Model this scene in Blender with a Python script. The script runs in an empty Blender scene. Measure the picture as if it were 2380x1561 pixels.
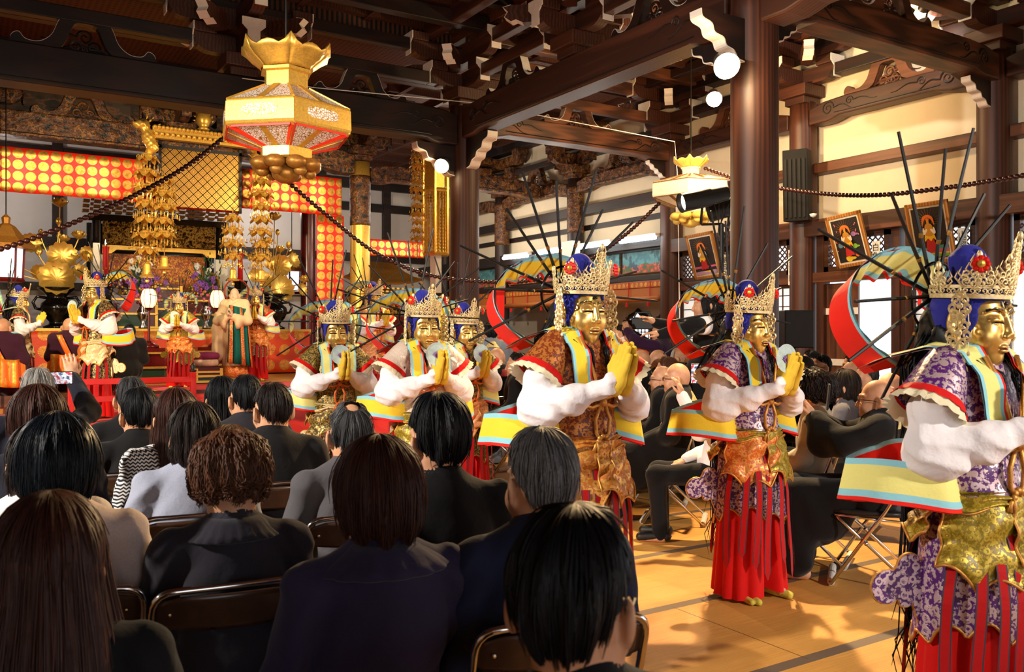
import bpy, bmesh, math, random
import numpy as np
from mathutils import Vector, Matrix
random.seed(7); RNG = np.random.default_rng(7)
PI = math.pi
scene = bpy.context.scene
COL = scene.collection
# ------------------------------------------------------------------ camera
TH = math.radians(32.3); FPX = 2027.0; CAMZ = 1.47; HOR = 778.0
SN, CS = math.sin(TH), math.cos(TH)
cam = bpy.data.cameras.new('camera'); cam.sensor_width = 36.0; cam.lens = FPX/2380*36
cam.shift_y = -(780.5-HOR)/2380; cam.clip_start = .05
cam.dof.use_dof = True; cam.dof.focus_distance = 6.5; cam.dof.aperture_fstop = 7.0
camo = bpy.data.objects.new('camera', cam); COL.objects.link(camo)
camo.location = (0, 0, CAMZ); camo.rotation_euler = (PI/2, 0, -TH); scene.camera = camo
def W(px, py, d=None, X=None, Y=None, Z=None):
    """photo pixel -> world point, at camera depth d or on a plane X / Y / Z"""
    u = (px-1190)/FPX; v = (HOR-py)/FPX
    dx, dy = SN+u*CS, CS-u*SN
    if d is None:
        d = X/dx if X is not None else Y/dy if Y is not None else (Z-CAMZ)/v
    return Vector((dx*d, dy*d, CAMZ+v*d))
def G(px, d, z=0.0):
    p = W(px, HOR, d=d); p.z = z; return p
# ------------------------------------------------------------------ view, world, lamps
scene.view_settings.view_transform = 'Standard'; scene.view_settings.look = 'None'
scene.view_settings.gamma = 1; scene.view_settings.use_curve_mapping = False
scene.view_settings.exposure = 0.22
scene.cycles.max_bounces = 6; scene.cycles.diffuse_bounces = 3; scene.cycles.glossy_bounces = 3
scene.cycles.transparent_max_bounces = 6; scene.cycles.sample_clamp_indirect = 6.0; scene.cycles.caustics_reflective = False
world = bpy.data.worlds.new('sky'); scene.world = world; world.use_nodes = True
world.node_tree.nodes['Background'].inputs[0].default_value = (.90, .95, 1.0, 1)
world.node_tree.nodes['Background'].inputs[1].default_value = 2.2
def lamp(name, kind, loc, target, power, col, size=.2, spot=60, blend=.5):
    l = bpy.data.lights.new(name, kind); l.energy = power; l.color = col
    if kind == 'AREA': l.size = size
    else: l.shadow_soft_size = size
    if kind == 'SPOT': l.spot_size = math.radians(spot); l.spot_blend = blend
    o = bpy.data.objects.new(name, l); COL.objects.link(o); o.location = loc
    if target is not None:
        o.rotation_euler = (Vector(target)-Vector(loc)).to_track_quat('-Z', 'Y').to_euler()
    return o
WARM = (1.0, .66, .32); WARMW = (1.0, .91, .80)
# off-frame floodlights on the dancers, then added fill lights without visible fixtures
lamp('flood_left', 'SPOT', (-4.2, 3.6, 3.9), (3.0, 5.2, 1.1), 2400, WARMW, .12, 62, .6)
lamp('flood_procession', 'SPOT', (4.4, -3.6, 3.7), (3.3, 4.0, 1.5), 1250, WARMW, .12, 40, .6)
lamp('altar_fill', 'SPOT', (1.2, 11.5, 4.0), (2.9, 16.5, 1.9), 310, (1.0, .78, .48), .12, 110, .7)  # added spot hidden behind the sanctuary beam to brighten the altar
lamp('shrine_fill', 'SPOT', (5.3, 11.5, 4.0), (3.2, 16.5, 1.9), 280, (1.0, .78, .48), .12, 110, .7)  # second added spot behind the beam, fills the shrine
lamp('stage_fill', 'SPOT', (-3.5, 6.0, 3.4), (2.4, 13.5, 1.6), 2600, (1.0, .80, .52), .12, 40, .6)  # added fill that lifts the dancers on the platform
lamp('ceiling_fill', 'SPOT', (1.2, 3.2, 2.3), (6.0, 9.6, 5.2), 330, (1.0, .84, .66), .15, 75, .7)  # added uplight that brightens the white bracket ends
lamp('sanctuary_fill', 'POINT', (.6, 18.6, 4.3), None, 60, (1.0, .9, .8), .15); lamp('sanctuary_fill', 'POINT', (5.6, 18.9, 4.3), None, 70, (1.0, .9, .8), .15); lamp('sanctuary_fill', 'POINT', (8.3, 15.8, 4.0), None, 60, (1.0, .86, .7), .15)  # added point lights without fixtures, brighten the back of the sanctuary
lamp('lantern_fill', 'SPOT', (-2.0, 3.0, 2.4), tuple(W(665, 250, d=7.2)), 170, (1.0, .8, .5), .1, 22, .7)  # added spot that brightens the golden lantern
# ------------------------------------------------------------------ colours and materials
def lin(c):
    return tuple(((v/255)/12.92 if v/255 <= .04045 else ((v/255+.055)/1.055)**2.4) for v in c)+(1.0,)
M = {}
class N:
    """small node-graph helper"""
    def __init__(s, name):
        s.m = bpy.data.materials.new(name); s.m.use_nodes = True
        s.t = s.m.node_tree; s.b = s.t.nodes['Principled BSDF']; M[name] = s.m
    def n(s, typ, **kw):
        x = s.t.nodes.new(typ)
        for k, v in kw.items():
            if k.startswith('i_'):
                k = k[2:]; k = int(k) if k.isdigit() else k.replace('_', ' ')
                x.inputs[k].default_value = v
            else: setattr(x, k, v)
        return x
    def l(s, a, b, ao=0, bi=0): s.t.links.new(a.outputs[ao], b.inputs[bi]); return b
    def co(s, kind='Object', scale=(1, 1, 1)):
        tc = s.n('ShaderNodeTexCoord'); mp = s.n('ShaderNodeMapping'); mp.inputs['Scale'].default_value = scale
        s.l(tc, mp, kind); return mp
    def noise(s, co, scale, detail=3, rough=.55):
        x = s.n('ShaderNodeTexNoise', i_Scale=scale, i_Detail=detail, i_Roughness=rough); s.l(co, x); return x
    def ramp(s, src, stops, so=0, interp='LINEAR'):
        r = s.n('ShaderNodeValToRGB'); e = r.color_ramp; e.interpolation = interp
        while len(e.elements) < len(stops): e.elements.new(.5)
        for q, (p, c) in zip(e.elements, stops): q.position = p; q.color = c if len(c) == 4 else lin(c)
        s.l(src, r, so); return r
    def bump(s, src, strength=.3, dist=.01, so=0):
        b = s.n('ShaderNodeBump', i_Strength=strength, i_Distance=dist); s.l(src, b, so, 'Height'); s.l(b, s.b, 0, 'Normal'); return b
    def math(s, op, a, b=None, ao=0, bo=0):
        x = s.n('ShaderNodeMath', operation=op)
        if isinstance(a, (int, float)): x.inputs[0].default_value = a
        else: s.l(a, x, ao, 0)
        if b is not None:
            if isinstance(b, (int, float)): x.inputs[1].default_value = b
            else: s.l(b, x, bo, 1)
        return x
    def set(s, rough=None, metal=None, **kw):
        if rough is not None: s.b.inputs['Roughness'].default_value = rough
        if metal is not None: s.b.inputs['Metallic'].default_value = metal
        for k, v in kw.items(): s.b.inputs[k.replace('_', ' ')].default_value = v
        return s
def flat(name, c, rough=.6, metal=0.0, var=.12, scale=30, bump=0.0, emit=0, **kw):
    """plain colour broken up by a fine noise"""
    g = N(name).set(rough, metal, **kw); c = lin(c)
    co = g.co(); nz = g.noise(co, scale)
    a = tuple(v*(1-var) for v in c[:3])+(1,); b = tuple(min(1, v*(1+var)) for v in c[:3])+(1,)
    g.l(g.ramp(nz, [(.3, a), (.7, b)]), g.b, 0, 'Base Color')
    if bump: g.bump(nz, bump, .01)
    if emit: g.b.inputs['Emission Color'].default_value = c; g.b.inputs['Emission Strength'].default_value = emit
    return g.m
def wood(name, dark, light, axis=1, scale=1.0, rough=.5):
    g = N(name).set(rough); sc = [14*scale]*3; sc[axis] = .7*scale
    co = g.co('Object', sc); nz = g.noise(co, 1.6, 5, .6)
    w = g.n('ShaderNodeTexWave', i_Scale=.55, i_Distortion=6.0, i_Detail=2.0); g.l(co, w)
    mx = g.math('MULTIPLY', nz, w, 0, 1)
    g.l(g.ramp(mx, [(.05, dark), (.55, light)]), g.b, 0, 'Base Color'); g.bump(nz, .12, .006)
    return g.m
def cloth(name, c, rough=.85, var=.15, weave=900, sheen=.06, wr=.25):
    g = N(name).set(rough); c = lin(c); co = g.co()
    n1 = g.noise(co, 9, 4); n2 = g.noise(co, weave, 1)
    a = tuple(v*(1-var) for v in c[:3])+(1,); b = tuple(min(1, v*(1+var)) for v in c[:3])+(1,)
    g.l(g.ramp(n2, [(.35, a), (.65, b)]), g.b, 0, 'Base Color')
    g.b.inputs['Sheen Weight'].default_value = sheen; g.b.inputs['Specular IOR Level'].default_value = .2; g.bump(n1, min(1, wr*1.4), .022)
    return g.m
def gold(name, c=(240, 190, 85), rough=.28, scale=60, bump=.15):
    g = N(name).set(rough+.08, .62); c = lin(c); co = g.co(); nz = g.noise(co, scale, 4)
    g.l(g.ramp(nz, [(.3, tuple(v*.72 for v in c[:3])+(1,)), (.65, c)]), g.b, 0, 'Base Color'); g.bump(nz, bump, .004)
    return g.m
def brocade(name, base, fig, accent, scale=14, metal=.75, dots=.33):
    """woven silk: gold scroll figures and round medallions over a coloured ground"""
    g = N(name).set(.42); co = g.co()
    v = g.n('ShaderNodeTexVoronoi', i_Scale=scale, feature='F1'); v.inputs['Randomness'].default_value = .35; g.l(co, v)
    nz = g.noise(co, scale*2.6, 3, .65)
    r1 = g.ramp(v, [(dots*.55, (0, 0, 0, 1)), (dots*.62, (1, 1, 1, 1)), (dots, (1, 1, 1, 1)), (dots*1.08, (0, 0, 0, 1))], 0)
    r2 = g.ramp(nz, [(.50, (0, 0, 0, 1)), (.545, (1, 1, 1, 1))])
    r3 = g.ramp(v, [(dots*.3, (1, 1, 1, 1)), (dots*.36, (0, 0, 0, 1))], 0)
    mx = g.math('MAXIMUM', r1, r2)
    m1 = g.n('ShaderNodeMix', data_type='RGBA'); m1.inputs[6].default_value = lin(base); m1.inputs[7].default_value = lin(fig); g.l(mx, m1)
    m2 = g.n('ShaderNodeMix', data_type='RGBA'); g.l(r3, m2); g.l(m1, m2, 2, 6); m2.inputs[7].default_value = lin(accent)
    g.l(m2, g.b, 2, 'Base Color')
    g.l(g.math('MULTIPLY', mx, metal), g.b, 0, 'Metallic'); g.bump(mx, .25, .004)
    return g.m
def spots(name, base, fig, per, rad, kind='UV', metal=.8, petal=0):
    """red cloth printed with rows of round gold medallions (metres in UV)"""
    g = N(name).set(.45); tc = g.n('ShaderNodeTexCoord'); sp = g.n('ShaderNodeSeparateXYZ'); g.l(tc, sp, kind)
    f = []
    for k in (0, 1):
        a = g.math('DIVIDE', sp, per, k); a = g.math('FRACT', a); f.append(g.math('SUBTRACT', a, .5))
    d2 = g.math('ADD', g.math('MULTIPLY', f[0], f[0]), g.math('MULTIPLY', f[1], f[1])); d = g.math('SQRT', d2)
    inside = g.math('LESS_THAN', d, rad/per)
    nz = g.noise(g.co(), 22, 3)
    col = g.ramp(nz, [(.3, tuple(v*.55 for v in lin(fig)[:3])+(1,)), (.6, lin(fig))])
    if petal:
        at = g.math('ARCTAN2', f[1], f[0]); s = g.math('SINE', g.math('MULTIPLY', at, petal)); s = g.math('GREATER_THAN', s, .55)
        inside = g.math('MULTIPLY', inside, g.math('SUBTRACT', 1.0, g.math('MULTIPLY', s, .65)))
    mx = g.n('ShaderNodeMix', data_type='RGBA'); g.l(inside, mx); mx.inputs[6].default_value = lin(base); g.l(col, mx, 0, 7)
    g.l(mx, g.b, 2, 'Base Color'); g.l(g.math('MULTIPLY', inside, metal), g.b, 0, 'Metallic'); g.bump(nz, .3, .01)
    return g.m
def hairmat(name, dark, light, rough=.48):
    g = N(name).set(rough); co = g.co('UV', (26, 1.2, 1)); nz = g.noise(co, 3.5, 4, .6)
    g.l(g.ramp(nz, [(.33, dark), (.68, light)]), g.b, 0, 'Base Color'); g.bump(nz, .6, .004)
    g.b.inputs['Specular IOR Level'].default_value = .28
    return g.m
# ------------------------------------------------------------------ mesh building
def smooth2(P_, n=4, closed=False):
    """rounded version of a 2-D outline"""
    P_ = [np.array(p, float) for p in P_]; Q = [P_[-1]]+P_+[P_[0], P_[1]] if closed else [P_[0]*2-P_[1]]+P_+[P_[-1]*2-P_[-2]]; out = []
    for i in range(1, len(Q)-2):
        a, b, c, d = Q[i-1:i+3]
        for j in range(n): t = j/n; out.append(tuple(.5*(2*b+(c-a)*t+(2*a-5*b+4*c-d)*t*t+(3*b-a-3*c+d)*t**3)))
    return out if closed else out+[tuple(P_[-1])]
def as_mat(m): return m if isinstance(m, bpy.types.Material) else M[m]
class B:
    """collects shapes and links them as ONE mesh object"""
    def __init__(s): s.v = []; s.f = []; s.mi = []; s.uv = None; s.cur = 0
    def add(s, vs, fs, mi=None):
        o = len(s.v); s.v.extend([tuple(v) for v in vs]); s.f.extend([tuple(i+o for i in f) for f in fs])
        s.mi.extend([s.cur if mi is None else mi]*len(fs)); return s
    def box(s, c, sz, R=None, taper=1.0):
        hx, hy, hz = [q/2 for q in sz]; vs = []
        for z in (-hz, hz):
            k = taper if z > 0 else 1
            for x, y in ((-hx, -hy), (hx, -hy), (hx, hy), (-hx, hy)): vs.append(Vector((x*k, y*k, z)))
        if R is not None: vs = [R @ v for v in vs]
        c = Vector(c); vs = [v+c for v in vs]
        return s.add(vs, [(3, 2, 1, 0), (4, 5, 6, 7), (0, 1, 5, 4), (1, 2, 6, 5), (2, 3, 7, 6), (3, 0, 4, 7)])
    def span(s, a, b):
        a, b = Vector(a), Vector(b); return s.box((a+b)/2, [abs(q) for q in (b-a)])
    def bar(s, a, b, w, h, up=(0, 0, 1)):
        a, b = Vector(a), Vector(b); y = (b-a); L = y.length; y.normalize(); up = Vector(up)
        x = y.cross(up)
        if x.length < 1e-4: x = y.cross(Vector((1, 0, 0)))
        x.normalize(); z = x.cross(y); R = Matrix((x, y, z)).transposed()
        return s.box((a+b)/2, (w, L, h), R)
    def tube(s, pts, r, n=8, caps=True, flat=1.0):
        pts = [Vector(p) for p in pts]; m = len(pts); rs = r if isinstance(r, (list, tuple)) else [r]*m
        t0 = (pts[1]-pts[0]).normalized(); ref = Vector((0, 0, 1)) if abs(t0.z) < .9 else Vector((1, 0, 0))
        x = t0.cross(ref).normalized(); vs = []; fs = []
        for i, p in enumerate(pts):
            t = (pts[min(i+1, m-1)]-pts[max(i-1, 0)])
            if t.length < 1e-9: t = t0
            t = t.normalized(); x = (x-t*x.dot(t))
            x = x.normalized() if x.length > 1e-6 else t.orthogonal().normalized()
            y = t.cross(x)
            for k in range(n):
                a = 2*PI*k/n; vs.append(p+(x*math.cos(a)+y*(math.sin(a)*flat))*rs[i])
        for i in range(m-1):
            for k in range(n):
                k2 = (k+1) % n; fs.append((i*n+k, i*n+k2, (i+1)*n+k2, (i+1)*n+k))
        if caps: fs.append(tuple(range(n-1, -1, -1))); fs.append(tuple((m-1)*n+k for k in range(n)))
        return s.add(vs, fs)
    def cyl(s, a, b, r, r2=None, n=16): return s.tube([a, b], [r, r if r2 is None else r2], n)
    def lathe(s, prof, c=(0, 0, 0), n=24, R=None, rfun=None):
        vs = []; fs = []; c = Vector(c); m = len(prof)
        for r, z in prof:
            for k in range(n):
                a = 2*PI*k/n; q = r*(rfun(a, z) if rfun else 1)
                v = Vector((q*math.cos(a), q*math.sin(a), z)); vs.append((R @ v if R is not None else v)+c)
        for i in range(m-1):
            for k in range(n):
                k2 = (k+1) % n; fs.append((i*n+k, i*n+k2, (i+1)*n+k2, (i+1)*n+k))
        if prof[0][0] > 1e-5: fs.append(tuple(range(n-1, -1, -1)))
        if prof[-1][0] > 1e-5: fs.append(tuple((m-1)*n+k for k in range(n)))
        return s.add(vs, fs)
    def ball(s, c, r, n=10, sz=1.0):
        pr = [(max(1e-6, r*math.sin(PI*i/(n//2+1))), -r*sz*math.cos(PI*i/(n//2+1))) for i in range(n//2+2)]
        return s.lathe(pr, c, n)
    def prism(s, poly, o, ux, uy, th):
        """extrude a 2-D outline by th along ux x uy, centred"""
        o, ux, uy = Vector(o), Vector(ux), Vector(uy); nrm = ux.cross(uy).normalized(); m = len(poly)
        vs = [o+ux*x+uy*y-nrm*(th/2) for x, y in poly]+[o+ux*x+uy*y+nrm*(th/2) for x, y in poly]
        fs = [tuple(range(m-1, -1, -1)), tuple(range(m, 2*m))]+[(i, (i+1) % m, m+(i+1) % m, m+i) for i in range(m)]
        return s.add(vs, fs)
    def grid(s, P, mif=None, uv=None, closed=False):
        """P[i][j] points -> quads; mif(i,j) material index"""
        P = np.asarray(P, float); a, b = P.shape[:2]; o = len(s.v)
        s.v.extend(map(tuple, P.reshape(-1, 3)))
        for i in range(a-1 if not closed else a):
            i2 = (i+1) % a
            for j in range(b-1):
                s.f.append((o+i*b+j, o+i2*b+j, o+i2*b+j+1, o+i*b+j+1)); s.mi.append(mif(i, j) if mif else s.cur)
        if uv is not None: s.uv = (s.uv or {}); s.uv.update({o+k: tuple(q) for k, q in enumerate(np.asarray(uv, float).reshape(-1, 2))})
        return s
    def mesh(s, name):
        me = bpy.data.meshes.new(name); me.from_pydata(s.v, [], s.f); me.validate()
        if len(s.mi) == len(me.polygons): me.polygons.foreach_set('material_index', s.mi)
        if s.uv:
            L = me.uv_layers.new(name='uv'); vi = np.zeros(len(me.loops), int); me.loops.foreach_get('vertex_index', vi)
            a = np.zeros((len(s.v), 2))
            for k, q in s.uv.items(): a[k] = q
            L.data.foreach_set('uv', a[vi].ravel())
        return me
    def obj(s, name, mats, parent=None, smooth=False, world=True, bevel=0, thick=0, sub=0):
        """world=True: points were given in world space; else in the parent's space"""
        if parent is not None and world:
            inv = parent_matrix(parent).inverted(); s.v = [tuple(inv @ Vector(v)) for v in s.v]
        o = link(name, s.mesh(name), mats, parent, smooth)
        if parent is None and world:
            A = np.array(s.v); c = Vector(((A[:, 0].min()+A[:, 0].max())/2, (A[:, 1].min()+A[:, 1].max())/2, A[:, 2].min()))
            o.data.transform(Matrix.Translation(-c)); o.location = c
        if thick: md = o.modifiers.new('thickness', 'SOLIDIFY'); md.thickness = thick; md.offset = 0
        if bevel: md = o.modifiers.new('bevel', 'BEVEL'); md.width = bevel; md.segments = 2; md.limit_method = 'ANGLE'
        if sub: md = o.modifiers.new('sub', 'SUBSURF'); md.levels = sub; md.render_levels = sub
        return o
def parent_matrix(o):
    m = o.matrix_basis.copy()
    while o.parent: o = o.parent; m = o.matrix_basis @ m
    return m
def link(name, me, mats, parent=None, smooth=False):
    o = bpy.data.objects.new(name, me); COL.objects.link(o)
    if not isinstance(mats, (list, tuple)): mats = [mats]
    if len(me.materials) == 0:
        for m in mats: me.materials.append(as_mat(m))
        if smooth: me.polygons.foreach_set('use_smooth', [True]*len(me.polygons))
    else:
        for k, m in enumerate(mats):
            if k < len(o.material_slots): o.material_slots[k].link = 'OBJECT'; o.material_slots[k].material = as_mat(m)
    if parent is not None: o.parent = parent
    return o
def tag(o, label, cat, group=None):
    o['label'] = label; o['category'] = cat
    if group: o['group'] = group
    return o
def thing(name, label, cat, loc=(0, 0, 0), rotz=0.0, group=None, scale=1.0):
    o = bpy.data.objects.new(name, None); COL.objects.link(o); o.location = loc; o.rotation_euler = (0, 0, rotz)
    o.scale = (scale,)*3; o.empty_display_size = .1
    return tag(o, label, cat, group)
def struct(o): o['kind'] = 'structure'; return o
def dup(root, loc, rotz=None, label=None, group=None, scale=None):
    r = root.copy(); COL.objects.link(r); r.location = loc
    if rotz is not None: r.rotation_euler = (0, 0, rotz)
    if scale is not None: r.scale = (scale,)*3
    if label: r['label'] = label
    if group: r['group'] = group
    for ch in [c for c in root.children]:
        c = ch.copy(); COL.objects.link(c); c.parent = r
        for g in ch.children:
            d = g.copy(); COL.objects.link(d); d.parent = c
    return r
# ------------------------------------------------------------------ signed-distance modelling (organic bodies, cloth)
def _cap(P, a, b, ra, rb):
    a, b = np.asarray(a, float), np.asarray(b, float); ab = b-a; t = np.clip(((P-a)@ab)/max(ab@ab, 1e-12), 0, 1)
    return np.linalg.norm(P-a-t[:, None]*ab, axis=1)-(ra+(rb-ra)*t)
def _ell(P, c, r, R=None):
    q = P-np.asarray(c, float)
    if R is not None: q = q@R
    r = np.asarray(r, float); k0 = np.linalg.norm(q/r, axis=1); k1 = np.linalg.norm(q/(r*r), axis=1)
    return k0*(k0-1)/np.maximum(k1, 1e-9)
def _box(P, c, h, rd, R=None):
    q = P-np.asarray(c, float)
    if R is not None: q = q@R
    q = np.abs(q)-(np.asarray(h, float)-rd)
    return np.linalg.norm(np.maximum(q, 0), axis=1)+np.minimum(q.max(axis=1), 0)-rd
def smin(a, b, k):
    h = np.maximum(k-np.abs(a-b), 0)/k; return np.minimum(a, b)-h*h*k*.25
def smax(a, b, k): return -smin(-a, -b, k)
def rotm(x=0, y=0, z=0):
    return np.array(Matrix.Rotation(z, 3, 'Z') @ Matrix.Rotation(y, 3, 'Y') @ Matrix.Rotation(x, 3, 'X'))
class S:
    """list of blended primitives; op '+' joins, '-' cuts"""
    def __init__(s, k=.03): s.p = []; s.k = k; s.disp = None
    def cap(s, a, b, ra, rb=None, k=None, op='+'): s.p.append((_cap, (a, b, ra, ra if rb is None else rb), k, op)); return s
    def ell(s, c, r, k=None, op='+', R=None): s.p.append((_ell, (c, r, R), k, op)); return s
    def box(s, c, h, rd=.01, k=None, op='+', R=None): s.p.append((_box, (c, h, rd, R), k, op)); return s
    def fn(s, f, k=None, op='+'): s.p.append((f, (), k, op)); return s
    def chain(s, pts, rs, k=None):
        for i in range(len(pts)-1): s.cap(pts[i], pts[i+1], rs[i], rs[i+1], k)
        return s
    def both(s, f):
        for sx in (-1, 1): f(s, sx)
        return s
    def __call__(s, P):
        d = None
        for f, a, k, op in s.p:
            k = s.k if k is None else k; q = f(P, *a)
            d = q if d is None else smin(d, q, k) if op == '+' else smax(d, -q, k) if op == '-' else smax(d, q, k)
        if s.disp is not None: d = d+s.disp(P)
        return d
def surfnet(f, lo, hi, h):
    """surface nets over a narrow band -> verts, quads"""
    lo = np.asarray(lo, float); hi = np.asarray(hi, float); bs = 4
    nb = np.maximum(1, np.ceil((hi-lo)/h/bs).astype(int)); n = nb*bs
    V = np.empty(n); ctr = [(lo[i]+h*(np.arange(nb[i])*bs+(bs-1)/2)) for i in range(3)]
    C = np.stack(np.meshgrid(*ctr, indexing='ij'), -1).reshape(-1, 3); fc = f(C)
    V[:] = np.repeat(np.repeat(np.repeat(fc.reshape(nb), bs, 0), bs, 1), bs, 2)
    near = np.nonzero(np.abs(fc) < h*bs*1.7)[0]
    if len(near) == 0: raise ValueError('empty')
    off = np.stack(np.meshgrid(*[np.arange(bs)]*3, indexing='ij'), -1).reshape(-1, 3)
    bi = np.stack(np.unravel_index(near, nb), -1)*bs; I = (bi[:, None, :]+off[None]).reshape(-1, 3)
    vals = np.concatenate([f(lo+h*q) for q in np.array_split(I.astype(float), max(1, len(I)//400000+1))])
    V[I[:, 0], I[:, 1], I[:, 2]] = vals
    V[0], V[-1], V[:, 0], V[:, -1], V[:, :, 0], V[:, :, -1] = [1]*6
    s = V < 0; c = np.zeros(n-1, int)
    crn = [(i, j, k) for i in (0, 1) for j in (0, 1) for k in (0, 1)]
    sl = lambda A, o: A[o[0]:n[0]-1+o[0], o[1]:n[1]-1+o[1], o[2]:n[2]-1+o[2]]
    for o in crn: c += sl(s, o)
    act = (c > 0) & (c < 8); ids = -np.ones(n-1, int); idx = np.argwhere(act); ids[act] = np.arange(len(idx))
    acc = np.zeros((len(idx), 3)); cnt = np.zeros(len(idx))
    vc = {o: V[idx[:, 0]+o[0], idx[:, 1]+o[1], idx[:, 2]+o[2]] for o in crn}
    for o in crn:
        for ax in range(3):
            if o[ax]: continue
            o2 = list(o); o2[ax] = 1; o2 = tuple(o2); a, b = vc[o], vc[o2]; m = (a < 0) != (b < 0)
            t = np.where(m, a/np.where(m, a-b, 1), 0); p = np.tile(np.array(o, float), (len(idx), 1)); p[:, ax] = t
            acc[m] += p[m]; cnt[m] += 1
    verts = lo+h*(idx+acc/np.maximum(cnt, 1)[:, None]); quads = []
    for ax in range(3):
        b, cx = (ax+1) % 3, (ax+2) % 3; d = [0, 0, 0]; d[ax] = 1
        A = s[:n[0]-d[0], :n[1]-d[1], :n[2]-d[2]]; Bv = s[d[0]:, d[1]:, d[2]:]; e = np.argwhere(A != Bv)
        e = e[(e[:, b] > 0) & (e[:, cx] > 0) & (e[:, b] < n[b]-1) & (e[:, cx] < n[cx]-1) & (e[:, ax] < n[ax]-1)]
        if not len(e): continue
        q = []
        for db, dc in ((1, 1), (0, 1), (0, 0), (1, 0)):
            t = e.copy(); t[:, b] -= db; t[:, cx] -= dc; q.append(ids[t[:, 0], t[:, 1], t[:, 2]])
        q = np.stack(q, -1); fl = s[e[:, 0], e[:, 1], e[:, 2]]; q[~fl] = q[~fl][:, ::-1]; quads.append(q)
    return verts, np.concatenate(quads)
def sdfmesh(name, f, lo, hi, h, matf=None):
    v, q = surfnet(f, lo, hi, h); me = bpy.data.meshes.new(name)
    me.vertices.add(len(v)); me.vertices.foreach_set('co', v.ravel()); me.loops.add(len(q)*4); me.polygons.add(len(q))
    me.loops.foreach_set('vertex_index', q.ravel().astype(np.int32)); me.polygons.foreach_set('loop_start', np.arange(0, len(q)*4, 4, dtype=np.int32))
    me.update(calc_edges=True)
    if matf is not None:
        ctr = v[q].mean(1); me.polygons.foreach_set('material_index', matf(ctr).astype(np.int32))
    me.polygons.foreach_set('use_smooth', [True]*len(q)); return me
def vnoise(P, seed=0):
    """cheap smooth pseudo-noise in [-1,1]"""
    r = np.random.default_rng(seed); s = 0
    for k in range(4):
        w = r.normal(size=3)*(1+.6*k); s = s+np.sin(P@w+r.uniform(0, 6))/(1+.5*k)
    return s/2.4
g = N('skin').set(.5); nz = g.noise(g.co(), 14, 3); g.l(g.ramp(nz, [(.3, (196, 140, 104)), (.7, (222, 170, 134))]), g.b, 0, 'Base Color')
g.b.inputs['Subsurface Weight'].default_value = .12; g.b.inputs['Subsurface Radius'].default_value = (.02, .008, .004)
# ================================================================== room materials
for ax, s in ((0, 'x'), (1, 'y'), (2, 'z')):
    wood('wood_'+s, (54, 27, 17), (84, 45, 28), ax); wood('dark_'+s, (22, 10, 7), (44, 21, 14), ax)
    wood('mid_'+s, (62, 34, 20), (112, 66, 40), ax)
flat('white_paint', (236, 226, 214), .65, var=.05); flat('carve_dark', (22, 9, 5), .6)
flat('plaster', (236, 220, 190), .9, var=.03, scale=4); flat('plaster_grey', (214, 208, 204), .9, var=.03, scale=4)
flat('black', (14, 13, 13), .5); flat('black_gloss', (10, 9, 9), .15); flat('lacquer_red', (88, 12, 12), .25)
flat('vermilion', (206, 22, 18), .7, var=.06); flat('white', (240, 240, 238), .6, var=.03); flat('paper', (244, 238, 222), .8, var=.04)
gold('gold'); gold('gold_dark', (170, 118, 48), .38, 40, .4); gold('gold_bright', (255, 205, 95), .2, 30, .1)
flat('chrome', (215, 215, 218), .12, 1.0, var=.03); flat('steel_grey', (120, 122, 128), .35, .8)
wood('floor_wood', (170, 112, 40), (226, 170, 84), 0, rough=.45)
# carved and painted wood: dark ground with ochre scrolls
g = N('painted_carving').set(.5); co = g.co(); nz = g.noise(co, 9, 4, .6); v = g.n('ShaderNodeTexVoronoi', i_Scale=11.0); g.l(nz, v, 1)
g.l(g.ramp(nz, [(.40, (20, 14, 12)), (.47, (104, 58, 22)), (.52, (44, 22, 14)), (.58, (150, 96, 36)), (.63, (26, 34, 24))]), g.b, 0, 'Base Color'); g.bump(nz, .8, .05)
# gold carving for the shrine, strongly modelled
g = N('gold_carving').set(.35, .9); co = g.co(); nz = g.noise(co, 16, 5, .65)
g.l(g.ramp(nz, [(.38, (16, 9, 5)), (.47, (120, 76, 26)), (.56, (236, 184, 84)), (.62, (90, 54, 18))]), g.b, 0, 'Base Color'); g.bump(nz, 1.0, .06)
# tatami: orange rush lit warm, rows 0.9 m deep with cloth borders, fine ribs
g = N('tatami').set(.62); tc = g.n('ShaderNodeTexCoord'); sp = g.n('ShaderNodeSeparateXYZ'); g.l(tc, sp, 'Object')
fy = g.math('FRACT', g.math('DIVIDE', g.math('SUBTRACT', sp, 3.53-.035, 1), .9)); band = g.math('LESS_THAN', fy, .07/.9)
row = g.math('FLOOR', g.math('DIVIDE', g.math('SUBTRACT', sp, 3.53, 1), .9))
fx = g.math('FRACT', g.math('ADD', g.math('DIVIDE', g.math('SUBTRACT', sp, 4.15, 0), 1.8), g.math('MULTIPLY', row, .5))); jn = g.math('LESS_THAN', fx, .0035)
co = g.co('Object', (1.2, 60, 1)); nz = g.noise(co, 3, 3); n2 = g.noise(g.co(), 1.6, 3)
base = g.ramp(nz, [(.3, (214, 150, 66)), (.7, (234, 176, 88))])
mm = g.n('ShaderNodeMix', data_type='RGBA', blend_type='MULTIPLY'); mm.inputs[0].default_value = .5; g.l(base, mm, 0, 6)
g.l(g.ramp(n2, [(.3, (205, 190, 170)), (.7, (255, 255, 255))]), mm, 0, 7)
m1 = g.n('ShaderNodeMix', data_type='RGBA'); g.l(band, m1); g.l(mm, m1, 2, 6); m1.inputs[7].default_value = lin((112, 92, 72))
m2 = g.n('ShaderNodeMix', data_type='RGBA'); g.l(jn, m2); g.l(m1, m2, 2, 6); m2.inputs[7].default_value = lin((96, 62, 28))
g.l(m2, g.b, 2, 'Base Color')
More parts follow.
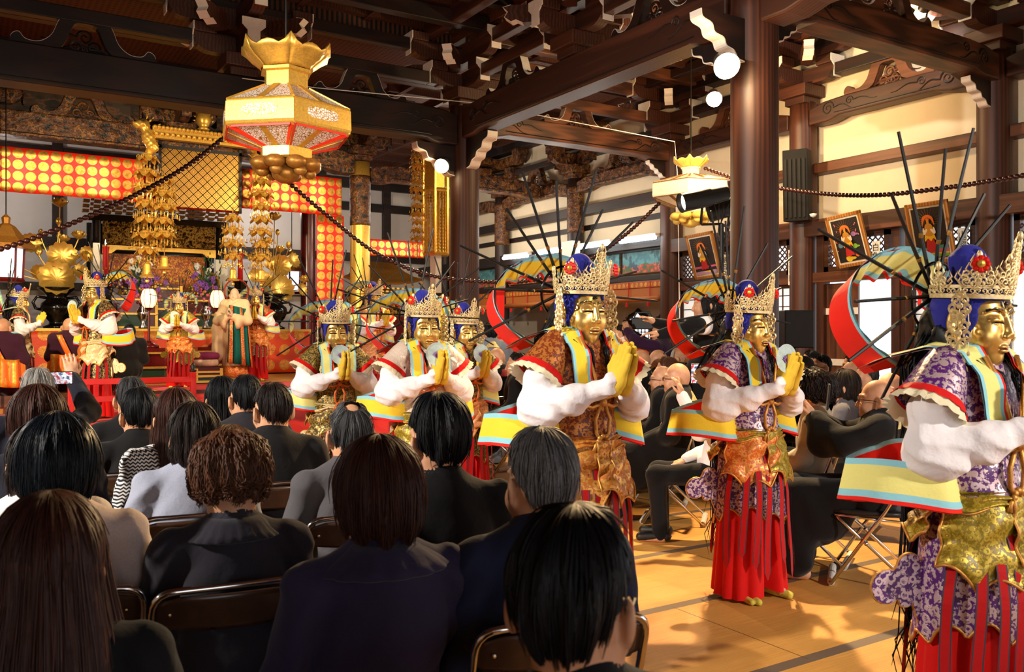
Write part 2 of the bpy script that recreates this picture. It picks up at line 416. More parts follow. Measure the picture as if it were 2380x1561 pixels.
w = g.n('ShaderNodeTexWave', i_Scale=38.0, bands_direction='X'); g.l(g.co(), w); g.bump(w, .25, .003)
# coffered lattice ceiling board
g = N('ceil_lattice').set(.6); tc = g.n('ShaderNodeTexCoord'); sp = g.n('ShaderNodeSeparateXYZ'); g.l(tc, sp, 'Object')
h = [g.math('LESS_THAN', g.math('FRACT', g.math('MULTIPLY', sp, 14.0, k)), .5) for k in (0, 1)]; hh = g.math('MULTIPLY', *h)
g.l(g.ramp(hh, [(0, (92, 48, 22)), (1, (12, 6, 4))]), g.b, 0, 'Base Color'); g.bump(hh, -.6, .02)
# ================================================================== shell
XW, XC, Y1, YM, Y2, Y3, Y4, Y5 = 10.17, 6.14, 5.56, 8.28, 11.0, 13.72, 16.45, 19.17
struct(B().span((-9, -7, -.1), (12.6, 21.2, 0)).obj('floor', 'tatami')).location.x += 0
fl = bpy.data.objects['floor']; fl.data.transform(Matrix.Translation(fl.location)); fl.location = (0, 0, 0)
c = B()
c.span((-9, -7, 5.95), (XC, Y2+.4, 6.05)); c.span((XC-.05, -7, 5.72), (XW+.6, 21, 6.02)); c.span((-9, Y2+.3, 5.72), (XC, 21, 6.0))
o = struct(c.obj('ceiling', 'ceil_lattice'))
b = B()
for k in range(-9, 7): b.span((k*.95-.05, -6, 5.82), (k*.95+.05, Y2+.3, 5.97)) if k*.95 < XC else None
for k in range(-6, 13): b.span((-9, k*.93-.05, 5.83), (XC, k*.93+.05, 5.97))
for k in range(5): b.span((XC+.2+k*.9, -4, 5.60), (XC+.28+k*.9, 20.9, 5.74))
for k in range(-4, 23): b.span((XC, k*.91-.04, 5.61), (XW+.3, k*.91+.04, 5.74))
struct(b.obj('trim_1', 'wood_y'))['label'] = 'dark timber coffer ribs under the lattice ceiling'
# walls: right (plaster above the long lintel), back of the sanctuary, far left, behind
b = B(); b.span((XW+.16, -7, 3.0), (XW+.3, 20.6, 5.8)); struct(b.obj('wall_right', 'plaster'))
b = B(); b.span((-9, 20.4, 0), (12.5, 20.6, 5.8)); struct(b.obj('wall_back', 'plaster_grey'))
b = B(); b.span((-9.1, -7, 0), (-9, 20.6, 6)); struct(b.obj('wall_left', 'plaster'))
b = B(); b.span((-9, -7.1, 3.2), (XW+.6, -7, 6)); b.span((3.5, -7.1, 0), (XW+.6, -7, 3.2)); b.span((-9, -7.1, 0), (-4, -7, 3.2)); struct(b.obj('wall_front', 'plaster'))
# gallery behind the far right bays with its own wall
b = B(); b.span((12.4, Y2, 0), (12.5, 20.6, 4)); b.span((XW+.12, Y2-.05, 0), (12.5, Y2+.05, 3.6)); struct(b.obj('wall_gallery', 'plaster_grey'))
struct(B().span((XW+.12, Y2, 3.5), (12.5, 20.6, 3.6)).obj('ceiling_gallery', 'dark_y'))
# long lintel (nageshi), mid rail, picture-rail timbers along the right wall
b = B(); b.span((XW-.17, -2, 2.84), (XW+.17, Y2, 3.07)); b.span((XW-.06, -2, 2.20), (XW+.1, Y2, 2.34)); b.span((XW-.05, -2, 3.73), (XW+.17, Y2, 3.87))
struct(b.obj('trim_2', 'mid_y', bevel=.008))['label'] = 'brown timber rails along the right wall'
b = B(); b.span((XW-.15, Y2, 2.98), (XW+.17, 20.5, 3.2)); b.span((XW-.06, Y2, 2.42), (XW+.1, 20.5, 2.52)); b.span((XW-.04, Y2, 3.78), (XW+.17, 20.5, 3.96)); b.span((XW-.1, Y2, 4.9), (XW+.17, 20.5, 5.02))
struct(b.obj('trim_3', 'dark_y', bevel=.008))['label'] = 'nearly black timber rails along the far right wall'
b = B()
for z, h in ((2.4, .16), (3.3, .2), (4.55, .2), (5.1, .25)): b.span((-9, 20.3, z), (XW, 20.4, z+h))
for x in (-4, -1.2, 1.6, 4.4, 7.3, 9): b.span((x, 20.28, .7), (x+.2, 20.4, 5.7))
struct(b.obj('trim_4', 'dark_x'))['label'] = 'black timber framing on the pale back wall'
# sanctuary dais, altar-side floor
struct(B().span((-9, 12.4, 0), (6.3, 20.4, .70)).span((6.3, 16.5, 0), (9.6, 20.4, .70)).obj('floor_dais', 'floor_wood'))
b = B(); b.span((-9, 12.36, .58), (6.34, 12.42, .72)); struct(b.obj('trim_5', 'mid_x'))['label'] = 'edge board of the raised sanctuary floor'
# ================================================================== columns
def column(x, y, r, z0, z1, label, mat='wood_z', painted=False):
    t = thing('column', label, 'column', (x, y, z0)); t['kind'] = 'thing'
    B().lathe([(r*1.02, 0), (r, .3), (r, z1-z0-.35), (r*.96, z1-z0)], n=40).obj('shaft', mat, t, True, world=False)
    if painted:
        k = z1-z0
        B().lathe([(r*1.02, k-1.15), (r*1.05, k-1.1), (r*1.05, k-.3), (r*1.02, k-.25)], n=32).obj('painted_band', 'painted_carving', t, True, world=False)
    return t
column(XC, Y1, .215, 0, 4.75, 'massive round brown column nearest the camera, a floodlight clamped on it')
column(XC, Y2, .215, 0, 4.75, 'round brown column in the middle, beside the golden banner')
column(XC, 14.88, .18, .7, 4.6, 'gilded round column beside the hanging red medallion strip', 'gold', True)
column(XC, 17.7, .15, .7, 4.6, 'slim dark red lacquered column behind the right lotus vase', 'lacquer_red')
for y, lab in ((Y1, 'round wall column at the far right, behind the nearest masked dancer'), (YM, 'round wall column with the slatted black loudspeaker on it'), (Y2, 'round wall column behind the cream hanging lantern')):
    column(XW-.03, y, .19, 0, 4.75, lab)
for y, lab in ((Y3, 'dark wall column with a painted collar, left of the cream hanging lantern'), (Y4, 'dark wall column with a painted collar, just right of the middle column'), (Y5, 'dark wall column deepest along the right wall')):
    column(XW-.03, y, .16, 0, 4.6, lab, 'dark_z', True)
# ================================================================== tie beams with carved scrolls
def spiral(B_, o, ux, uy, s, turns=1.6, r=.012, flip=1):
    pts = []
    for i in range(26):
        a = i/25*turns*2*PI; q = s*(1-i/25*.85); pts.append(o+ux*(q*math.cos(a)*flip)+uy*(q*math.sin(a)))
    tail = [o+ux*((s+.02+.34*(1-k/14))*flip)+uy*((.035*math.sin((1-k/14)*5.5)-.05*(1-k/14))*s/.1) for k in range(14)]
    B_.tube(tail+pts, [r*(.4+.6*k/13) for k in range(14)]+[r*(1-.5*i/25) for i in range(26)], 5)
def beam(a, b, w, h, label, mat, zb, arch=.05, scroll=True):
    """curved tie beam from a to b (plan), bottom at zb"""
    a, b = Vector((*a, 0)), Vector((*b, 0)); L = (b-a).length; ux = (b-a).normalized(); uz = Vector((0, 0, 1)); nx = ux.cross(uz)
    t = thing('beam', label, 'beam', (*((a+b)/2).xy, zb)); t['kind'] = 'thing'
    bot = [(0, 0), (.28, 0), (.36, .015), (.5, arch), (L-.5, arch), (L-.36, .015), (L-.28, 0), (L, 0)]
    top = [(L, h-.08), (L-.25, h-.02), (L-.6, h), (.6, h), (.25, h-.02), (0, h-.08)]
    o = a.copy(); o.z = zb
    B().prism(bot+top, o, ux, uz, w).obj('timber', mat, t, bevel=.02)
    g = B()
    for sd in (-1, 1):
        q = o+nx*(sd*(w/2+.003)); g.tube([q+ux*x+uz*z for x, z in [(.42, .1), (.55, arch+.045), (L-.55, arch+.045), (L-.42, .1)]], .008, 5)
        if scroll:
            for xx, fl in ((.32, 1), (L-.32, -1)):
                spiral(g, q+ux*xx+uz*(h*.55), ux, uz, .10, 1.7, .012, fl); spiral(g, q+ux*(xx+.34*fl)+uz*(h*.68), ux, uz, .06, 1.5, .010, fl)
    g.obj('carved_scroll', 'carve_dark', t)
    return t
beam((XC, Y1+.2), (XC, Y2-.2), .32, .46, 'long tie beam running from the nearest column to the middle column', 'wood_y', 4.25)
beam((XC, -4), (XC, Y1-.2), .32, .46, 'tie beam overhead coming from the nearest column toward the camera', 'wood_y', 4.25)
beam((XC+.2, Y1), (XW-.2, Y1), .30, .36, 'tie beam from the nearest column to the right wall', 'mid_x', 4.37)
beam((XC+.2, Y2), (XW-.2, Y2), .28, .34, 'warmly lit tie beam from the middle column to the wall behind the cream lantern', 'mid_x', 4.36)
beam((-5, Y2), (XC-.2, Y2), .38, .50, 'very long dark tie beam across the front of the sanctuary', 'dark_x', 4.15, .06)
for y0, y1, m, lab in ((Y1, YM, 'wood_y', 'arched wall beam under the openwork strut, right of the nearest column'), (YM, Y2, 'wood_y', 'arched wall beam behind the nearest column'),
                       (2.84, Y1, 'wood_y', 'arched wall beam leaving the picture at the right edge')):
    beam((XW-.02, y0+.18), (XW-.02, y1-.18), .24, .30, lab, m, 4.40)
for y0, y1, lab in ((Y2, Y3, 'carved dark wall beam right of the painted wall column'), (Y3, Y4, 'carved dark wall beam between the two painted wall columns'), (Y4, Y5, 'carved dark wall beam farthest along the right wall')):
    t = beam((XW-.02, y0+.16), (XW-.02, y1-.16), .22, .28, lab, 'painted_carving', 4.22, scroll=False)
b = beam((-5, 14.88), (XC-.16, 14.88), .3, .42, 'painted and gilded carved beam above the red medallion valance', 'painted_carving', 4.36, scroll=False)
beam((XC+.16, 14.88), (XW-.15, 14.88), .26, .34, 'dark carved beam between the gilded column and the right wall', 'painted_carving', 4.25, scroll=False)
# upper purlins and through-beams over the brackets
def purlins(name, label, segs, mat):
    b = B()
    for a, c_ in segs: b.span(a, c_)
    o = b.obj(name, mat, bevel=.01); struct(o)['label'] = label
purlins('trim_6', 'stacked dark timbers over the sanctuary beam', [((-9, 10.93, 5.00), (XC, 11.07, 5.16)), ((-9, 10.93, 5.42), (XC, 11.07, 5.58)), ((-9, 10.2, 5.60), (XC, 10.36, 5.80)), ((-9, 9.6, 5.72), (XC, 9.74, 5.9)), ((-9, 11.7, 5.2), (XC, 11.86, 5.36)), ((-9, 12.6, 5.0), (XC, 12.78, 5.2)), ((-9, 13.6, 5.1), (XC, 13.75, 5.3))], 'dark_x')
purlins('trim_7', 'stacked timbers over the long tie beam', [((6.07, -5, 5.06), (6.21, Y2, 5.22)), ((6.07, -5, 5.44), (6.21, Y2, 5.62)), ((5.5, -5, 5.62), (5.64, Y2, 5.84)), ((6.6, -5, 5.5), (6.74, Y2, 5.66))], 'wood_y')
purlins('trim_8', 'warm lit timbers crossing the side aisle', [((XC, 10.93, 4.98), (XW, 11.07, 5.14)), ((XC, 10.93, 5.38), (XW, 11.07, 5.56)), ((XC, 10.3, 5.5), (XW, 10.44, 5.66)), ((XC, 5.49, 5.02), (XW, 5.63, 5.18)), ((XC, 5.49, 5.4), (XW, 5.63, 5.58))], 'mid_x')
purlins('trim_9', 'dark timbers along the top of the right wall', [((XW-.12, -2, 5.02), (XW+.1, Y2, 5.18)), ((XW-.14, -2, 5.44), (XW+.1, 20, 5.62)), ((XW-.7, -2, 5.52), (XW-.58, Y2, 5.66))], 'dark_y')
# painted frieze of dark boards with faded colour over the sanctuary opening
g = N('faded_frieze').set(.7); nz = g.noise(g.co('Object', (1, 1, 2.5)), 3.2, 4)
g.l(g.ramp(nz, [(.36, (14, 9, 7)), (.45, (60, 34, 16)), (.5, (30, 36, 26)), (.56, (92, 52, 20)), (.62, (20, 14, 10))]), g.b, 0, 'Base Color')
struct(B().span((-9, 14.95, 4.8), (XC, 15.05, 5.72)).obj('wall_frieze', 'faded_frieze'))
# ================================================================== bracket clusters
UX, UY, UZ = Vector((1, 0, 0)), Vector((0, 1, 0)), Vector((0, 0, 1))
def bracket_cluster(label, mat='wood_y', white='white_paint', nose=True):
    t = thing('bracket_cluster', label, 'bracket', (0, 0, 0), group='timber bracket clusters under the ceiling'); t['kind'] = 'thing'
    B().box((0, 0, .05), (.34, .34, .10)).box((0, 0, .18), (.46, .46, .16)).obj('bearing_block', mat, t, world=False, bevel=.01)
    for lv, (z, L) in enumerate(((.26, .58), (.62, .88))):
        for d, e in ((UX, UY), (UY, UX)):
            pr = []
            for k in range(7): a = k/6*PI/2; pr.append((L-.20+.20*math.sin(a)*1, .20-.20*math.cos(a)*1+0))
            prof = [(-x, z_) for x, z_ in reversed(pr)]+pr
            prof = [(x, z_) for x, z_ in prof]+[(L, .20), (-L, .20)]
            arm = B().prism(prof[:-2]+[(L, .21), (-L, .21)], UZ*z, d, UZ, .15)
            a_ = arm.obj('bracket_arm', mat, t, world=False)
            for sg in (-1, 1):
                q = d*(sg*L)+UZ*z; w = B()
                w.box(q+UZ*.15+d*(sg*.004), [abs(v) or .012 for v in (e*.15+UZ*.12)])
                T = [(-.075, .02), (.075, .02), (.075, .17), (.14, .23), (.14, .32), (-.14, .32), (-.14, .23), (-.075, .17)]
                w.prism(T, q+d*(sg*.008), e, UZ, .014)
                w.obj('painted_end', white, t, world=False)
                m = B().box(q-d*(sg*.12)+UZ*.27, (.26, .26, .12)); m.obj('bearing_block', mat, t, world=False, bevel=.008)
    if nose:
        for sx, sy in ((-1, -1), (1, -1), (-1, 1), (1, 1)):
            d = Vector((sx, sy, 0)).normalized(); q = d*.42+UZ*.46
            prof = [(0, 0), (.22, 0), (.30, .04), (.36, .02), (.44, .08), (.40, .14), (.46, .2), (.36, .22), (0, .2)]
            B().prism(prof, q, d, UZ, .13).obj('carved_nose', mat, t, world=False)
            e = d.cross(UZ); w = B()
            w.grid([[q+d*(x+.004)+UZ*z_+e*s for s in (-.066, .066)] for x, z_ in prof[1:8]]); w.obj('painted_end', white, t, world=False, thick=.006)
    return t
CL = [(XC, Y1, 'bracket cluster on top of the nearest column'), (XC, Y2, 'bracket cluster on top of the middle column'), (XC, YM, 'bracket cluster halfway along the long tie beam'),
      (2.95, Y2, 'bracket cluster on the sanctuary beam, above and left of the golden lantern'), (-.24, Y2, 'bracket cluster on the sanctuary beam near the left edge'),
      (XW-.05, Y1, 'bracket cluster on the far right wall column'), (XW-.05, YM, 'bracket cluster on the wall column with the black loudspeaker'), (XW-.05, Y2, 'bracket cluster on the wall column behind the cream lantern'),
      (XC, 2.84, 'bracket cluster on the tie beam above the camera side')]
proto = bracket_cluster(CL[0][2]); proto.location = (CL[0][0], CL[0][1], 4.72)
for x, y, lab in CL[1:]: dup(proto, (x, y, 4.72 if y != Y2 or x > 5 else 4.66), label=lab)
p2 = bracket_cluster('painted dark bracket cluster on the collared wall column beside the long beam', 'painted_carving', 'painted_carving', False)
p2.location = (XW-.05, Y3, 4.5); p2['group'] = 'painted bracket clusters'
for x, y, lab in ((XW-.05, Y4, 'painted dark bracket cluster on the second collared wall column'), (XC, 14.88, 'painted bracket cluster on top of the gilded column'), (3.0, 14.88, 'painted bracket cluster above the golden canopy'), (.2, 14.88, 'painted bracket cluster over the valance at left')):
    dup(p2, (x, y, 4.5 if x > 7 else 4.62), label=lab)
# ================================================================== frog-leg struts (kaerumata)
def strut(c, d, zb, label, mat='wood_y', s=1.0, white=True):
    t = thing('frog_leg_strut', label, 'strut', (*c, zb), group='carved frog-leg struts on the beams'); t['kind'] = 'thing'; d = Vector(d); n = d.cross(UZ)
    half = [(0, .40), (.14, .40), (.20, .36), (.25, .26), (.30, .14), (.40, .06), (.52, .06), (.58, .12), (.64, .08), (.62, .0), (.34, 0), (.22, .04), (.16, .14), (.10, .28), (0, .30)]
    top = smooth2(half[:11], 4); half = top+smooth2(half[10:], 3)[1:]
    for sg in (-1, 1):
        B().prism([(x*sg*s, z*s) for x, z in half], (0, 0, 0), d, UZ, .12).obj('strut_leg', mat, t, world=False)
        if white:
            w = B(); w.grid([[d*(x*sg*s)+UZ*(z*s+.004)+n*q for q in (-.058, .058)] for x, z in top[6:34]]); w.obj('painted_edge', 'white_paint', t, world=False, thick=.006)
    g = B()
    for k, (x, z, r) in enumerate(((0, .17, .075), (-.09, .08, .06), (.09, .08, .06), (0, .06, .04))): spiral(g, Vector((0, 0, z*s))+d*(x*s), d, UZ, r*s, 1.5, .018, 1 if k % 2 else -1)
    g.obj('openwork_carving', mat, t, world=False)
    return t
strut((8.15, Y1), UX, 4.74, 'carved strut on the beam between the nearest column and the right wall', 'mid_x')
strut((8.15, Y2), UX, 4.70, 'carved strut on the warm lit beam behind the cream lantern', 'mid_x')
strut((XC, 9.64), UY, 4.71, 'carved strut on the long tie beam near the middle column', 'dark_y')
strut((XC, 6.92), UY, 4.71, 'carved strut on the long tie beam near the nearest column', 'dark_y')
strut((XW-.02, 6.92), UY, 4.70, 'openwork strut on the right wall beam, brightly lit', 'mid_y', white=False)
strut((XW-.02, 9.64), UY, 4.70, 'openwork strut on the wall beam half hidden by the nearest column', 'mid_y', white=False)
strut((1.2, Y2), UX, 4.65, 'large carved strut on the sanctuary beam at upper left', 'dark_x', 1.15)
strut((4.55, Y2), UX, 4.65, 'carved strut on the sanctuary beam right of the golden lantern', 'dark_x')
strut((1.6, 14.88), UX, 4.78, 'gilded carved strut on the painted beam at left', 'painted_carving', 1.1, False)
for y, lab in ((12.36, 'dark strut on the wall beam right of the collared column'), (15.1, 'dark strut on the wall beam between the collared columns')): strut((XW-.02, y), UY, 4.5, lab, 'painted_carving', 1.0, False)
# carved beam noses (kibana) with white edges
def nose(o, d, label, s=1.0, mat='dark_x'):
    o = Vector(o); d = Vector(d); t = thing('carved_beam_nose', label, 'carving', o, group='white edged beam noses'); t['kind'] = 'thing'
    prof = [(0, 0), (.12, -.02), (.18, -.10), (.26, -.12), (.30, -.20), (.40, -.22), (.46, -.16), (.55, -.20)][::1]
    low = [(0, -.42), (.10, -.40), (.16, -.33), (.26, -.30), (.30, -.23), (.42, -.20), (.46, -.12), (.58, -.08), (.60, 0), (0, 0)]
    edge = smooth2(low[:9], 4); low = edge+[(0, 0)]
    B().prism([(x*s, z*s) for x, z in low], (0, 0, 0), d, UZ, .16*s).obj('nose_block', mat, t, world=False)
    n = d.cross(UZ); w = B(); pts = edge
    w.grid([[d*(x*s+.004)+UZ*(z*s-.006)+n*q for q in (-.078*s, .078*s)] for x, z in pts]); w.obj('painted_edge', 'white_paint', t, world=False, thick=.012)
    return t
nose((XC-.19, Y2, 4.16), -UX, 'white edged carved nose left of the middle column')
nose((XC, Y2-.19, 4.26), -UY, 'white edged carved nose on the camera side of the middle column')
nose((XC+.19, Y2, 4.38), UX, 'small white edged nose right of the middle column', .55)
nose((XC, Y1+.19, 4.28), UY, 'large white edged nose on the back of the nearest column', .9)
nose((XC-.19, Y1, 4.30), -UX, 'white edged nose left of the nearest column, above the floodlight', .9)
nose((XC+.19, Y1, 4.38), UX, 'small white edged nose right of the nearest column', .55)
nose((XW-.2, Y1, 4.38), -UX, 'white edged nose under the beam at the far right wall column', .7)
nose((XW-.2, Y2, 4.36), -UX, 'white edged nose at the wall column behind the cream lantern', .6)
# ================================================================== right wall below the lintel
posts = B()
for y in (2.84, 4.2, 6.82, 6.62, 7.98, 9.6, 9.4): posts.span((XW-.05, y-.06, 0), (XW+.09, y+.06, 2.86))
struct(posts.obj('trim_10', 'wood_z'))['label'] = 'door posts under the long lintel on the right wall'
def lattice_window(n, y0, y1, z0, z1):
    t = bpy.data.objects.new('window_%d' % n, None); COL.objects.link(t); t.location = (XW, (y0+y1)/2, z0); struct(t)
    b = B(); f = .07
    b.span((XW-.04, y0, z0), (XW+.05, y0+f, z1)); b.span((XW-.04, y1-f, z0), (XW+.05, y1, z1)); b.span((XW-.04, y0, z0), (XW+.05, y1, z0+f)); b.span((XW-.04, y0, z1-f), (XW+.05, y1, z1))
    b.obj('window_frame', 'mid_y', t)
    b = B(); w, h = y1-y0-2*f, z1-z0-2*f; st = .085
    for sg in (-1, 1):
        k = -h
        while k < w+h:
            p0, p1 = (max(k, 0), 0), (0, 0); a = []
            for y in (0, w):
                z = (y-k)*sg*1.0 if sg > 0 else (k-y)+0
                a.append((y, z))
            (ya, za), (yb, zb) = a
            if sg < 0: za, zb = za, zb
            t0, t1 = 0., 1.
            dz = zb-za
            for lo_, hi_ in ((0, h),):
                if abs(dz) > 1e-9:
                    q0, q1 = sorted(((lo_-za)/dz, (hi_-za)/dz)); t0, t1 = max(t0, q0), min(t1, q1)
            if t1-t0 > .02:
                A = Vector((XW+.02*sg*.5, y0+f+ya+(yb-ya)*t0, z0+f+za+dz*t0)); C = Vector((XW+.02*sg*.5, y0+f+ya+(yb-ya)*t1, z0+f+za+dz*t1))
                b.bar(A, C, .016, .014, UX)
            k += st
    b.obj('diagonal_lattice', 'wood_y', t)
wn = 1
for y0, y1 in ((5.78, 6.58), (6.92, 7.92), (8.5, 9.32), (9.7, 10.8), (3.0, 4.12), (4.3, 5.34)):
    lattice_window(wn, y0, y1, 2.34, 2.84); wn += 1
def shoji(n, y0, y1, x, z1=2.2, cols=4, rows=14, paper='paper_lit', name='door_%d'):
    t = bpy.data.objects.new(name % n, None); COL.objects.link(t); t.location = (x, (y0+y1)/2, 0); struct(t)
    B().span((x+.005, y0+.03, .06), (x+.011, y1-.03, z1-.03)).obj('paper_panel', paper, t)
    b = B(); b.span((x-.02, y0, .0), (x+.02, y0+.05, z1)); b.span((x-.02, y1-.05, 0), (x+.02, y1, z1)); b.span((x-.02, y0, 0), (x+.02, y1, .12)); b.span((x-.02, y0, z1-.05), (x+.02, y1, z1))
    for k in range(1, cols): y = y0+(y1-y0)*k/cols; b.span((x-.012, y-.007, 0), (x+.004, y+.007, z1))
    for k in range(1, rows): z = z1*k/rows; b.span((x-.012, y0, z-.007), (x+.004, y1, z+.007))
    b.obj('lattice_frame', 'wood_z', t)
g = N('paper_lit').set(.9); g.b.inputs['Base Color'].default_value = lin((246, 244, 240)); g.b.inputs['Transmission Weight'].default_value = 0
tr = g.n('ShaderNodeBsdfTranslucent'); tr.inputs[0].default_value = lin((250, 248, 244)); mx = g.n('ShaderNodeMixShader', i_0=.75); out = g.t.nodes['Material Output']
g.l(g.b, mx, 0, 1); g.l(tr, mx, 0, 2); g.l(mx, out, 0, 0)
shoji(1, 6.0, 6.76, XW-.01); shoji(2, 9.5, 10.78, XW-.01); shoji(3, 8.42, 9.0, XW+.05); shoji(4, 2.95, 4.1, XW-.01); shoji(5, 4.3, 5.1, XW-.01)
b = B(); b.span((XW+.02, 7.42, .05), (XW+.06, 7.92, 2.18))
t = struct(b.obj('door_6', 'mid_z'))
w = B()
for z in (.5, 1.05, 1.75): w.span((XW-.0, 7.42, z), (XW+.022, 7.92, z+.09))
w.obj('pale_batten', 'white_paint', t)
# threshold floor and ground outside
struct(B().span((XW+.1, -8, -.16), (40, Y2-.1, -.06)).obj('ground_outside', flat('gravel', (238, 236, 230), .9, scale=120, var=.06)))
# arched gallery windows with white paper
def arch_window(n, y0, y1, x=12.38, z0=.75, z1=2.0):
    t = bpy.data.objects.new('window_%d' % n, None); COL.objects.link(t); t.location = (x, (y0+y1)/2, z0); struct(t)
    out = [(0, 0), (1, 0), (1, .55), (.93, .78), (.78, .90), (.6, .94), (.5, 1.0), (.4, .94), (.22, .90), (.07, .78), (0, .55)]
    P_ = [(y0+(y1-y0)*a, z0+(z1-z0)*c_) for a, c_ in out]
    B().prism([(y, z) for y, z in P_], (x-.01, 0, 0), UY, UZ, .02).obj('paper_pane', 'arch_paper', t)
    b = B(); b.tube([(x-.03, y, z) for y, z in P_+P_[:1]], .05, 6)
    for k in range(1, 8): y = y0+(y1-y0)*k/8; b.span((x-.035, y-.01, z0), (x-.02, y+.01, z0+(z1-z0)*.88))
    for k in range(1, 8): z = z0+(z1-z0)*k/8; b.span((x-.035, y0+.03, z-.01), (x-.02, y1-.03, z+.01))
    b.obj('window_frame', 'dark_z', t)
flat('arch_paper', (244, 248, 255), .9, emit=3.0, var=.02)
arch_window(20, 13.0, 13.9); arch_window(21, 14.0, 14.9)
# ================================================================== folding chairs
flat('chair_pad', (24, 20, 19), .45); flat('chair_back', (74, 52, 40), .25); flat('rail_white', (226, 220, 214), .6, var=.04)
CH = {}
def mk_chair():
    x = .215; r = .0105
    def rounded(pts, k=5, rad=.06):
        out = [Vector(pts[0])]
        for i in range(1, len(pts)-1):
            a, b, c = map(Vector, pts[i-1:i+2]); p = b+(a-b).normalized()*min(rad, (a-b).length*.45); q = b+(c-b).normalized()*min(rad, (c-b).length*.45)
            for j in range(k+1): t = j/k; out.append(p*(1-t)**2+b*2*t*(1-t)+q*t*t)
        return out+[Vector(pts[-1])]
    b = B(); b.tube(rounded([(-x, .22, .02), (-x, -.10, .50), (-x, -.20, .80), (x, -.20, .80), (x, -.10, .50), (x, .22, .02)]), r, 8); b.tube([(-x, .22, .02), (x, .22, .02)], r, 8); CH['back_frame'] = (b.mesh('back_frame'), 'chrome')
    b = B(); w = x-.025; b.tube(rounded([(-w, -.24, .02), (-w, .20, .42), (w, .20, .42), (w, -.24, .02)]), r, 8); b.tube([(-w, -.24, .02), (w, -.24, .02)], r, 8); b.tube([(-w, -.16, .40), (w, -.16, .40)], r*.8, 6)
    for s in (-1, 1): b.tube([(s*w, -.16, .40), (s*w, .2, .42)], r*.8, 6); b.cyl((s*(x+.012), .03, .27), (s*(w-.012), .03, .27), .012, n=8)
    CH['leg_frame'] = (b.mesh('leg_frame'), 'chrome')
    b = B(); n = 12
    for z, y in ((.435, 0), (.455, 0)): pass
    b.lathe([(.0001, .42), (.185, .42), (.20, .43), (.20, .445), (.19, .455), (.10, .448), (.0001, .446)], (0, .02, 0), 32, rfun=lambda a, z: 1/max(abs(math.cos(a)), abs(math.sin(a)))**.75); CH['seat'] = (b.mesh('seat'), 'chair_pad')
    b = B(); G_ = []
    for i in range(15):
        u = -1+2*i/14; row = []
        for j in range(7):
            t = j/6; zt = .785-.02*max(0, abs(u)-.75)*4; zb = .682+.02*u*u; z = zb+(zt-zb)*t; row.append((u*x*.985, -.085-.115*(z-.46)/.34-.028*(1-u*u), z))
        G_.append(row)
    b.grid(G_); CH['backrest'] = (b.mesh('backrest'), 'chair_back')
    CH['screw'] = (B().ball((0, 0, 0), .006, 6).mesh('screw'), 'chrome')
    for nm, y in (('fr', .22), ('rr', -.24)): b = B(); b.cyl((-x+.03, y, .022), (x-.03, y, .022), .022, n=12); CH[nm] = (b.mesh('foot_rail'), 'rail_white')
    for k in ('back_frame', 'leg_frame', 'backrest', 'seat'): me = CH[k][0]; me.polygons.foreach_set('use_smooth', [True]*len(me.polygons))
mk_chair()
def chair(loc, head, label, group='folding chairs of the audience'):
    t = thing('folding_chair', label, 'chair', loc, -math.radians(head), group=group)
    for k, (me, m) in CH.items():
        if k == 'screw': continue
        o = link({'fr': 'foot_rail', 'rr': 'foot_rail'}.get(k, k), me, [m], t)
        if k == 'backrest':
            if not o.modifiers: md = o.modifiers.new('thick', 'SOLIDIFY'); md.thickness = .006
            if 'audience' in group:
                for u, z in ((-.8, .74), (.8, .74)): c_ = link('screw', CH['screw'][0], [CH['screw'][1]], o); c_.location = (u*.215, -.085-.115*(z-.46)/.34-.028*(1-u*u)-.006, z)
    return t
# ================================================================== people: body, hair and clothing builders
def headsdf(bald=False):
    s = S(.02).ell((0, -.012, .03), (.075, .095, .106)).ell((0, .028, -.045), (.058, .064, .080), .04).ell((0, .062, -.098), (.024, .022, .022), .03)
    s.cap((0, .088, .03), (0, .108, -.026), .006, .011, .016)
    def side(s, x):
        s.ell((x*.040, .058, -.03), (.026, .028, .03), .03).cap((x*.010, .088, .042), (x*.055, .068, .042), .007, .006, .014).ell((x*.032, .088, .016), (.018, .010, .008), .012, '-').ell((x*.032, .076, .015), (.013, .012, .010), .006)
        s.ell((x*.087, -.018, .002), (.010, .025, .037), .007, R=rotm(z=x*.5)).ell((x*.092, -.010, .006), (.004, .012, .02), .004, '-', R=rotm(z=x*.5)).ell((x*.078, -.002, -.028), (.008, .010, .012), .008)
    s.both(side); s.ell((0, .086, -.064), (.022, .010, .006), .005).ell((0, .084, -.076), (.018, .011, .006), .005)
    return s
_HS = headsdf()
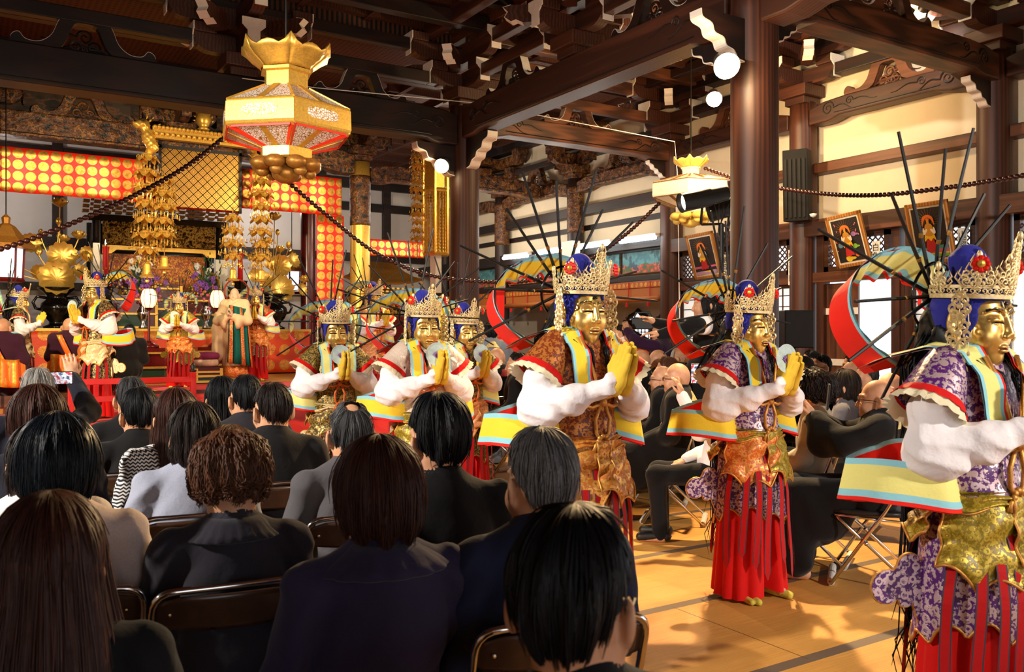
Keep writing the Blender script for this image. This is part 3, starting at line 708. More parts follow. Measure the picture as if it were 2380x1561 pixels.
def hand(s, w, f, n, sx, curl=.25, k=.008, sc=1.0):
    """palm, four unequal fingers with a bend, thumb off the side; w wrist, f finger dir, n palm normal"""
    w, f, n = (np.asarray(q, float) for q in (w, f, n)); f = f/np.linalg.norm(f); n = n-f*(n@f); n /= np.linalg.norm(n); e = np.cross(f, n)*sx
    p = lambda a, b, c=0: w+(f*a+e*b+n*c)*sc
    s.cap(p(0, 0), p(.045, 0), .024*sc, .026*sc, .02).cap(p(.03, -.02), p(.075, -.027), .017*sc, .013*sc, .012).cap(p(.03, .02), p(.075, .026), .017*sc, .013*sc, .012).cap(p(.05, 0), p(.078, 0), .018*sc, .014*sc, .012)
    for b, L in zip((-.031, -.011, .010, .029), (.078, .088, .082, .064)):
        m = p(.08+L*.45, b*1.05, L*.45*curl); t = p(.08+L*.45+L*.5*math.cos(curl*2.4), b*1.08, L*.45*curl+L*.5*math.sin(curl*2.4))
        s.cap(p(.072, b), m, .0095*sc, .0088*sc, .004).cap(m, t, .0088*sc, .0072*sc, .003)
    s.cap(p(.02, -.03, .004), p(.055, -.058, .02), .0125*sc, .0105*sc, .008).cap(p(.055, -.058, .02), p(.09, -.052, .034), .0105*sc, .008*sc, .003)
    return s
class Pose:
    def __init__(q, stand=False, yaw=0, pitch=0, arms=None, w=1.0, lean=0.0):
        q.stand = stand; q.dz = .435 if stand else 0; q.yaw = yaw; q.pitch = pitch; q.w = w; q.lean = lean
        q.sh = [np.array((x*.172*w, -.05+lean, .950+q.dz)) for x in (-1, 1)]
        de = [(np.array((x*.228*w, .0+lean, .70+q.dz)), np.array((x*.09, .22, .60+q.dz*.8)) if not stand else np.array((x*.26*w, .10, .50+q.dz)), np.array((-x*.4, 1., -.25)) if not stand else np.array((0, .25, -1.)), np.array((0, 0, -1.)) if not stand else np.array((-x, 0, 0.))) for x in (-1, 1)]
        q.arm = [d if a is None else tuple(np.array(v, float) for v in a) for d, a in zip(de, arms or (None, None))]
        q.hc = np.array((0, -.025+lean*1.3, 1.092+q.dz)); q.R = rotm(x=math.radians(pitch), z=math.radians(yaw))
def mk_person_body(q, h=.009, key=None):
    s = S(.05); w = q.w; dz = q.dz; l = q.lean
    s.ell((0, -.045+l, .80+dz), (.130*w, .088, .19)).ell((0, -.01, .58+dz*.95), (.130*w, .105, .15))
    for x_ in (0, 1): s.cap((0, -.055+l, .945+dz), q.sh[x_]*np.array((.95, 1, 1))+np.array((0, 0, -.05)), .040, .032, .03).cap((0, -.055+l, .97+dz), q.hc+np.array((0, -.02, -.06)), .056*w, .053)
    s.fn(lambda P: _HS((P-q.hc)@q.R), .03)
    for i, x in enumerate((-1, 1)):
        el, wr, f, n = q.arm[i]; s.cap(q.sh[i]*np.array((.98, 1, 1))+np.array((0, 0, -.055)), el, .034, .033).cap(el, wr, .034, .026)
    for i, x in enumerate((-1, 1)): el, wr, f, n = q.arm[i]; hand(s, wr, f, n, x, .3)
    for x in (-1, 1):
        if q.stand: s.cap((x*.09, 0, .95), (x*.10, .01, .50), .08, .055).cap((x*.10, .01, .50), (x*.105, -.02, .09), .055, .038).cap((x*.105, -.02, .04), (x*.12, .14, .03), .04, .03)
        else: s.cap((x*.095, .02, .52), (x*.11, .42, .50), .075, .056).cap((x*.11, .42, .50), (x*.11, .40, .09), .055, .036).cap((x*.11, .38, .035), (x*.12, .55, .03), .038, .03)
    zt = q.hc[2]+.17; return sdfmesh('body', s, (-.62, -.35, -.01), (.62, .75, max(zt, max(a[1][2] for a in q.arm)+.24)), h)
def mk_jacket(q, seed=0, h=.009, long=False, loose=0.0, sleeve=1.0):
    s = S(.045); w = q.w; dz = q.dz; l = q.lean; g = .02+loose
    s.ell((0, -.045+l, .81+dz), (.152*w+g, .104+g, .215)).ell((0, -.015, .58+dz), (.150*w+g, .125+g, .17)).cap((0, -.058+l, .96+dz), (0, -.062+l, 1.015+dz), .082, .062, .05)
    for x_ in (0, 1): s.cap((0, -.055+l, .962+dz), q.sh[x_]*np.array((1.0, 1, 1))+np.array((0, 0, -.022)), .060, .044+g*.5, .04)
    for i, x in enumerate((-1, 1)):
        el, wr, f, n = q.arm[i]; d = (wr-el)/np.linalg.norm(wr-el); w2 = el+(wr-el)*sleeve*.97
        s.cap(q.sh[i]+np.array((x*.012, 0, -.03)), el, .050+g*.6, .046+g*.6, .022).cap(el, w2, .048+g*.6, .036+g*.5, .03)
    if long and not q.stand:
        for x in (-1, 1): s.cap((x*.08, .02, .52), (x*.10, .40, .50), .10, .075, .05)
    if q.stand: s.box((0, 0, .74), (.4, .4, .12), .01, .02, '-')
    s.ell((q.hc[0], q.hc[1]-.02, q.hc[2]-.085), (.060, .066, .055), .01, '-')
    r = np.random.default_rng(seed); a = r.uniform(0, 6, 3)
    s.disp = lambda P: .005*vnoise(P*np.array((11, 11, 8)), seed)+.0055*(np.abs(np.sin((P[:, 2]*30+np.abs(P[:, 0])*46+2.6*vnoise(P*5, seed+7))))-.5)*np.clip((np.abs(P[:, 0])-.08)*7, .15, 1)+.0030*np.sin((P[:, 2]*40+np.abs(P[:, 0])*52+4*vnoise(P*6, seed+1)+a[0]))*np.clip((np.abs(P[:, 0])-.10)*8, 0, 1)+.003*np.sin(P[:, 2]*48-np.abs(P[:, 0])*20+3*vnoise(P*5, seed+2))*(P[:, 2]-dz < .72)
    return sdfmesh('jacket', s, (-.62, -.38, .40), (.62, .62, max(1.12+dz, max(a_[1][2] for a_ in q.arm)+.08)), h)
def mk_trousers(q, skirt=False):
    s = S(.04)
    if q.stand: s.ell((0, 0, .92), (.165, .125, .12)).both(lambda s, x: s.cap((x*.085, 0, .9), (x*.10, 0, .08), .095, .065))
    else:
        s.ell((0, -.01, .53), (.175, .14, .10))
        s.both(lambda s, x: s.cap((x*.09, .02, .53), (x*.105, .43, .51), .092, .072, .10 if skirt else .03).cap((x*.105, .43, .51), (x*.105, .40, .30 if skirt else .06), .075, .060))
        if skirt: s.ell((0, .28, .50), (.15, .2, .07), .06)
    s.disp = lambda P: .003*vnoise(P*14, 4)
    return sdfmesh('trousers' if not skirt else 'skirt', s, (-.3, -.25, -.0), (.3, .62, 1.06 if q.stand else .68), .012)
def mk_shoes(q):
    s = S(.02); y0 = -.02 if q.stand else .38; s.both(lambda s, x: s.cap((x*.105, y0-.02, .045), (x*.118, y0+.17, .035), .043, .036))
    return sdfmesh('shoes', lambda P: np.maximum(s(P), .004-P[:, 2]), (-.2, y0-.1, 0), (.2, y0+.25, .12), .010)
def mk_robe(q, seed=0, h=.011):
    """wide sleeved monk's robe to the ankles"""
    s = S(.06); dz = q.dz; l = q.lean
    s.ell((0, -.03+l, .83+dz), (.185, .13, .22)).ell((0, -.01, .56+dz), (.20, .155, .18)).cap(q.sh[0]*1.0, q.sh[1]*1.0, .072, .072).cap((0, -.058+l, .98+dz), (0, -.06+l, 1.015+dz), .085, .07)
    for i, x in enumerate((-1, 1)):
        el, wr, f, n = q.arm[i]; s.cap(q.sh[i], el, .068, .07).cap(el, el+(wr-el)*.86, .07, .062); s.ell(el+(wr-el)*.6+np.array((0, 0, -.09)), (.05, .10, .10), .08)
    if q.stand: s.cap((0, 0, .95), (0, .01, .10), .19, .20, .08)
    else: s.both(lambda s, x: s.cap((x*.09, .02, .54), (x*.12, .43, .52), .105, .095).cap((x*.12, .43, .50), (x*.13, .42, .12), .10, .10, .08)).ell((0, .30, .40), (.2, .2, .2), .08)
    s.ell((q.hc[0], q.hc[1]-.015, q.hc[2]-.085), (.062, .068, .06), .01, '-')
    s.disp = lambda P: .006*vnoise(P*np.array((11, 11, 6)), seed)+.005*np.sin(P[:, 0]*46+P[:, 1]*40+3*vnoise(P*5, seed+1))*(P[:, 2] < .55+dz)
    return sdfmesh('robe', s, (-.62, -.36, .01), (.62, .70, max(1.12+dz, max(a[1][2] for a in q.arm)+.06)), h)
def mk_collarband(q, r0=.062, r1=.066, z0=-.135, z1=-.088, name='shirt_collar', front=.02):
    b = B(); c = q.hc+np.array((0, -.028, 0)); n = 28; rows = []
    for k in range(n+1):
        a = 2*PI*k/n; f = max(0, math.sin(a)); rows.append([(c[0]+r*math.cos(a), c[1]+r*1.05*math.sin(a)+.012*f, c[2]+z-front*f) for r, z in ((r1+.014, z0), ((r0+r1)/2+.003, (z0+z1)/2+.004), (r0, z1))])
    b.grid(rows); me = b.mesh(name); me.polygons.foreach_set('use_smooth', [True]*len(me.polygons)); return me
def mk_stole(q):
    """folded brocade stole lying round the neck and down the front"""
    b = B(); c = q.hc+np.array((0, -.028, 0)); rows = []
    for k in range(41):
        t = k/40*2-1; a = -PI/2+t*PI*.80; z = -.085-.055*abs(t)**2; f = max(0, abs(t)-.72)/.28
        for_ = np.array((math.cos(a), math.sin(a)*1.05, 0)); p = c+for_*.072+np.array((0, .05*f, z-.16*f))
        rows.append([tuple(p+for_*d+np.array((0, 0, e))) for d, e in ((-.004, .02), (.012, .012), (.036, -.03), (.052, -.062))])
    b.grid(rows); me = b.mesh('stole'); me.polygons.foreach_set('use_smooth', [True]*len(me.polygons)); return me
# hair: star-shaped shell with combed strands; az=0 at the back of the head
PHI = {'short': ([0, .5, 1.0, 1.35, 1.62, 2.0, 2.5, 3.15], [2.28, 2.28, 2.02, 1.58, 1.34, 1.25, .95, .80]), 'bob': ([0, .8, 1.5, 1.95, 2.3, 3.15], [1.75, 1.75, 1.75, 1.70, .95, .85]), 'long': ([0, .8, 1.5, 1.95, 2.3, 3.15], [1.72, 1.72, 1.72, 1.68, .9, .85])}
HR = {}
def mk_hair(style, g=.016, drop=0.0, hole=0.0, rough=.004, seed=0, nst=900, curl=0.0, flare=0.0, rs=.0016, vol=1.0, tilt=0.0):
    r = np.random.default_rng(seed); az_, ph_ = PHI['short' if drop == 0 else 'bob']
    if seed == 12: ph_ = [2.5, 2.48, 2.15, 1.62, 1.36, 1.25, .95, .80]
    ph = np.random.default_rng(seed+9).uniform(0, 6, 6)
    whorl = rotm(x=.30)
    def pos(az, t, off=0.0):
        az = np.asarray(az, float); pe = np.interp(np.abs(az), az_, ph_); T = np.minimum(t/.62, 1) if drop else t
        phi = hole+(pe-hole)*T; gg = g*(.75+.25*np.cos(phi))*vol*(1 if drop else 1-.88*np.clip((t-.38)/.6, 0, 1)**1.2)+off
        gg = gg+rough*np.sin(az*7+ph[0]+3*phi)*np.sin(phi)+rough*.8*np.sin(az*17+ph[1])*np.sin(phi)**2
        d = np.stack([np.sin(phi)*np.sin(az), -np.sin(phi)*np.cos(az), np.cos(phi)], -1)
        if tilt: d = d@rotm(x=tilt).T
        p = d*np.stack([.076+gg, .097+gg, .107+gg], -1)+np.array((0, -.012, .03))
        if drop:
            q = np.clip((t-.62)/.38, 0, 1); back = np.clip(1-np.abs(az)/2.3, 0, 1)**.5; fl = flare*np.sin(q*PI*.5)-.018*q*q
            p = p+np.stack([np.sin(az)*fl, -np.cos(az)*fl*.9-.02*back*q*(drop > .2), -q*drop*(.55+.45*back)-q*.01*np.sin(az*9+ph[2])], -1)
        return p
    n, m = 100, 30; b = B(); A = np.linspace(-PI, PI, n+1); T = np.linspace(0, 1, m+1)
    Pg = np.stack([pos(A, np.full(n+1, t)) for t in T], 1); U = np.stack(np.meshgrid((A+PI)/(2*PI), T, indexing='ij'), -1)
    if curl: Pg = Pg+(curl*np.stack([vnoise(Pg.reshape(-1, 3)*38, k) for k in (1, 2, 3)], -1)).reshape(Pg.shape)
    b.grid(Pg, uv=U)
    for k in range(nst):
        a = r.uniform(-PI, PI) if r.random() < .2 else r.normal()*1.0; t0 = r.uniform(0, .6); t1 = min(1.03, t0+r.uniform(.25, .7)); ts = np.linspace(t0, t1, 7)
        aa = a+r.normal()*.05+(ts-t0)*r.normal()*.14; off = .0015+.004*r.random()*np.linspace(.2, 1, 7)+.010*(r.random() < .08)*np.linspace(0, 1, 7)
        pts = pos(aa, ts, off)
        if curl: f = r.uniform(14, 26); pts = pts+curl*.9*np.stack([np.sin(ts*f+r.uniform(0, 6)), np.cos(ts*f), np.sin(ts*f*.7+2)], -1)
        o = len(b.v); b.tube(pts, [rs*.6, rs, rs, rs, rs, rs*.8, rs*.3], 3, False); u0 = r.random()
        b.uv.update({i: (u0, float(r.random())) for i in range(o, len(b.v))})
    me = b.mesh('hair'); me.polygons.foreach_set('use_smooth', [True]*len(me.polygons)); return me
hairmat('hair_brown', (40, 22, 14), (116, 70, 44)); hairmat('hair_redbrown', (26, 11, 9), (84, 46, 34)); hairmat('hair_darkbrown', (12, 8, 7), (44, 30, 25)); hairmat('hair_grey', (40, 40, 44), (150, 150, 152)); hairmat('hair_silver', (96, 94, 92), (196, 192, 186)); hairmat('hair_saltpepper', (24, 24, 27), (92, 92, 94))
hairmat('hair_blacksheen', (5, 7, 10), (34, 44, 56), .3)  # black hair with the cool daylight sheen put into its strand colour
for nm, c_ in (('suit_black', (11, 11, 14)), ('suit_navy', (28, 36, 66)), ('suit_darknavy', (16, 18, 32)), ('dress_plum', (44, 40, 70)), ('suit_charcoal', (36, 34, 40)), ('blouse_charcoal', (46, 44, 54)), ('suit_grey', (78, 76, 80)), ('shirt_bluegrey', (150, 156, 176)), ('robe_black', (9, 8, 9)), ('robe_purple', (58, 22, 42)), ('happi_purple', (52, 22, 56)), ('robe_orange', (236, 96, 30)), ('robe_white', (226, 228, 240)), ('robe_grey', (126, 132, 140)), ('linen_beige', (176, 160, 138)), ('knit_pink', (226, 210, 208)), ('lace_white', (240, 232, 228)), ('collar_green', (20, 62, 54)), ('jacket_grey', (96, 94, 100)), ('tabi_white', (236, 232, 230)), ('sash_red', (150, 46, 50))):
    cloth(nm, c_, .85, .12, 500, .12)
brocade('stole_gold', (196, 168, 104), (236, 212, 150), (170, 140, 84), 30, .3); spots('stole_orange', (240, 112, 24), (250, 190, 70), .07, .022, 'Object', .5)
g = N('zigzag').set(.85); tc = g.n('ShaderNodeTexCoord'); sp = g.n('ShaderNodeSeparateXYZ'); g.l(tc, sp, 'Object')
zz = g.math('PINGPONG', g.math('MULTIPLY', g.math('ADD', sp, g.math('MULTIPLY', sp, .6, 1), 0, 0), 1.0), .009); f = g.math('FRACT', g.math('MULTIPLY', g.math('ADD', sp, zz, 2, 0), 62.0))
g.l(g.ramp(f, [(.46, (222, 218, 216)), (.54, (28, 28, 36))]), g.b, 0, 'Base Color')
_cache = {}
def cached(key, f):
    if key not in _cache: _cache[key] = f()
    return _cache[key]
HAIRS = dict(short=dict(style='short'), shortthick=dict(style='short', g=.030, rough=.006, seed=3), shortgrey=dict(style='short', g=.020, seed=2, rs=.002), thin=dict(style='short', g=.009, seed=5), bald_crown=dict(style='short', g=.010, hole=.40, seed=6, tilt=.42),
             bob=dict(style='bob', g=.026, drop=.10, seed=7, flare=.012), bobround=dict(style='bob', g=.034, drop=.085, seed=8, flare=.0, nst=1200), long=dict(style='long', g=.028, drop=.42, seed=9, flare=.05, nst=1600, rs=.0022), curly=dict(style='bob', g=.046, drop=.05, seed=10, curl=.010, nst=1500, flare=.0, rs=.0026), shortfull=dict(style='short', g=.028, rough=.006, seed=12, rs=.0019), longthin=dict(style='long', g=.022, drop=.26, seed=11, flare=.02))
def person(label, loc, head, sc=1.0, pose=None, pk='sit', hair='short', hairm='hair_black', top='suit_black', bottom='suit_black', collar='white', group=None, robe=False, stole=None, skirt=False, hq=.009, chairlab=None, seed=0, loose=0.0, sleeve=1.0, skin='skin', chead=None):
    q = pose or Pose(); t = thing('person', label, 'person', loc, -math.radians(head), group=group, scale=sc)
    link('body', cached(('b', pk, hq), lambda: mk_person_body(q, hq)), [skin], t)
    if hair:
        o = link('hair', cached(('h', hair), lambda: mk_hair(**HAIRS[hair])), [hairm], t); o.matrix_basis = Matrix.Translation(q.hc) @ Matrix(q.R.tolist()).to_4x4()
    if robe: link('robe', cached(('r', pk), lambda: mk_robe(q, seed)), [top], t)
    else:
        link('jacket', cached(('j', pk, seed, hq, loose, sleeve, skirt), lambda: mk_jacket(q, seed, hq, skirt, loose, sleeve)), [top], t)
        link('skirt' if skirt else 'trousers', cached(('t', q.stand, skirt), lambda: mk_trousers(q, skirt)), [bottom], t)
        link('shoes', cached(('s', q.stand), lambda: mk_shoes(q)), ['black'], t)
    if stole: link('stole', cached(('st', pk), lambda: mk_stole(q)), [stole], t)
    elif collar: link('shirt_collar', cached(('c', pk), lambda: mk_collarband(q)), [{'white': 'white'}.get(collar, collar)], t)
    if chairlab: chair(Vector(loc)+Vector((0, 0, 0)), head if chead is None else chead, chairlab)
    return t
def stool(loc, label, group=None):
    t = thing('stool', label, 'stool', loc, group=group)
    B().box((0, 0, .435), (.36, .36, .04)).obj('seat', 'chair_pad', t, world=False, bevel=.012)
    for sx in (-1, 1):
        for sy in (-1, 1): B().cyl((sx*.15, sy*.15, .42), (sx*.17, sy*.17, 0), .014, n=8).obj('leg', 'mid_z', t, world=False)
    return t
def glasses(t, q, m='black'):
    b = B()
    for x in (-1, 1):
        b.tube([(x*.033+.023*math.cos(a), .100, .014+.017*math.sin(a)) for a in np.linspace(0, 2*PI, 17)], .0022, 5, False); b.tube([(x*.056, .099, .018), (x*.078, .075, .018), (x*.088, .0, .012), (x*.085, -.02, -.004)], .0022, 5)
    b.tube([(-.011, .100, .018), (.011, .100, .018)], .0022, 5)
    o = b.obj('glasses', m, t, world=False); o.matrix_basis = Matrix.Translation(q.hc) @ Matrix(q.R.tolist()).to_4x4(); return o
def hpos(px, d, head, q, sc=1.0):
    """floor point that puts this pose's head at photo column px, depth d"""
    p = G(px, d); a = -math.radians(head); o = Vector((q.hc[0], q.hc[1], 0))*sc
    return p-Vector((o.x*math.cos(a)-o.y*math.sin(a), o.x*math.sin(a)+o.y*math.cos(a), 0))
# ================================================================== masked dancers: materials
gold('mask_gold', (246, 204, 118), .22, 25, .03); M['mask_gold'].node_tree.nodes['Principled BSDF'].inputs['Metallic'].default_value = .8; gold('filigree_gold', (250, 226, 170), .42, 80, .05)
flat('eye_dark', (24, 18, 14), .4); flat('lip_red', (128, 40, 26), .4); flat('jewel_red', (214, 24, 20), .25); flat('jewel_white', (235, 235, 230), .3)
cloth('hood_blue', (42, 44, 142), .8); cloth('sleeve_white', (246, 240, 244), .8, .03, wr=.5); cloth('red_silk', (214, 16, 14), .7, .08); cloth('ribbon_red', (190, 18, 22), .7, .08)
cloth('glove_yellow', (226, 190, 62), .85, .06); cloth('tabi_yellow', (214, 202, 84), .85, .06); cloth('scarf_red', (238, 40, 26), .75, .05); cloth('scarf_blue', (150, 212, 226), .8, .04)
cloth('scarf_yellow', (246, 212, 60), .8, .05); cloth('scarf_lemon', (240, 232, 140), .8, .05); flat('cord_orange', (214, 104, 34), .45, 0, .2, 200, .4); flat('ribbon_edge', (70, 52, 66), .7)
gold('trim_gold', (222, 160, 80), .4, 90, .3); cloth('trim_cream', (240, 226, 190), .85, .06)
hairmat('hair_black', (6, 6, 8), (26, 28, 34))
brocade('silk_brown', (122, 50, 22), (206, 128, 56), (70, 40, 46), 27, .45); brocade('silk_purple', (84, 28, 108), (214, 186, 190), (150, 110, 150), 24, .5)
brocade('silk_cream', (214, 188, 168), (240, 224, 206), (96, 34, 52), 12, .35); brocade('silk_olive', (74, 60, 30), (190, 156, 76), (40, 34, 30), 30, .5)
brocade('silk_black', (34, 30, 34), (186, 150, 86), (90, 80, 70), 20, .5); brocade('silk_moss', (134, 112, 26), (196, 168, 60), (214, 190, 90), 30, .5)
brocade('silk_orange', (214, 104, 34), (240, 164, 84), (120, 90, 96), 26, .4); brocade('silk_beige', (226, 200, 148), (244, 226, 176), (110, 90, 110), 22, .3)
brocade('silk_salmon', (232, 150, 96), (246, 190, 130), (196, 92, 70), 22, .3); brocade('silk_goldorange', (196, 112, 36), (236, 176, 84), (120, 84, 72), 24, .5)
# ================================================================== masked dancers: shared shapes
D = {}
def hd(P): return P
HZ = 1.51
def mk_mask():
    s = S(.02)
    s.ell((0, -.012, .02), (.082, .098, .118)).ell((0, .022, -.045), (.068, .072, .088), .04).ell((0, .062, -.105), (.026, .024, .024), .03)
    s.both(lambda s, x: s.ell((x*.042, .058, -.035), (.030, .030, .036), .03))
    s.cap((0, .090, .042), (0, .110, -.026), .006, .0125, .014).ell((0, .104, -.032), (.017, .011, .009), .008)
    def brow(s, x):
        s.chain([(x*.008, .093, .030), (x*.022, .093, .044), (x*.042, .084, .047), (x*.062, .062, .034)], [.0035, .004, .004, .003], .007)
        s.ell((x*.034, .078, .012), (.023, .017, .013), .008)
        s.ell((x*.034, .090, .0065), (.022, .010, .0022), .003, '-')
        s.ell((x*.013, .105, -.036), (.007, .008, .007), .005)
        s.cap((x*.074, -.002, .03), (x*.086, -.022, .04), .008, .008, .006)
        s.ell((x*.088, -.012, .0), (.010, .026, .046), .008).ell((x*.097, -.010, .008), (.006, .015, .028), .006, '-').ell((x*.084, -.004, -.062), (.009, .013, .03), .012)
    s.both(brow)
    s.ell((0, .093, -.066), (.025, .013, .0062), .004).ell((0, .091, -.078), (.021, .014, .0075), .005).ell((0, .104, -.0715), (.024, .012, .0015), .002, '-')
    s.ell((0, .093, .062), (.0065, .006, .0065), .003).cap((0, -.01, -.06), (0, -.02, -.15), .055, .055, .02)
    def mf(C):
        x = np.abs(C[:, 0]); z = C[:, 2]; f = C[:, 1] > .05
        eye = f & (np.abs(x-.034) < .021) & (np.abs(z-.0065+((x-.034)/.021)**2*.003) < .0026)
        brw = f & (x > .010) & (x < .062) & (np.abs(z-(.046-((x-.036)/.03)**2*.014)) < .0022) & (C[:, 1] > .06)
        lip = f & (x < .020) & (np.abs(z+.0715) < .0030); urn = f & (x < .0062) & (np.abs(z-.062) < .0062)
        return np.where(lip, 2, np.where(eye | urn | brw, 1, 0))
    return sdfmesh('mask', s, (-.115, -.125, -.17), (.115, .135, .155), .0026, mf)
def mk_hood():
    s = S(.02).ell((0, -.018, .03), (.094, .112, .124)).cap((0, -.02, .02), (0, -.03, -.09), .090, .085, .03)
    s.box((0, .14, -.05), (.071, .135, .120), .035, .012, '-').box((0, .06, -.2), (.2, .12, .10), .02, .02, '-')
    s.both(lambda s, x: s.ell((x*.11, -.012, -.005), (.030, .03, .06), .01, '-'))
    s.box((0, 0, -.17), (.2, .2, .07), .01, .01, '-')
    def bun(P):
        q = P-np.array((0, -.025, 0)); r = np.hypot(q[:, 0], q[:, 1]); a = np.arctan2(q[:, 1], q[:, 0]); z = q[:, 2]
        R = .048+.010*np.clip((z-.16)/.08, 0, 1)+.0018*np.sin(22*a); d = np.maximum(r-R, np.abs(z-.145)-.055)
        return smin(d, np.linalg.norm(q-np.array((0, 0, .190)), axis=1)-.052, .02)
    s.fn(bun, .02)
    return sdfmesh('hood', s, (-.125, -.15, -.13), (.125, .125, .30), .004)
def arm_pts(x): return [(x*.185, -.01, 1.345), (x*.28, .03, 1.085), (x*.055, .262, 1.185)]
def mk_sleeve(x):
    p = arm_pts(x); s = S(.05); m = tuple((np.array(p[1])+np.array(p[2]))/2+np.array((0, 0, -.012)))
    s.chain([p[0], tuple((np.array(p[0])+np.array(p[1]))/2), p[1], m, p[2]], [.040, .066, .070, .060, .036]).ell((x*.25, .05, 1.045), (.06, .08, .05), .05)
    s.cap(p[2], (x*.045, .272, 1.205), .040, .036, .012)
    s.disp = lambda P: .004*vnoise(P*np.array((16, 16, 22)), 3)+.005*np.sin(np.linalg.norm(P-np.array(p[2]), axis=1)*95+3*vnoise(P*14, 5))*np.exp(-np.linalg.norm(P-np.array(p[2]), axis=1)*9)+.0065*(np.abs(np.sin(P[:, 2]*34+P[:, 1]*38+P[:, 0]*x*12+3.2*vnoise(P*6, 8)))-.5)
    return sdfmesh('sleeve', s, (min(0, x*.42), -.13, .96), (max(0, x*.42), .36, 1.46), .0065)
def mk_glove(x):
    s = S(.012); f = np.array((0, .36, .93)); f /= np.linalg.norm(f); w = np.array((0, .93, -.36)); w /= np.linalg.norm(w); o = np.array((x*.020, .285, 1.205)); n = np.array((x, 0, 0.))
    Pt = lambda a, b, c=0: tuple(o+f*a+w*b+n*c)
    s.cap(Pt(-.035, 0, .006), Pt(.01, 0), .034, .036, .02)
    for b in (-.028, -.009, .010, .028): s.cap(Pt(.0, b*.8), Pt(.075, b), .020, .0165, .016)
    for b, L in zip((-.033, -.011, .011, .032), (.150, .170, .160, .132)): s.cap(Pt(.07, b), Pt(L, b*1.06, -.004), .0145, .0115, .006)
    s.chain([Pt(-.015, -.035, .004), Pt(.045, -.058, .004), Pt(.095, -.060, -.002)], [.018, .0155, .012], .012)
    s.fn(lambda P: -(P[:, 0]*x), .004, '-') if False else None
    s.fn(lambda P: P[:, 0]*x-.0015, .003, 'x') if False else None
    s.disp = lambda P: .0012*vnoise(P*90, 2)
    base = s
    return sdfmesh('glove', lambda P: np.maximum(base(P), .0012-P[:, 0]*x), (min(0, x*.11), .16, 1.10), (max(0, x*.11), .42, 1.45), .0038)
def torso(s, g=0.0):
    s.ell((0, -.01, 1.18), (.168+g, .108+g, .22)).ell((0, -.005, .98), (.150+g, .112+g, .18)).cap((-.15, -.01, 1.33), (.15, -.01, 1.33), .058+g, .058+g).cap((0, -.01, 1.33), (0, 0, 1.44), .06+g*.5, .055)
    return s
def mk_body():
    s = torso(S(.05)); s.ell((0, -.01, 1.53), (.075, .092, .115), .03).cap((0, 0, 1.36), (0, -.005, 1.48), .052, .05)
    for x in (-1, 1):
        p = arm_pts(x); s.chain(p, [.042, .034, .02]).cap(p[2], (x*.02, .30, 1.25), .016, .012).chain([(x*.09, 0, .92), (x*.095, .01, .5), (x*.10, -.01, .09)], [.085, .06, .042]).cap((x*.10, 0, .05), (x*.11, .13, .035), .04, .03)
        s.ell((x*.022, .05, 1.50), (.018, .03, .02), .01)
    return sdfmesh('body', s, (-.4, -.2, 0), (.4, .4, 1.70), .013)
def mk_vest():
    s = torso(S(.05), .022); s.box((0, 0, .84), (.3, .3, .05), .01, .02, '-'); s.box((0, .02, 1.50), (.075, .09, .08), .03, .02, '-')
    s.cap((0, -.01, .97), (0, .0, .93), .15, .155, .03)
    s.disp = lambda P: .004*vnoise(P*np.array((16, 16, 9)), 11)+.003*np.sin(P[:, 2]*60+P[:, 0]*30+3*vnoise(P*7, 4))*(P[:, 2] < 1.1)
    return sdfmesh('vest', s, (-.26, -.18, .86), (.26, .18, 1.46), .0065)
def mk_cap(x):
    """brocade shoulder cap + its red and cream ruffle"""
    A = np.array((x*.11, -.01, 1.395)); Bq = np.array((x*.235, .0, 1.235)); ax = Bq-A; L = np.linalg.norm(ax); ax /= L
    e1 = np.cross(ax, (0, 1., 0)); e1 /= np.linalg.norm(e1); e2 = np.cross(ax, e1)
    def ring(t, r, fr=0, n=48): return [tuple(A+ax*L*t+(e1*math.cos(k/n*2*PI)*1.0+e2*math.sin(k/n*2*PI)*1.05)*(r+fr*math.sin(k*2.4+.7*math.sin(k)))) for k in range(n+1)]
    b = B(); b.grid([ring(t, r) for t, r in ((-.1, .04), (.05, .066), (.3, .080), (.6, .090), (.88, .100), (.96, .103))]); cap_ = b.mesh('shoulder_cap')
    b = B(); b.cur = 0; b.grid([ring(t, r, f) for t, r, f in ((.90, .104, 0), (.98, .111, .002), (1.06, .117, .005))]); b.cur = 1; b.grid([ring(t, r, f) for t, r, f in ((1.00, .108, .001), (1.10, .116, .006), (1.22, .124, .012))])
    return cap_, b.mesh('ruffle')
def cone(th, z, r0, r1, z0, z1, ry=.8, pl=0, n=14, ph=0):
    t = (z0-z)/(z0-z1); r = r0+(r1-r0)*t; r = r*(1+pl*t*(abs(math.sin(n*th/2+ph))*2-1)); return (r*math.cos(th), r*math.sin(th)*ry, z)
def mk_hakama():
    b = B(); n = 168
    def pt(k, z):
        th = 2*PI*k/n; x, y, z_ = cone(th, z, .155, .225, .92, .03, .80, .05, 15)
        f = math.exp(-((th-PI/2)/.16)**2)+math.exp(-((th-1.5*PI)/.16)**2); t = (.92-z)/.89
        return (x, y*(1-.75*f*t), z+.03*f*t-.012*math.sin(th*2+.5)*t)
    b.grid([[pt(k, z) for z in np.linspace(.92, .03, 22)] for k in range(n+1)]); return b.mesh('hakama')
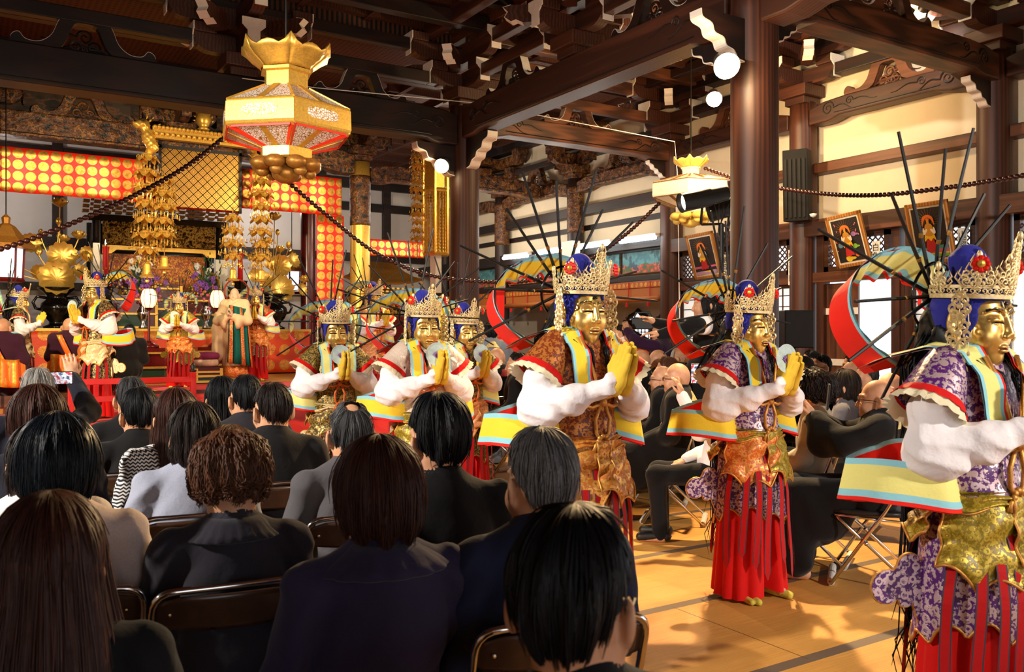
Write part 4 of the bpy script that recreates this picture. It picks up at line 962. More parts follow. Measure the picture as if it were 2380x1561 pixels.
def mk_over(z1=.44, g=.02):
    b = B(); n = 120; ed = []
    def pt(k, j, m=14):
        th = 2*PI*k/n; zb = z1+.05*abs(math.sin(th*4.5+.4))+.04*math.sin(th*2); z = .94+(zb-.94)*j/m
        t = (.94-z)/.5; x, y, z_ = cone(th, z, .158+g, .185+g*1.6, .94, z1, .80, .03, 11, .4); return (x, y, z)
    b.grid([[pt(k, j) for j in range(15)] for k in range(n+1)]); ed = [pt(k, 14) for k in range(n+1)]
    b.cur = 1; b.tube(ed, .0055, 5, False); return b.mesh('overskirt')
def flap(a0, a1, top, prof, g, name, flare=.05):
    """draped sheet round the hips: prof(u)->lower edge height, flared and rumpled, gold piping"""
    b = B(); n, m = 46, 16; rr = np.random.default_rng(int(a0*10)+3)
    def pt(u, j):
        th = a0+(a1-a0)*u; zb = prof(u); t = j/m; z = top+(zb-top)*t
        r = .165+g+flare*t**1.3+.014*math.sin(u*11+t*6)*t+.010*math.sin(t*15+u*5); return (r*math.cos(th), r*.82*math.sin(th), z)
    b.grid([[pt(i/n, j) for j in range(m+1)] for i in range(n+1)])
    e = [pt(0, j) for j in range(m+1)]+[pt(i/n, m) for i in range(1, n+1)]+[pt(1, j) for j in range(m, -1, -1)]
    b.cur = 1; b.tube(e, .0055, 5); return b.mesh(name)
def cloudpoly(n=40):
    pts = []
    for (cx, cy, r, a0, a1) in ((.17, .055, .075, -2.2, 2.2), (.05, .12, .055, .3, 2.6)): 
        for k in range(13): a = a0+(a1-a0)*k/12; pts.append((cx+r*math.cos(a), cy+r*math.sin(a)))
    pts += [(-.02, .10), (-.03, 0.02), (.0, -.06), (.05, -.13), (.06, -.05)]
    for k in range(9): a = -2.6+2.0*k/8; pts.append((.09+.04*math.cos(a), -.015+.04*math.sin(a)))
    return pts
def mk_wing(x):
    """cloud-shaped stiffened hem piece standing out at the hip"""
    b = B(); P_ = cloudpoly(); ux = np.array((x*.82, -.35, -.20)); uy = np.array((x*.10, -.1, .98)); P_ = [(p*.74, q*.74) for p, q in P_]; o = Vector((x*.185, -.06, .60)); ux = Vector(ux/np.linalg.norm(ux)); uy = Vector(uy/np.linalg.norm(uy))
    b.prism(P_, o, ux, uy, .02); b.cur = 1; b.tube([o+ux*p+uy*q for p, q in P_+P_[:1]], .006, 5); return b.mesh('hip_wing')
def mk_ribbon(th, L, sw):
    b = B(); g0 = .215; rows = []; top = .82; n = 16
    for j in range(n+1):
        t = j/n; z = top-(top-L)*t; r = float(np.interp(z, [.3, .6, .72, .84], [.262, .248, .222, .178]))+.004*math.sin(t*5+sw); a = th+.05*math.sin(t*4+sw)
        c = Vector((r*math.cos(a), r*.84*math.sin(a), z)); tg = Vector((-math.sin(a), math.cos(a)*.84, 0)).normalized(); w = .019*(1 if t < .94 else math.sqrt(max(.02, 1-((t-.94)/.06)**2)))
        rows.append([c+tg*(w*q) for q in (-1, -.72, .72, 1)])
    b.grid(rows, lambda i, j: 1 if j != 1 else 0); return b.mesh('ribbon')
def band(path, inward, wdir, Wd, nseg, frill=.012, gap=.006, stripes=(2, 1, 1, 2, 0), tip=0.0):
    """two-layer scarf: smooth red outside, pleated yellow inside with blue hems. materials 0 red 1 yellow 2 blue"""
    b = B(); P_ = [Vector(path(i/nseg)) for i in range(nseg+1)]; I = [Vector(inward(i/nseg)) for i in range(nseg+1)]; Wv = [Vector(wdir(i/nseg)) for i in range(nseg+1)]
    so = (-.5, -.40, .30, .5)
    b.grid([[P_[i]+Wv[i]*(s*Wd) for s in so] for i in range(nseg+1)], lambda i, j: 2 if j == 0 else 0)
    si = (-.5, -.36, -.05, .22, .38, .47)
    b.grid([[P_[i]+I[i]*(gap+frill*(.25+(s+.5))*(.5+.5*math.sin(i*.5+.9*math.sin(i*.19))))+Wv[i]*(s*Wd) for s in si] for i in range(nseg+1)], lambda i, j: stripes[j])
    return b.mesh('scarf')
def mk_scarf():
    def path(t):
        a = -PI/2-.55+(-1)*(2*PI-1.1)*t*1.0; k = 1+.07*math.sin(3*a+1)
        return (.29*k*math.cos(a), -.30-.05*math.sin(a), 1.53+.235*k*math.sin(a))
    inw = lambda t: -(Vector((path(t)[0], 0, path(t)[2]-1.53)).normalized())
    wd = lambda t: (Vector((0, -1, 0))-Vector((path(t)[0], 0, path(t)[2]-1.53)).normalized()*(.22+.68*(path(t)[2]-1.53)/.235)).normalized()
    return band(path, inw, wd, .14, 150, .026)
def mk_strip(x):
    """scarf end lying over the shoulder and down the chest"""
    K = [(x*.20, -.29, 1.345), (x*.17, -.17, 1.40), (x*.125, -.05, 1.432), (x*.105, .06, 1.415), (x*.10, .118, 1.34), (x*.098, .138, 1.24), (x*.09, .142, 1.14)]
    def path(t):
        q = t*(len(K)-1); i = min(int(q), len(K)-2); f = q-i; return Vector(K[i]).lerp(Vector(K[i+1]), f)
    return band(path, lambda t: Vector((0, min(1, max(-.2, (t-.35)*3)), .8 if t < .55 else .1)).normalized(), lambda t: Vector((-x, .15, .25 if t < .6 else 0)).normalized(), .088, 40, .012)
def mk_hip(x):
    cx, cy = x*.27, -.05; rx, ry = .15, .125
    def path(t):
        a = 2*PI*t+(PI if x > 0 else 0); return (cx+rx*math.cos(a), cy+ry*math.sin(a)-.10*abs(math.cos(a))*(1 if x*math.cos(a) > 0 else 0), .99+.02*math.sin(a*2)-.20*ry*math.sin(a)-.06*rx*math.cos(a)*x)
    out = lambda t: Vector((path(t)[0]-cx, path(t)[1]-cy, 0)).normalized()
    return band(path, out, lambda t: Vector((0, 0, -1))+out(t)*.12, .145, 64, .016)
def curl(b, c, s, flip, f3, r=.0036, turns=1.15):
    pts = []
    for i in range(11):
        a = -PI/2+flip*i/10*turns*2*PI; q = s*(1-.72*i/10); pts.append(f3(c[0]+q*math.cos(a)*1.0, c[1]+q*math.sin(a)))
    b.tube(pts, [r]*8+[r*.9, r*.8, r*1.5], 4)
def mk_crown():
    """openwork crown: band, tall front flame plate, lower side plates"""
    b = B(); Rb = .108
    def f3(a0):
        def f(s, z):
            a = PI/2-(a0+s/Rb); R = Rb+.16*max(0, z)*.55; return Vector((R*math.cos(a)*.95, R*math.sin(a)*1.08-.012, .075+z))
        return f
    n = 64
    for z0, z1 in ((.0, .014), (.030, .040)): b.grid([[tuple(f3(0)((k/n-.5)*2*PI*Rb, z)*1.0) for z in (z0, z1)] for k in range(n+1)])
    for k in range(44): s = (k/44-.5)*2*PI*Rb; curl(b, (s, .022), .0085, 1 if k % 2 else -1, f3(0), .0025, 1.0)
    def plate(a0, w, h, rows):
        f = f3(a0)
        for r in range(rows):
            t = r/rows; z = .045+h*t; wd = w*(1-t)**.75*(.75+.35*math.sin(t*PI*2.2)); m = max(1, int(wd/.017)); sz = .0125*(1-.35*t)
            for k in range(m):
                s = (k+.5)*wd/m
                for sg in (-1, 1): curl(b, (sg*s, z+.004*((k % 2)*2-1)), sz, sg*(1 if (k+r) % 2 else -1), f)
            for sg in (-1, 1): b.tube([f(sg*wd*.96, z-.012), f(sg*(wd+.012), z+.004), f(sg*(wd+.004), z+.024)], [.004, .003, .001], 4)
        b.tube([f(0, .04), f(0, h*.5), f(0, h+.04)], [.004, .004, .0015], 5)
        for k in range(4): b.tube([f(0, h*(.3+.18*k)), f(.008, h*(.3+.18*k)+.012), f(0, h*(.3+.18*k)+.026), f(-.008, h*(.3+.18*k)+.012), f(0, h*(.3+.18*k))], .0026, 4)
        b.ball(f(0, h+.052), .009, 8, 1.7)
    plate(0, .064, .135, 9); plate(1.02, .048, .075, 6); plate(-1.02, .048, .075, 6); plate(2.0, .04, .045, 3); plate(-2.0, .04, .045, 3)
    return b.mesh('crown')
def mk_jewel(a):
    b = B(); c = Vector((math.sin(a)*.135, math.cos(a)*.145-.01, .175)); d = Vector((math.sin(a), math.cos(a), .1)).normalized(); e = d.cross(UZ).normalized(); u = e.cross(d)
    for k in range(8):
        t = 2*PI*k/8; q = c+e*(.017*math.cos(t))+u*(.017*math.sin(t)); b.ball(q, .010, 8)
    b.cur = 1; b.ball(c+d*.006, .012, 10); return b.mesh('jewel')
def mk_pendant(x):
    b = B(); o = Vector((x*.128, .02, .085)); e = Vector((.25*x, .97, 0)).normalized()
    f = lambda s, z: o+e*s+UZ*z
    b.tube([f(0, .02), f(0, -.30)], .0018, 4)
    for zc, sz in ((-.035, 1.0), (-.115, 1.15), (-.215, .95)):
        for sg in (-1, 1):
            for (s, z, r) in ((.012, .016, .013), (.020, -.004, .013), (.010, -.018, .011), (.006, .030, .009)): curl(b, (sg*s*sz*1.25, zc+z*sz*1.25), r*sz*1.2, sg, f, .0042, 1.1)
        b.ball(f(0, zc+.002), .010*sz, 8); b.ball(f(0, zc-.034*sz), .006, 6, 1.6)
        for sg in (-1, 1):
            b.tube([f(sg*.03*sz, zc-.01), f(sg*.034*sz, zc-.045*sz)], .0014, 4); b.ball(f(sg*.034*sz, zc-.05*sz), .0055, 6, 1.4)
    return b.mesh('crown_pendant')
def mk_ring():
    b = B(); b.tube([(.122*math.cos(a), 0, .122*math.sin(a)) for a in np.linspace(0, 2*PI, 49)], .006, 6, False)
    return b.mesh('halo_ring')
def mk_ray():
    b = B(); b.tube([(0, 0, .015), (0, .0, .30), (0, .004, .55)], [.0075, .0068, .0058], 6); b.cur = 1; b.tube([(0, .0, .2), (0, .004, .215)], .0085, 6); return b.mesh('halo_ray')
def mk_dhair():
    b = B(); s = S(.05).ell((0, -.06, HZ-.01), (.092, .085, .12)).cap((0, -.085, HZ-.02), (0, -.135, 1.34), .10, .085).cap((0, -.135, 1.34), (0, -.165, 1.0), .075, .06).cap((0, -.165, 1.0), (0, -.175, .55), .055, .03)
    s.both(lambda s, x: s.cap((x*.085, -.03, HZ-.05), (x*.095, .0, 1.385), .032, .022).cap((x*.08, .01, 1.40), (x*.055, .06, 1.385), .022, .018))
    s.disp = lambda P: .006*np.sin(P[:, 0]*210+3*vnoise(P*8, 1))+.004*vnoise(P*40, 2)
    v, q = surfnet(s, (-.2, -.3, .45), (.2, .12, 1.7), .009); b.add(v.tolist(), q.tolist()); r = np.random.default_rng(5)
    for k in range(150):
        a = r.uniform(PI*.95, PI*2.05); p = [Vector((.098*math.cos(a), .10*math.sin(a)-.03, HZ+r.uniform(-.06, .05)))]
        x1 = .10*math.cos(a)+r.normal()*.02; p.append(Vector((x1*1.25, -.12+r.normal()*.02-.03, 1.36+r.normal()*.02)))
        p.append(Vector((x1*.8+r.normal()*.02, -.19+r.normal()*.02, 1.05))); zl = r.uniform(.2, .6)
        p.append(Vector((x1*.7+r.normal()*.025, -.19+r.normal()*.025, zl+.25))); p.append(Vector((x1*.6+r.normal()*.04, -.18+r.normal()*.035, zl+.1))); p.append(p[-1]+Vector((r.normal()*.025, r.normal()*.02, -.12)))
        b.tube(p, [.004, .0045, .004, .0035, .003, .001], 3)
    for k in range(60):
        x = r.choice((-1, 1)); t = r.uniform(0, 1); p = [Vector((x*.09, -.02+r.normal()*.012, HZ-.03)), Vector((x*(.105+r.normal()*.008), .0+r.normal()*.01, 1.42)), Vector((x*(.085+r.normal()*.012), .06+.03*t, 1.385)), Vector((x*(.045+r.normal()*.006), .12+r.normal()*.008, 1.345-.02*t)), Vector((x*(.042+r.normal()*.008), .137, 1.30-.06*t))]
        b.tube(p, [.004, .0045, .004, .003, .001], 3)
    me = b.mesh('hair'); me.polygons.foreach_set('use_smooth', [True]*len(me.polygons)); return me
def mk_cord():
    b = B(); R = .009
    for x in (-1, 1):
        b.tube([(x*.085, .10, 1.40), (x*.06, .138, 1.30), (x*.035, .150, 1.20), (x*.012, .152, 1.12)], R, 7)
        b.tube([(x*.012, .152, 1.12), (x*.07, .150, 1.135), (x*.11, .146, 1.10), (x*.06, .152, 1.085), (x*.01, .156, 1.10)], R, 7)
        b.tube([(x*.012, .156, 1.10), (x*.04, .155, 1.03), (x*.035, .153, .97), (x*.012, .156, .935)], R, 7)
        b.tube([(x*.01, .158, .935), (x*.04, .160, .92), (x*.05, .158, .89)], [R, R, R*1.3], 7)
    for k in range(9): a = 2*PI*k/9; b.ball((.026*math.cos(a), .160, .935+.022*math.sin(a)), .012, 8)
    b.ball((0, .158, 1.105), .020, 10); return b.mesh('cord')
def mk_collar():
    b = B(); n = 40
    for m, r0, r1, z0, z1 in ((0, .088, .070, 1.405, 1.445), (1, .080, .062, 1.425, 1.46)):
        b.cur = m; b.grid([[(r*math.cos(a), r*math.sin(a)*1.0-.005, z-.055*max(0, math.sin(a))**3) for r, z in ((r0, z0), ((r0+r1)/2, (z0+z1)/2+.006), (r1, z1))] for a in np.linspace(0, 2*PI, n+1)])
    b.cur = 1; b.lathe([(.058, -.09), (.056, .0), (.05, .03)], (0, 0, 1.44), 20); return b.mesh('collar')
def mk_tabi(x):
    s = S(.02).cap((x*.10, -.03, .045), (x*.112, .10, .035), .040, .036).cap((x*.105, .11, .026), (x*.118, .185, .02), .022, .019, .006).cap((x*.135, .10, .024), (x*.150, .165, .018), .022, .016, .006).cap((x*.10, -.02, .05), (x*.10, -.02, .10), .038, .042)
    return sdfmesh('tabi', s, (min(0, x*.2), -.1, -.01), (max(0, x*.2), .23, .13), .007)
def build_dancer_meshes():
    D.update(mask=mk_mask(), hood=mk_hood(), glove={x: mk_glove(x) for x in (-1, 1)}, sleeve={x: mk_sleeve(x) for x in (-1, 1)}, body=mk_body(), vest=mk_vest(), cap={x: mk_cap(x) for x in (-1, 1)}, hakama=mk_hakama(), over=mk_over(), overlong=mk_over(.22, .012),
             wing={x: mk_wing(x) for x in (-1, 1)}, scarf=mk_scarf(), strip={x: mk_strip(x) for x in (-1, 1)}, hip={x: mk_hip(x) for x in (-1, 1)}, crown=mk_crown(), jewel=[mk_jewel(a) for a in (1.0, -1.0)],
             pend={x: mk_pendant(x) for x in (-1, 1)}, ring=mk_ring(), ray=mk_ray(), hair=mk_dhair(), cord=mk_cord(), collar=mk_collar(), tabi={x: mk_tabi(x) for x in (-1, 1)})
    D['flapa'] = flap(.15, 1.75, .94, lambda u: .68+.055*abs(math.sin(u*8.2))+.10*(u-.5)**2-.06*math.sin(u*3), .028, 'apron_flap')
    D['flapb'] = flap(1.40, 3.0, .935, lambda u: .72-.10*math.sin(u*PI)+.05*abs(math.sin(u*9)), .034, 'apron_flap')
    D['flapc'] = flap(3.1, 6.2, .93, lambda u: .76+.05*abs(math.sin(u*14)), .024, 'apron_flap')
    D['wrap'] = flap(-.3, 3.4, .955, lambda u: .895+.012*math.sin(u*20), .020, 'waist_wrap', .012)
    D['rib'] = [mk_ribbon(th, L, sw) for th, L, sw in ((1.05, .20, .3), (1.32, .14, 1.2), (1.75, .22, 2.0), (2.05, .12, 2.9), (.75, .26, .7), (2.45, .17, 1.9), (.35, .20, 2.2), (2.85, .24, .2), (4.4, .2, 1), (5.1, .2, 2))]
    for k in ('mask', 'hood', 'hakama', 'over', 'overlong', 'scarf', 'crown', 'ring', 'collar', 'cord', 'flapa', 'flapb', 'flapc', 'wrap'):
        me = D[k]; me.polygons.foreach_set('use_smooth', [True]*len(me.polygons))
    for x in (-1, 1):
        for me in (*D['cap'][x], D['strip'][x], D['hip'][x]): me.polygons.foreach_set('use_smooth', [True]*len(me.polygons))
build_dancer_meshes()
RAYS = [(-165, .72), (-140, .9), (-118, .8), (-96, 1.0), (-72, .8), (-52, 1.08), (-30, .86), (-12, 1.12), (4, .95), (24, 1.1), (46, .9), (70, 1.05), (94, .8), (118, .95), (150, .78)]
def dancer(label, loc, head, sc, vest, f1, f2, f3, wing, yel='scarf_yellow', cord='cord_orange', long=False, lotus=True, nrays=15, seed=0, tilt=-3, over=None, face=0):
    """head: compass heading in degrees from +Y clockwise; one person with clothing parts"""
    x_dish = .034
    t = thing('person', label, 'person', loc, -math.radians(head), group='masked dancers in the procession', scale=sc); r = random.Random(seed)
    L = lambda n, me, m, par=t: link(n, me, m, par)
    L('body', D['body'], 'skin'); hm = Matrix.Translation((0, 0, HZ)) @ Matrix.Rotation(math.radians(face), 4, 'Z') @ Matrix.Rotation(math.radians(tilt), 4, 'X') @ Matrix.Scale(1.13, 4)
    def H(n, me, m):
        o = L(n, me, m); o.matrix_basis = hm; return o
    H('mask', D['mask'], ['mask_gold', 'eye_dark', 'lip_red'])['label'] = 'golden mask with half closed eyes'
    H('hood', D['hood'], ['hood_blue']); c = H('crown', D['crown'], ['filigree_gold'])
    for me in D['jewel']: L('jewel', me, ['jewel_red', 'gold'], c)
    for x in (-1, 1): H('crown_pendant', D['pend'][x], ['filigree_gold'])
    L('hair', D['hair'], ['hair_black'])
    hub = thing('halo', '', '', (0, -.15, HZ+.10)); [hub.__delitem__(k) for k in ('label', 'category')]; hub.parent = t; hub.rotation_euler = (math.radians(-8), 0, 0)
    L('halo_ring', D['ring'], ['black_gloss'], hub)
    if 'hub' not in D: D['hub'] = B().lathe([(.0001, -.03), (.03, -.025), (.034, 0), (.03, .03), (.0001, .035)], R=Matrix.Rotation(PI/2, 3, 'X'), n=14).tube([(0, 0, 0), (0, .05, -.03), (0, .12, -.05)], .012, 6).mesh('halo_hub')
    L('halo_hub', D['hub'], ['black_gloss'], hub)
    for a, l in RAYS[:nrays]:
        o = L('halo_ray', D['ray'], ['black', 'gold_dark'], hub); o.rotation_euler = (math.radians(r.uniform(-6, 9)), math.radians(a+r.uniform(-5, 5)), 0); o.scale = (1, 1, l)
    L('vest', D['vest'], [vest]); L('collar', D['collar'], ['red_silk', 'sleeve_white'])
    for x in (-1, 1):
        L('sleeve', D['sleeve'][x], ['sleeve_white']); L('glove', D['glove'][x], ['glove_yellow']); q = L('shoulder_cap', D['cap'][x][0], [vest]); L('ruffle', D['cap'][x][1], ['red_silk', 'trim_cream'], q)
        L('hip_wing', D['wing'][x], [wing, 'trim_gold']); L('hip_scarf', D['hip'][x], ['scarf_red', yel, 'scarf_blue']); L('shoulder_scarf', D['strip'][x], ['scarf_red', yel, 'scarf_blue']); L('tabi', D['tabi'][x], ['tabi_yellow'])
    L('scarf', D['scarf'], ['scarf_red', yel, 'scarf_blue']); L('cord', D['cord'], [cord])
    L('hakama', D['hakama'], ['red_silk']); L('overskirt', D['overlong' if long else 'over'], [over or vest, 'trim_gold'])
    L('apron_flap', D['flapa'], [f1, 'trim_gold']); L('apron_flap', D['flapb'], [f2, 'trim_gold']); L('apron_flap', D['flapc'], [f3, 'trim_gold']); L('waist_wrap', D['wrap'], [f2, 'trim_gold'])
    for me in D['rib']: L('ribbon', me, ['ribbon_red', 'ribbon_edge'])
    if lotus:
        mw = Matrix.Translation(loc) @ Matrix.Rotation(-math.radians(head), 4, 'Z') @ Matrix.Scale(sc, 4)
        p = mw @ Vector((x_dish, .288, 1.345)); w = thing('lotus_dish', lotus, 'dish', p, -math.radians(head), group='lotus painted dishes held by the dancers', scale=sc)
        if 'dish' not in D:
            R = Matrix.Rotation(-PI/2, 3, 'X')
            D['dish'] = B().lathe([(.0001, .0), (.06, .003), (.074, .010), (.077, .014), (.06, .010), (.0001, .006)], n=28, R=R).mesh('plate'); b = B()
            for k in range(7): a = PI*(.1+.8*k/6); b.prism([(0, -.015), (.008, .0), (.0, .03), (-.008, .0)], (0, .013, -.012), Vector((math.sin(a), 0, -math.cos(a))), Vector((math.cos(a), 0, math.sin(a))), .004)
            D['petal'] = b.mesh('painted_lotus')
        L('plate', D['dish'], ['dish_pale'], w); L('painted_lotus', D['petal'], ['lotus_purple'], w)
    return t
flat('dish_pale', (196, 222, 226), .5); flat('lotus_purple', (156, 108, 190), .6)
dancer('nearest golden masked dancer, in purple and silver brocade with only olive aprons', G(2262, 3.02), 184, 1.0, 'silk_purple', 'silk_moss', 'silk_moss', 'silk_moss', 'silk_purple', 'scarf_lemon', 'trim_gold', lotus=None, seed=1, face=8)
dancer('golden masked dancer in purple brocade with one olive and one orange apron', G(1742, 4.95), 182, 1.0, 'silk_purple', 'silk_orange', 'silk_moss', 'silk_moss', 'silk_purple', 'scarf_yellow', 'trim_gold', lotus='pale lotus dish held by the dancer in purple with olive and orange aprons', seed=2, face=10)
dancer('golden masked dancer in orange brown brocade with bright yellow scarf at the centre', G(1352, 4.2), 180, 1.045, 'silk_brown', 'silk_goldorange', 'silk_goldorange', 'silk_orange', 'silk_orange', 'scarf_yellow', 'trim_gold', long=True, lotus=None, seed=3)
dancer('golden masked dancer in cream medallion silk with olive apron, behind the black haired man', G(985, 6.0), 184, 1.0, 'silk_cream', 'silk_moss', 'silk_moss', 'silk_cream', 'silk_moss', 'scarf_yellow', lotus='pale green lotus dish held by the dancer in cream silk', seed=4, over='silk_cream')
dancer('golden masked dancer in dark olive brocade with star patterned hip pieces, on the red carpet', G(778, 7.0), 186, .98, 'silk_olive', 'silk_olive', 'silk_beige', 'silk_beige', 'silk_beige', 'scarf_lemon', lotus='pale lotus dish held by the dancer in dark olive on the red carpet', seed=5)
dancer('golden masked dancer in dark gold brocade with salmon apron, behind the cream dancer', G(1080, 7.35), 176, .98, 'silk_olive', 'silk_salmon', 'silk_salmon', 'silk_salmon', 'silk_salmon', 'scarf_lemon', lotus='white lotus dish held by the dancer with the salmon apron', seed=6)
dancer('golden masked dancer in black and gold brocade on the red railed platform', G(222, 10.2, .5), 236, .96, 'silk_black', 'silk_orange', 'silk_beige', 'silk_beige', 'silk_beige', 'scarf_yellow', lotus='white lotus dish held by the dancer on the platform', seed=7)
dancer('small golden masked dancer in olive with orange apron standing before the altar', G(417, 12.8, .7), 200, .78, 'silk_moss', 'silk_orange', 'silk_orange', 'silk_olive', 'silk_moss', 'scarf_lemon', lotus='white lotus dish held by the small dancer before the altar', seed=8)
dancer('golden masked dancer at the left edge walking right in brown brocade', G(45, 11.6, .6), 96, .86, 'silk_black', 'silk_beige', 'silk_salmon', 'silk_beige', 'silk_salmon', 'scarf_lemon', lotus=None, seed=9)
dancer('golden masked dancer partly hidden behind the pale masked monk', G(594, 14.7, .7), 200, .90, 'silk_brown', 'silk_orange', 'silk_orange', 'silk_orange', 'silk_orange', 'scarf_lemon', lotus=None, seed=10)
dancer('golden masked dancer coming down the carpet behind the olive one, seen above its scarf', G(868, 11.8, .50), 168, .95, 'silk_salmon', 'silk_salmon', 'silk_orange', 'silk_salmon', 'silk_salmon', 'scarf_lemon', lotus=None, seed=11)
# ================================================================== seated audience seen from behind
AUD = 'guests on folding chairs seen from behind'
def seat(label, px, ytop, d, hair, hm, top, head=0, yaw=0, pitch=0, w=1.0, pk=None, ref=1.250, arms=None, chairlab=None, **kw):
    q = Pose(yaw=yaw, pitch=pitch, w=w, arms=arms); ztop = CAMZ-(ytop-HOR)*d/FPX; sc = ztop/ref
    return person(label, hpos(px, d, head, q, sc), head, sc, q, pk or ('sit', yaw, pitch, w), hair, hm, top, group=AUD, chairlab=chairlab, **kw), q
LC = 'black folding chair with chrome frame under the '
p, q = seat('man with thick black hair and glasses filling the bottom centre', 1333, 1185, 1.28, 'shortfull', 'hair_black', 'suit_black', 14, -38, -6, hq=.0075, seed=1, chairlab=LC+'black haired man at the very front'); glasses(p, q)
seat('grey haired man in a navy suit turned so his left ear shows', 1254, 992, 2.2, 'shortgrey', 'hair_grey', 'suit_navy', 14, 6, -2, hq=.0075, seed=2, chairlab=LC+'grey haired man in navy')
PLUM = seat('woman with brown bobbed hair in a plum navy dress with scalloped collar', 878, 1022, 2.05, 'bobround', 'hair_redbrown', 'dress_plum', 6, 0, -4, .95, hq=.0085, seed=3, collar='dress_plum', skirt=True)
stool(PLUM[0].location, 'backless stool under the woman in the plum navy dress')
def scallop(pq, m, name, r1=.15, sc=14):
    p, q = pq; b = B(); n = 84; rows = []
    for k in range(n+1):
        a = 2*PI*k/n; f = max(0, math.sin(a)); R = r1*(1+.05*abs(math.sin(a*sc/2)))
        rows.append([(q.hc[0]+r*math.cos(a), q.hc[1]-.045+r*.80*math.sin(a), q.hc[2]+z-.03*f) for r, z in ((.070, -.075), (.092, -.092), (R*.85, -.118), (R, -.135))])
    b.grid(rows); b.obj(name, m, p, True, world=False, thick=.006)
scallop(PLUM, 'dress_plum', 'scalloped_collar')
seat('man with black hair and white collar in a black suit', 1014, 916, 2.72, 'shortfull', 'hair_black', 'suit_black', 10, 10, -2, hq=.0085, seed=4, chairlab=LC+'black suited man behind the cream dancer')
p, q = seat('man with balding grey hair in a grey suit with a green crested collar', 814, 926, 3.4, 'bald_crown', 'hair_saltpepper', 'suit_grey', 4, -8, -4, hq=.0085, seed=5, collar='collar_green', chairlab=LC+'man with the green collar')
b = B(); c = q.hc+np.array((.03, -.103, -.105)); R = Matrix.Rotation(PI/2, 3, 'X'); b.lathe([(.0001, .002), (.016, .002), (.016, -.001)], c, 20, R)
for k in range(6): a = 2*PI*k/6; b.tube([c, c+np.array((.012*math.cos(a), -.004, .012*math.sin(a)))], [.001, .003], 5)
b.obj('collar_crest', 'gold', p, world=False)
b = B()
for r0, z in ((.078, -.115), (.073, -.09)): pass
b.grid([[(q.hc[0]+r*math.cos(a), q.hc[1]-.03+r*1.05*math.sin(a), q.hc[2]+z) for r, z in ((.098, -.145), (.088, -.110), (.074, -.085))] for a in np.linspace(0, 2*PI, 33)]); b.obj('green_collar', 'collar_green', p, True, world=False)
seat('man with thinning brown grey hair in a broad black suit', 632, 883, 4.1, 'thin', 'hair_darkbrown', 'suit_black', 4, 8, -3, 1.08, seed=6, chairlab=LC+'broad man in black')
seat('man with black hair thin on top in a charcoal suit', 570, 866, 4.75, 'thin', 'hair_black', 'suit_charcoal', 4, 6, -3, seed=7, chairlab=LC+'man in the charcoal suit')
seat('woman with straight black hair in black, left of the charcoal suit', 515, 874, 5.1, 'longthin', 'hair_black', 'suit_black', 0, 0, -3, .92, seed=8, skirt=True, collar=None, chairlab=LC+'black haired woman left of the charcoal suit')
seat('woman with dark brown bobbed hair in a pale blue grey blouse', 452, 936, 3.4, 'bob', 'hair_darkbrown', 'shirt_bluegrey', 6, 0, -3, .95, seed=9, collar='shirt_bluegrey', skirt=True, loose=.012, chairlab=LC+'woman in the blue grey blouse')
CURLY = seat('woman with curly brown hair in a charcoal lace collared jacket', 537, 1012, 2.5, 'curly', 'hair_brown', 'blouse_charcoal', 8, 0, -12, .96, hq=.0085, seed=10, collar='blouse_charcoal', skirt=True, chairlab=LC+'curly haired woman')
scallop(CURLY, 'blouse_charcoal', 'lace_collar', .13, 24)
seat('woman with long reddish hair in a zigzag knit jacket', 408, 901, 3.95, 'longthin', 'hair_redbrown', 'zigzag', 4, 0, -3, .95, seed=11, collar=None, skirt=True, chairlab=LC+'woman in the zigzag jacket')
seat('grey haired man in black, left of the long haired woman', 305, 873, 5.1, 'short', 'hair_saltpepper', 'suit_black', 4, -5, -2, seed=12, chairlab=LC+'grey haired man in black')
seat('person with short black hair in black, in front of the grey haired man', 322, 903, 4.4, 'shortthick', 'hair_black', 'suit_black', 4, 5, -3, .88, seed=13, collar=None, chairlab=LC+'short haired person in black')
RA = ((.27, .10, .98), (.19, .30, 1.17), (-.10, .15, 1.0), (-.2, 1., 0))
p, q = seat('silver haired man in navy holding up a phone to film the altar', 88, 852, 5.0, 'short', 'hair_silver', 'suit_darknavy', 2, -4, 0, hq=.007, pk='raise', arms=(None, RA), seed=14, chairlab=LC+'man filming with his phone'); PH = (p, q)
seat('woman with reddish brown hair and white lace collar at the left', 88, 900, 3.5, 'bobround', 'hair_redbrown', 'suit_darknavy', 4, 4, -6, .95, seed=15, collar='lace_white', skirt=True, chairlab=LC+'woman with the lace collar')
seat('person with dark hair nearly hidden behind the glossy black bob', 92, 982, 2.85, 'bob', 'hair_darkbrown', 'lace_white', 6, 0, -6, .95, seed=16, collar=None, chairlab=LC+'person hidden behind the glossy bob')
seat('woman with a glossy black bob in a pale knit top', 134, 968, 2.4, 'bobround', 'hair_blacksheen', 'knit_pink', 8, 2, -8, .95, hq=.0085, seed=17, collar=None, skirt=True, chairlab=LC+'woman with the glossy black bob')
seat('woman with very long reddish brown hair in black at the bottom left corner', 118, 1150, 1.62, 'long', 'hair_redbrown', 'suit_black', 12, 0, -4, .95, hq=.0085, seed=18, collar=None, skirt=True, chairlab=LC+'long haired woman in the corner')
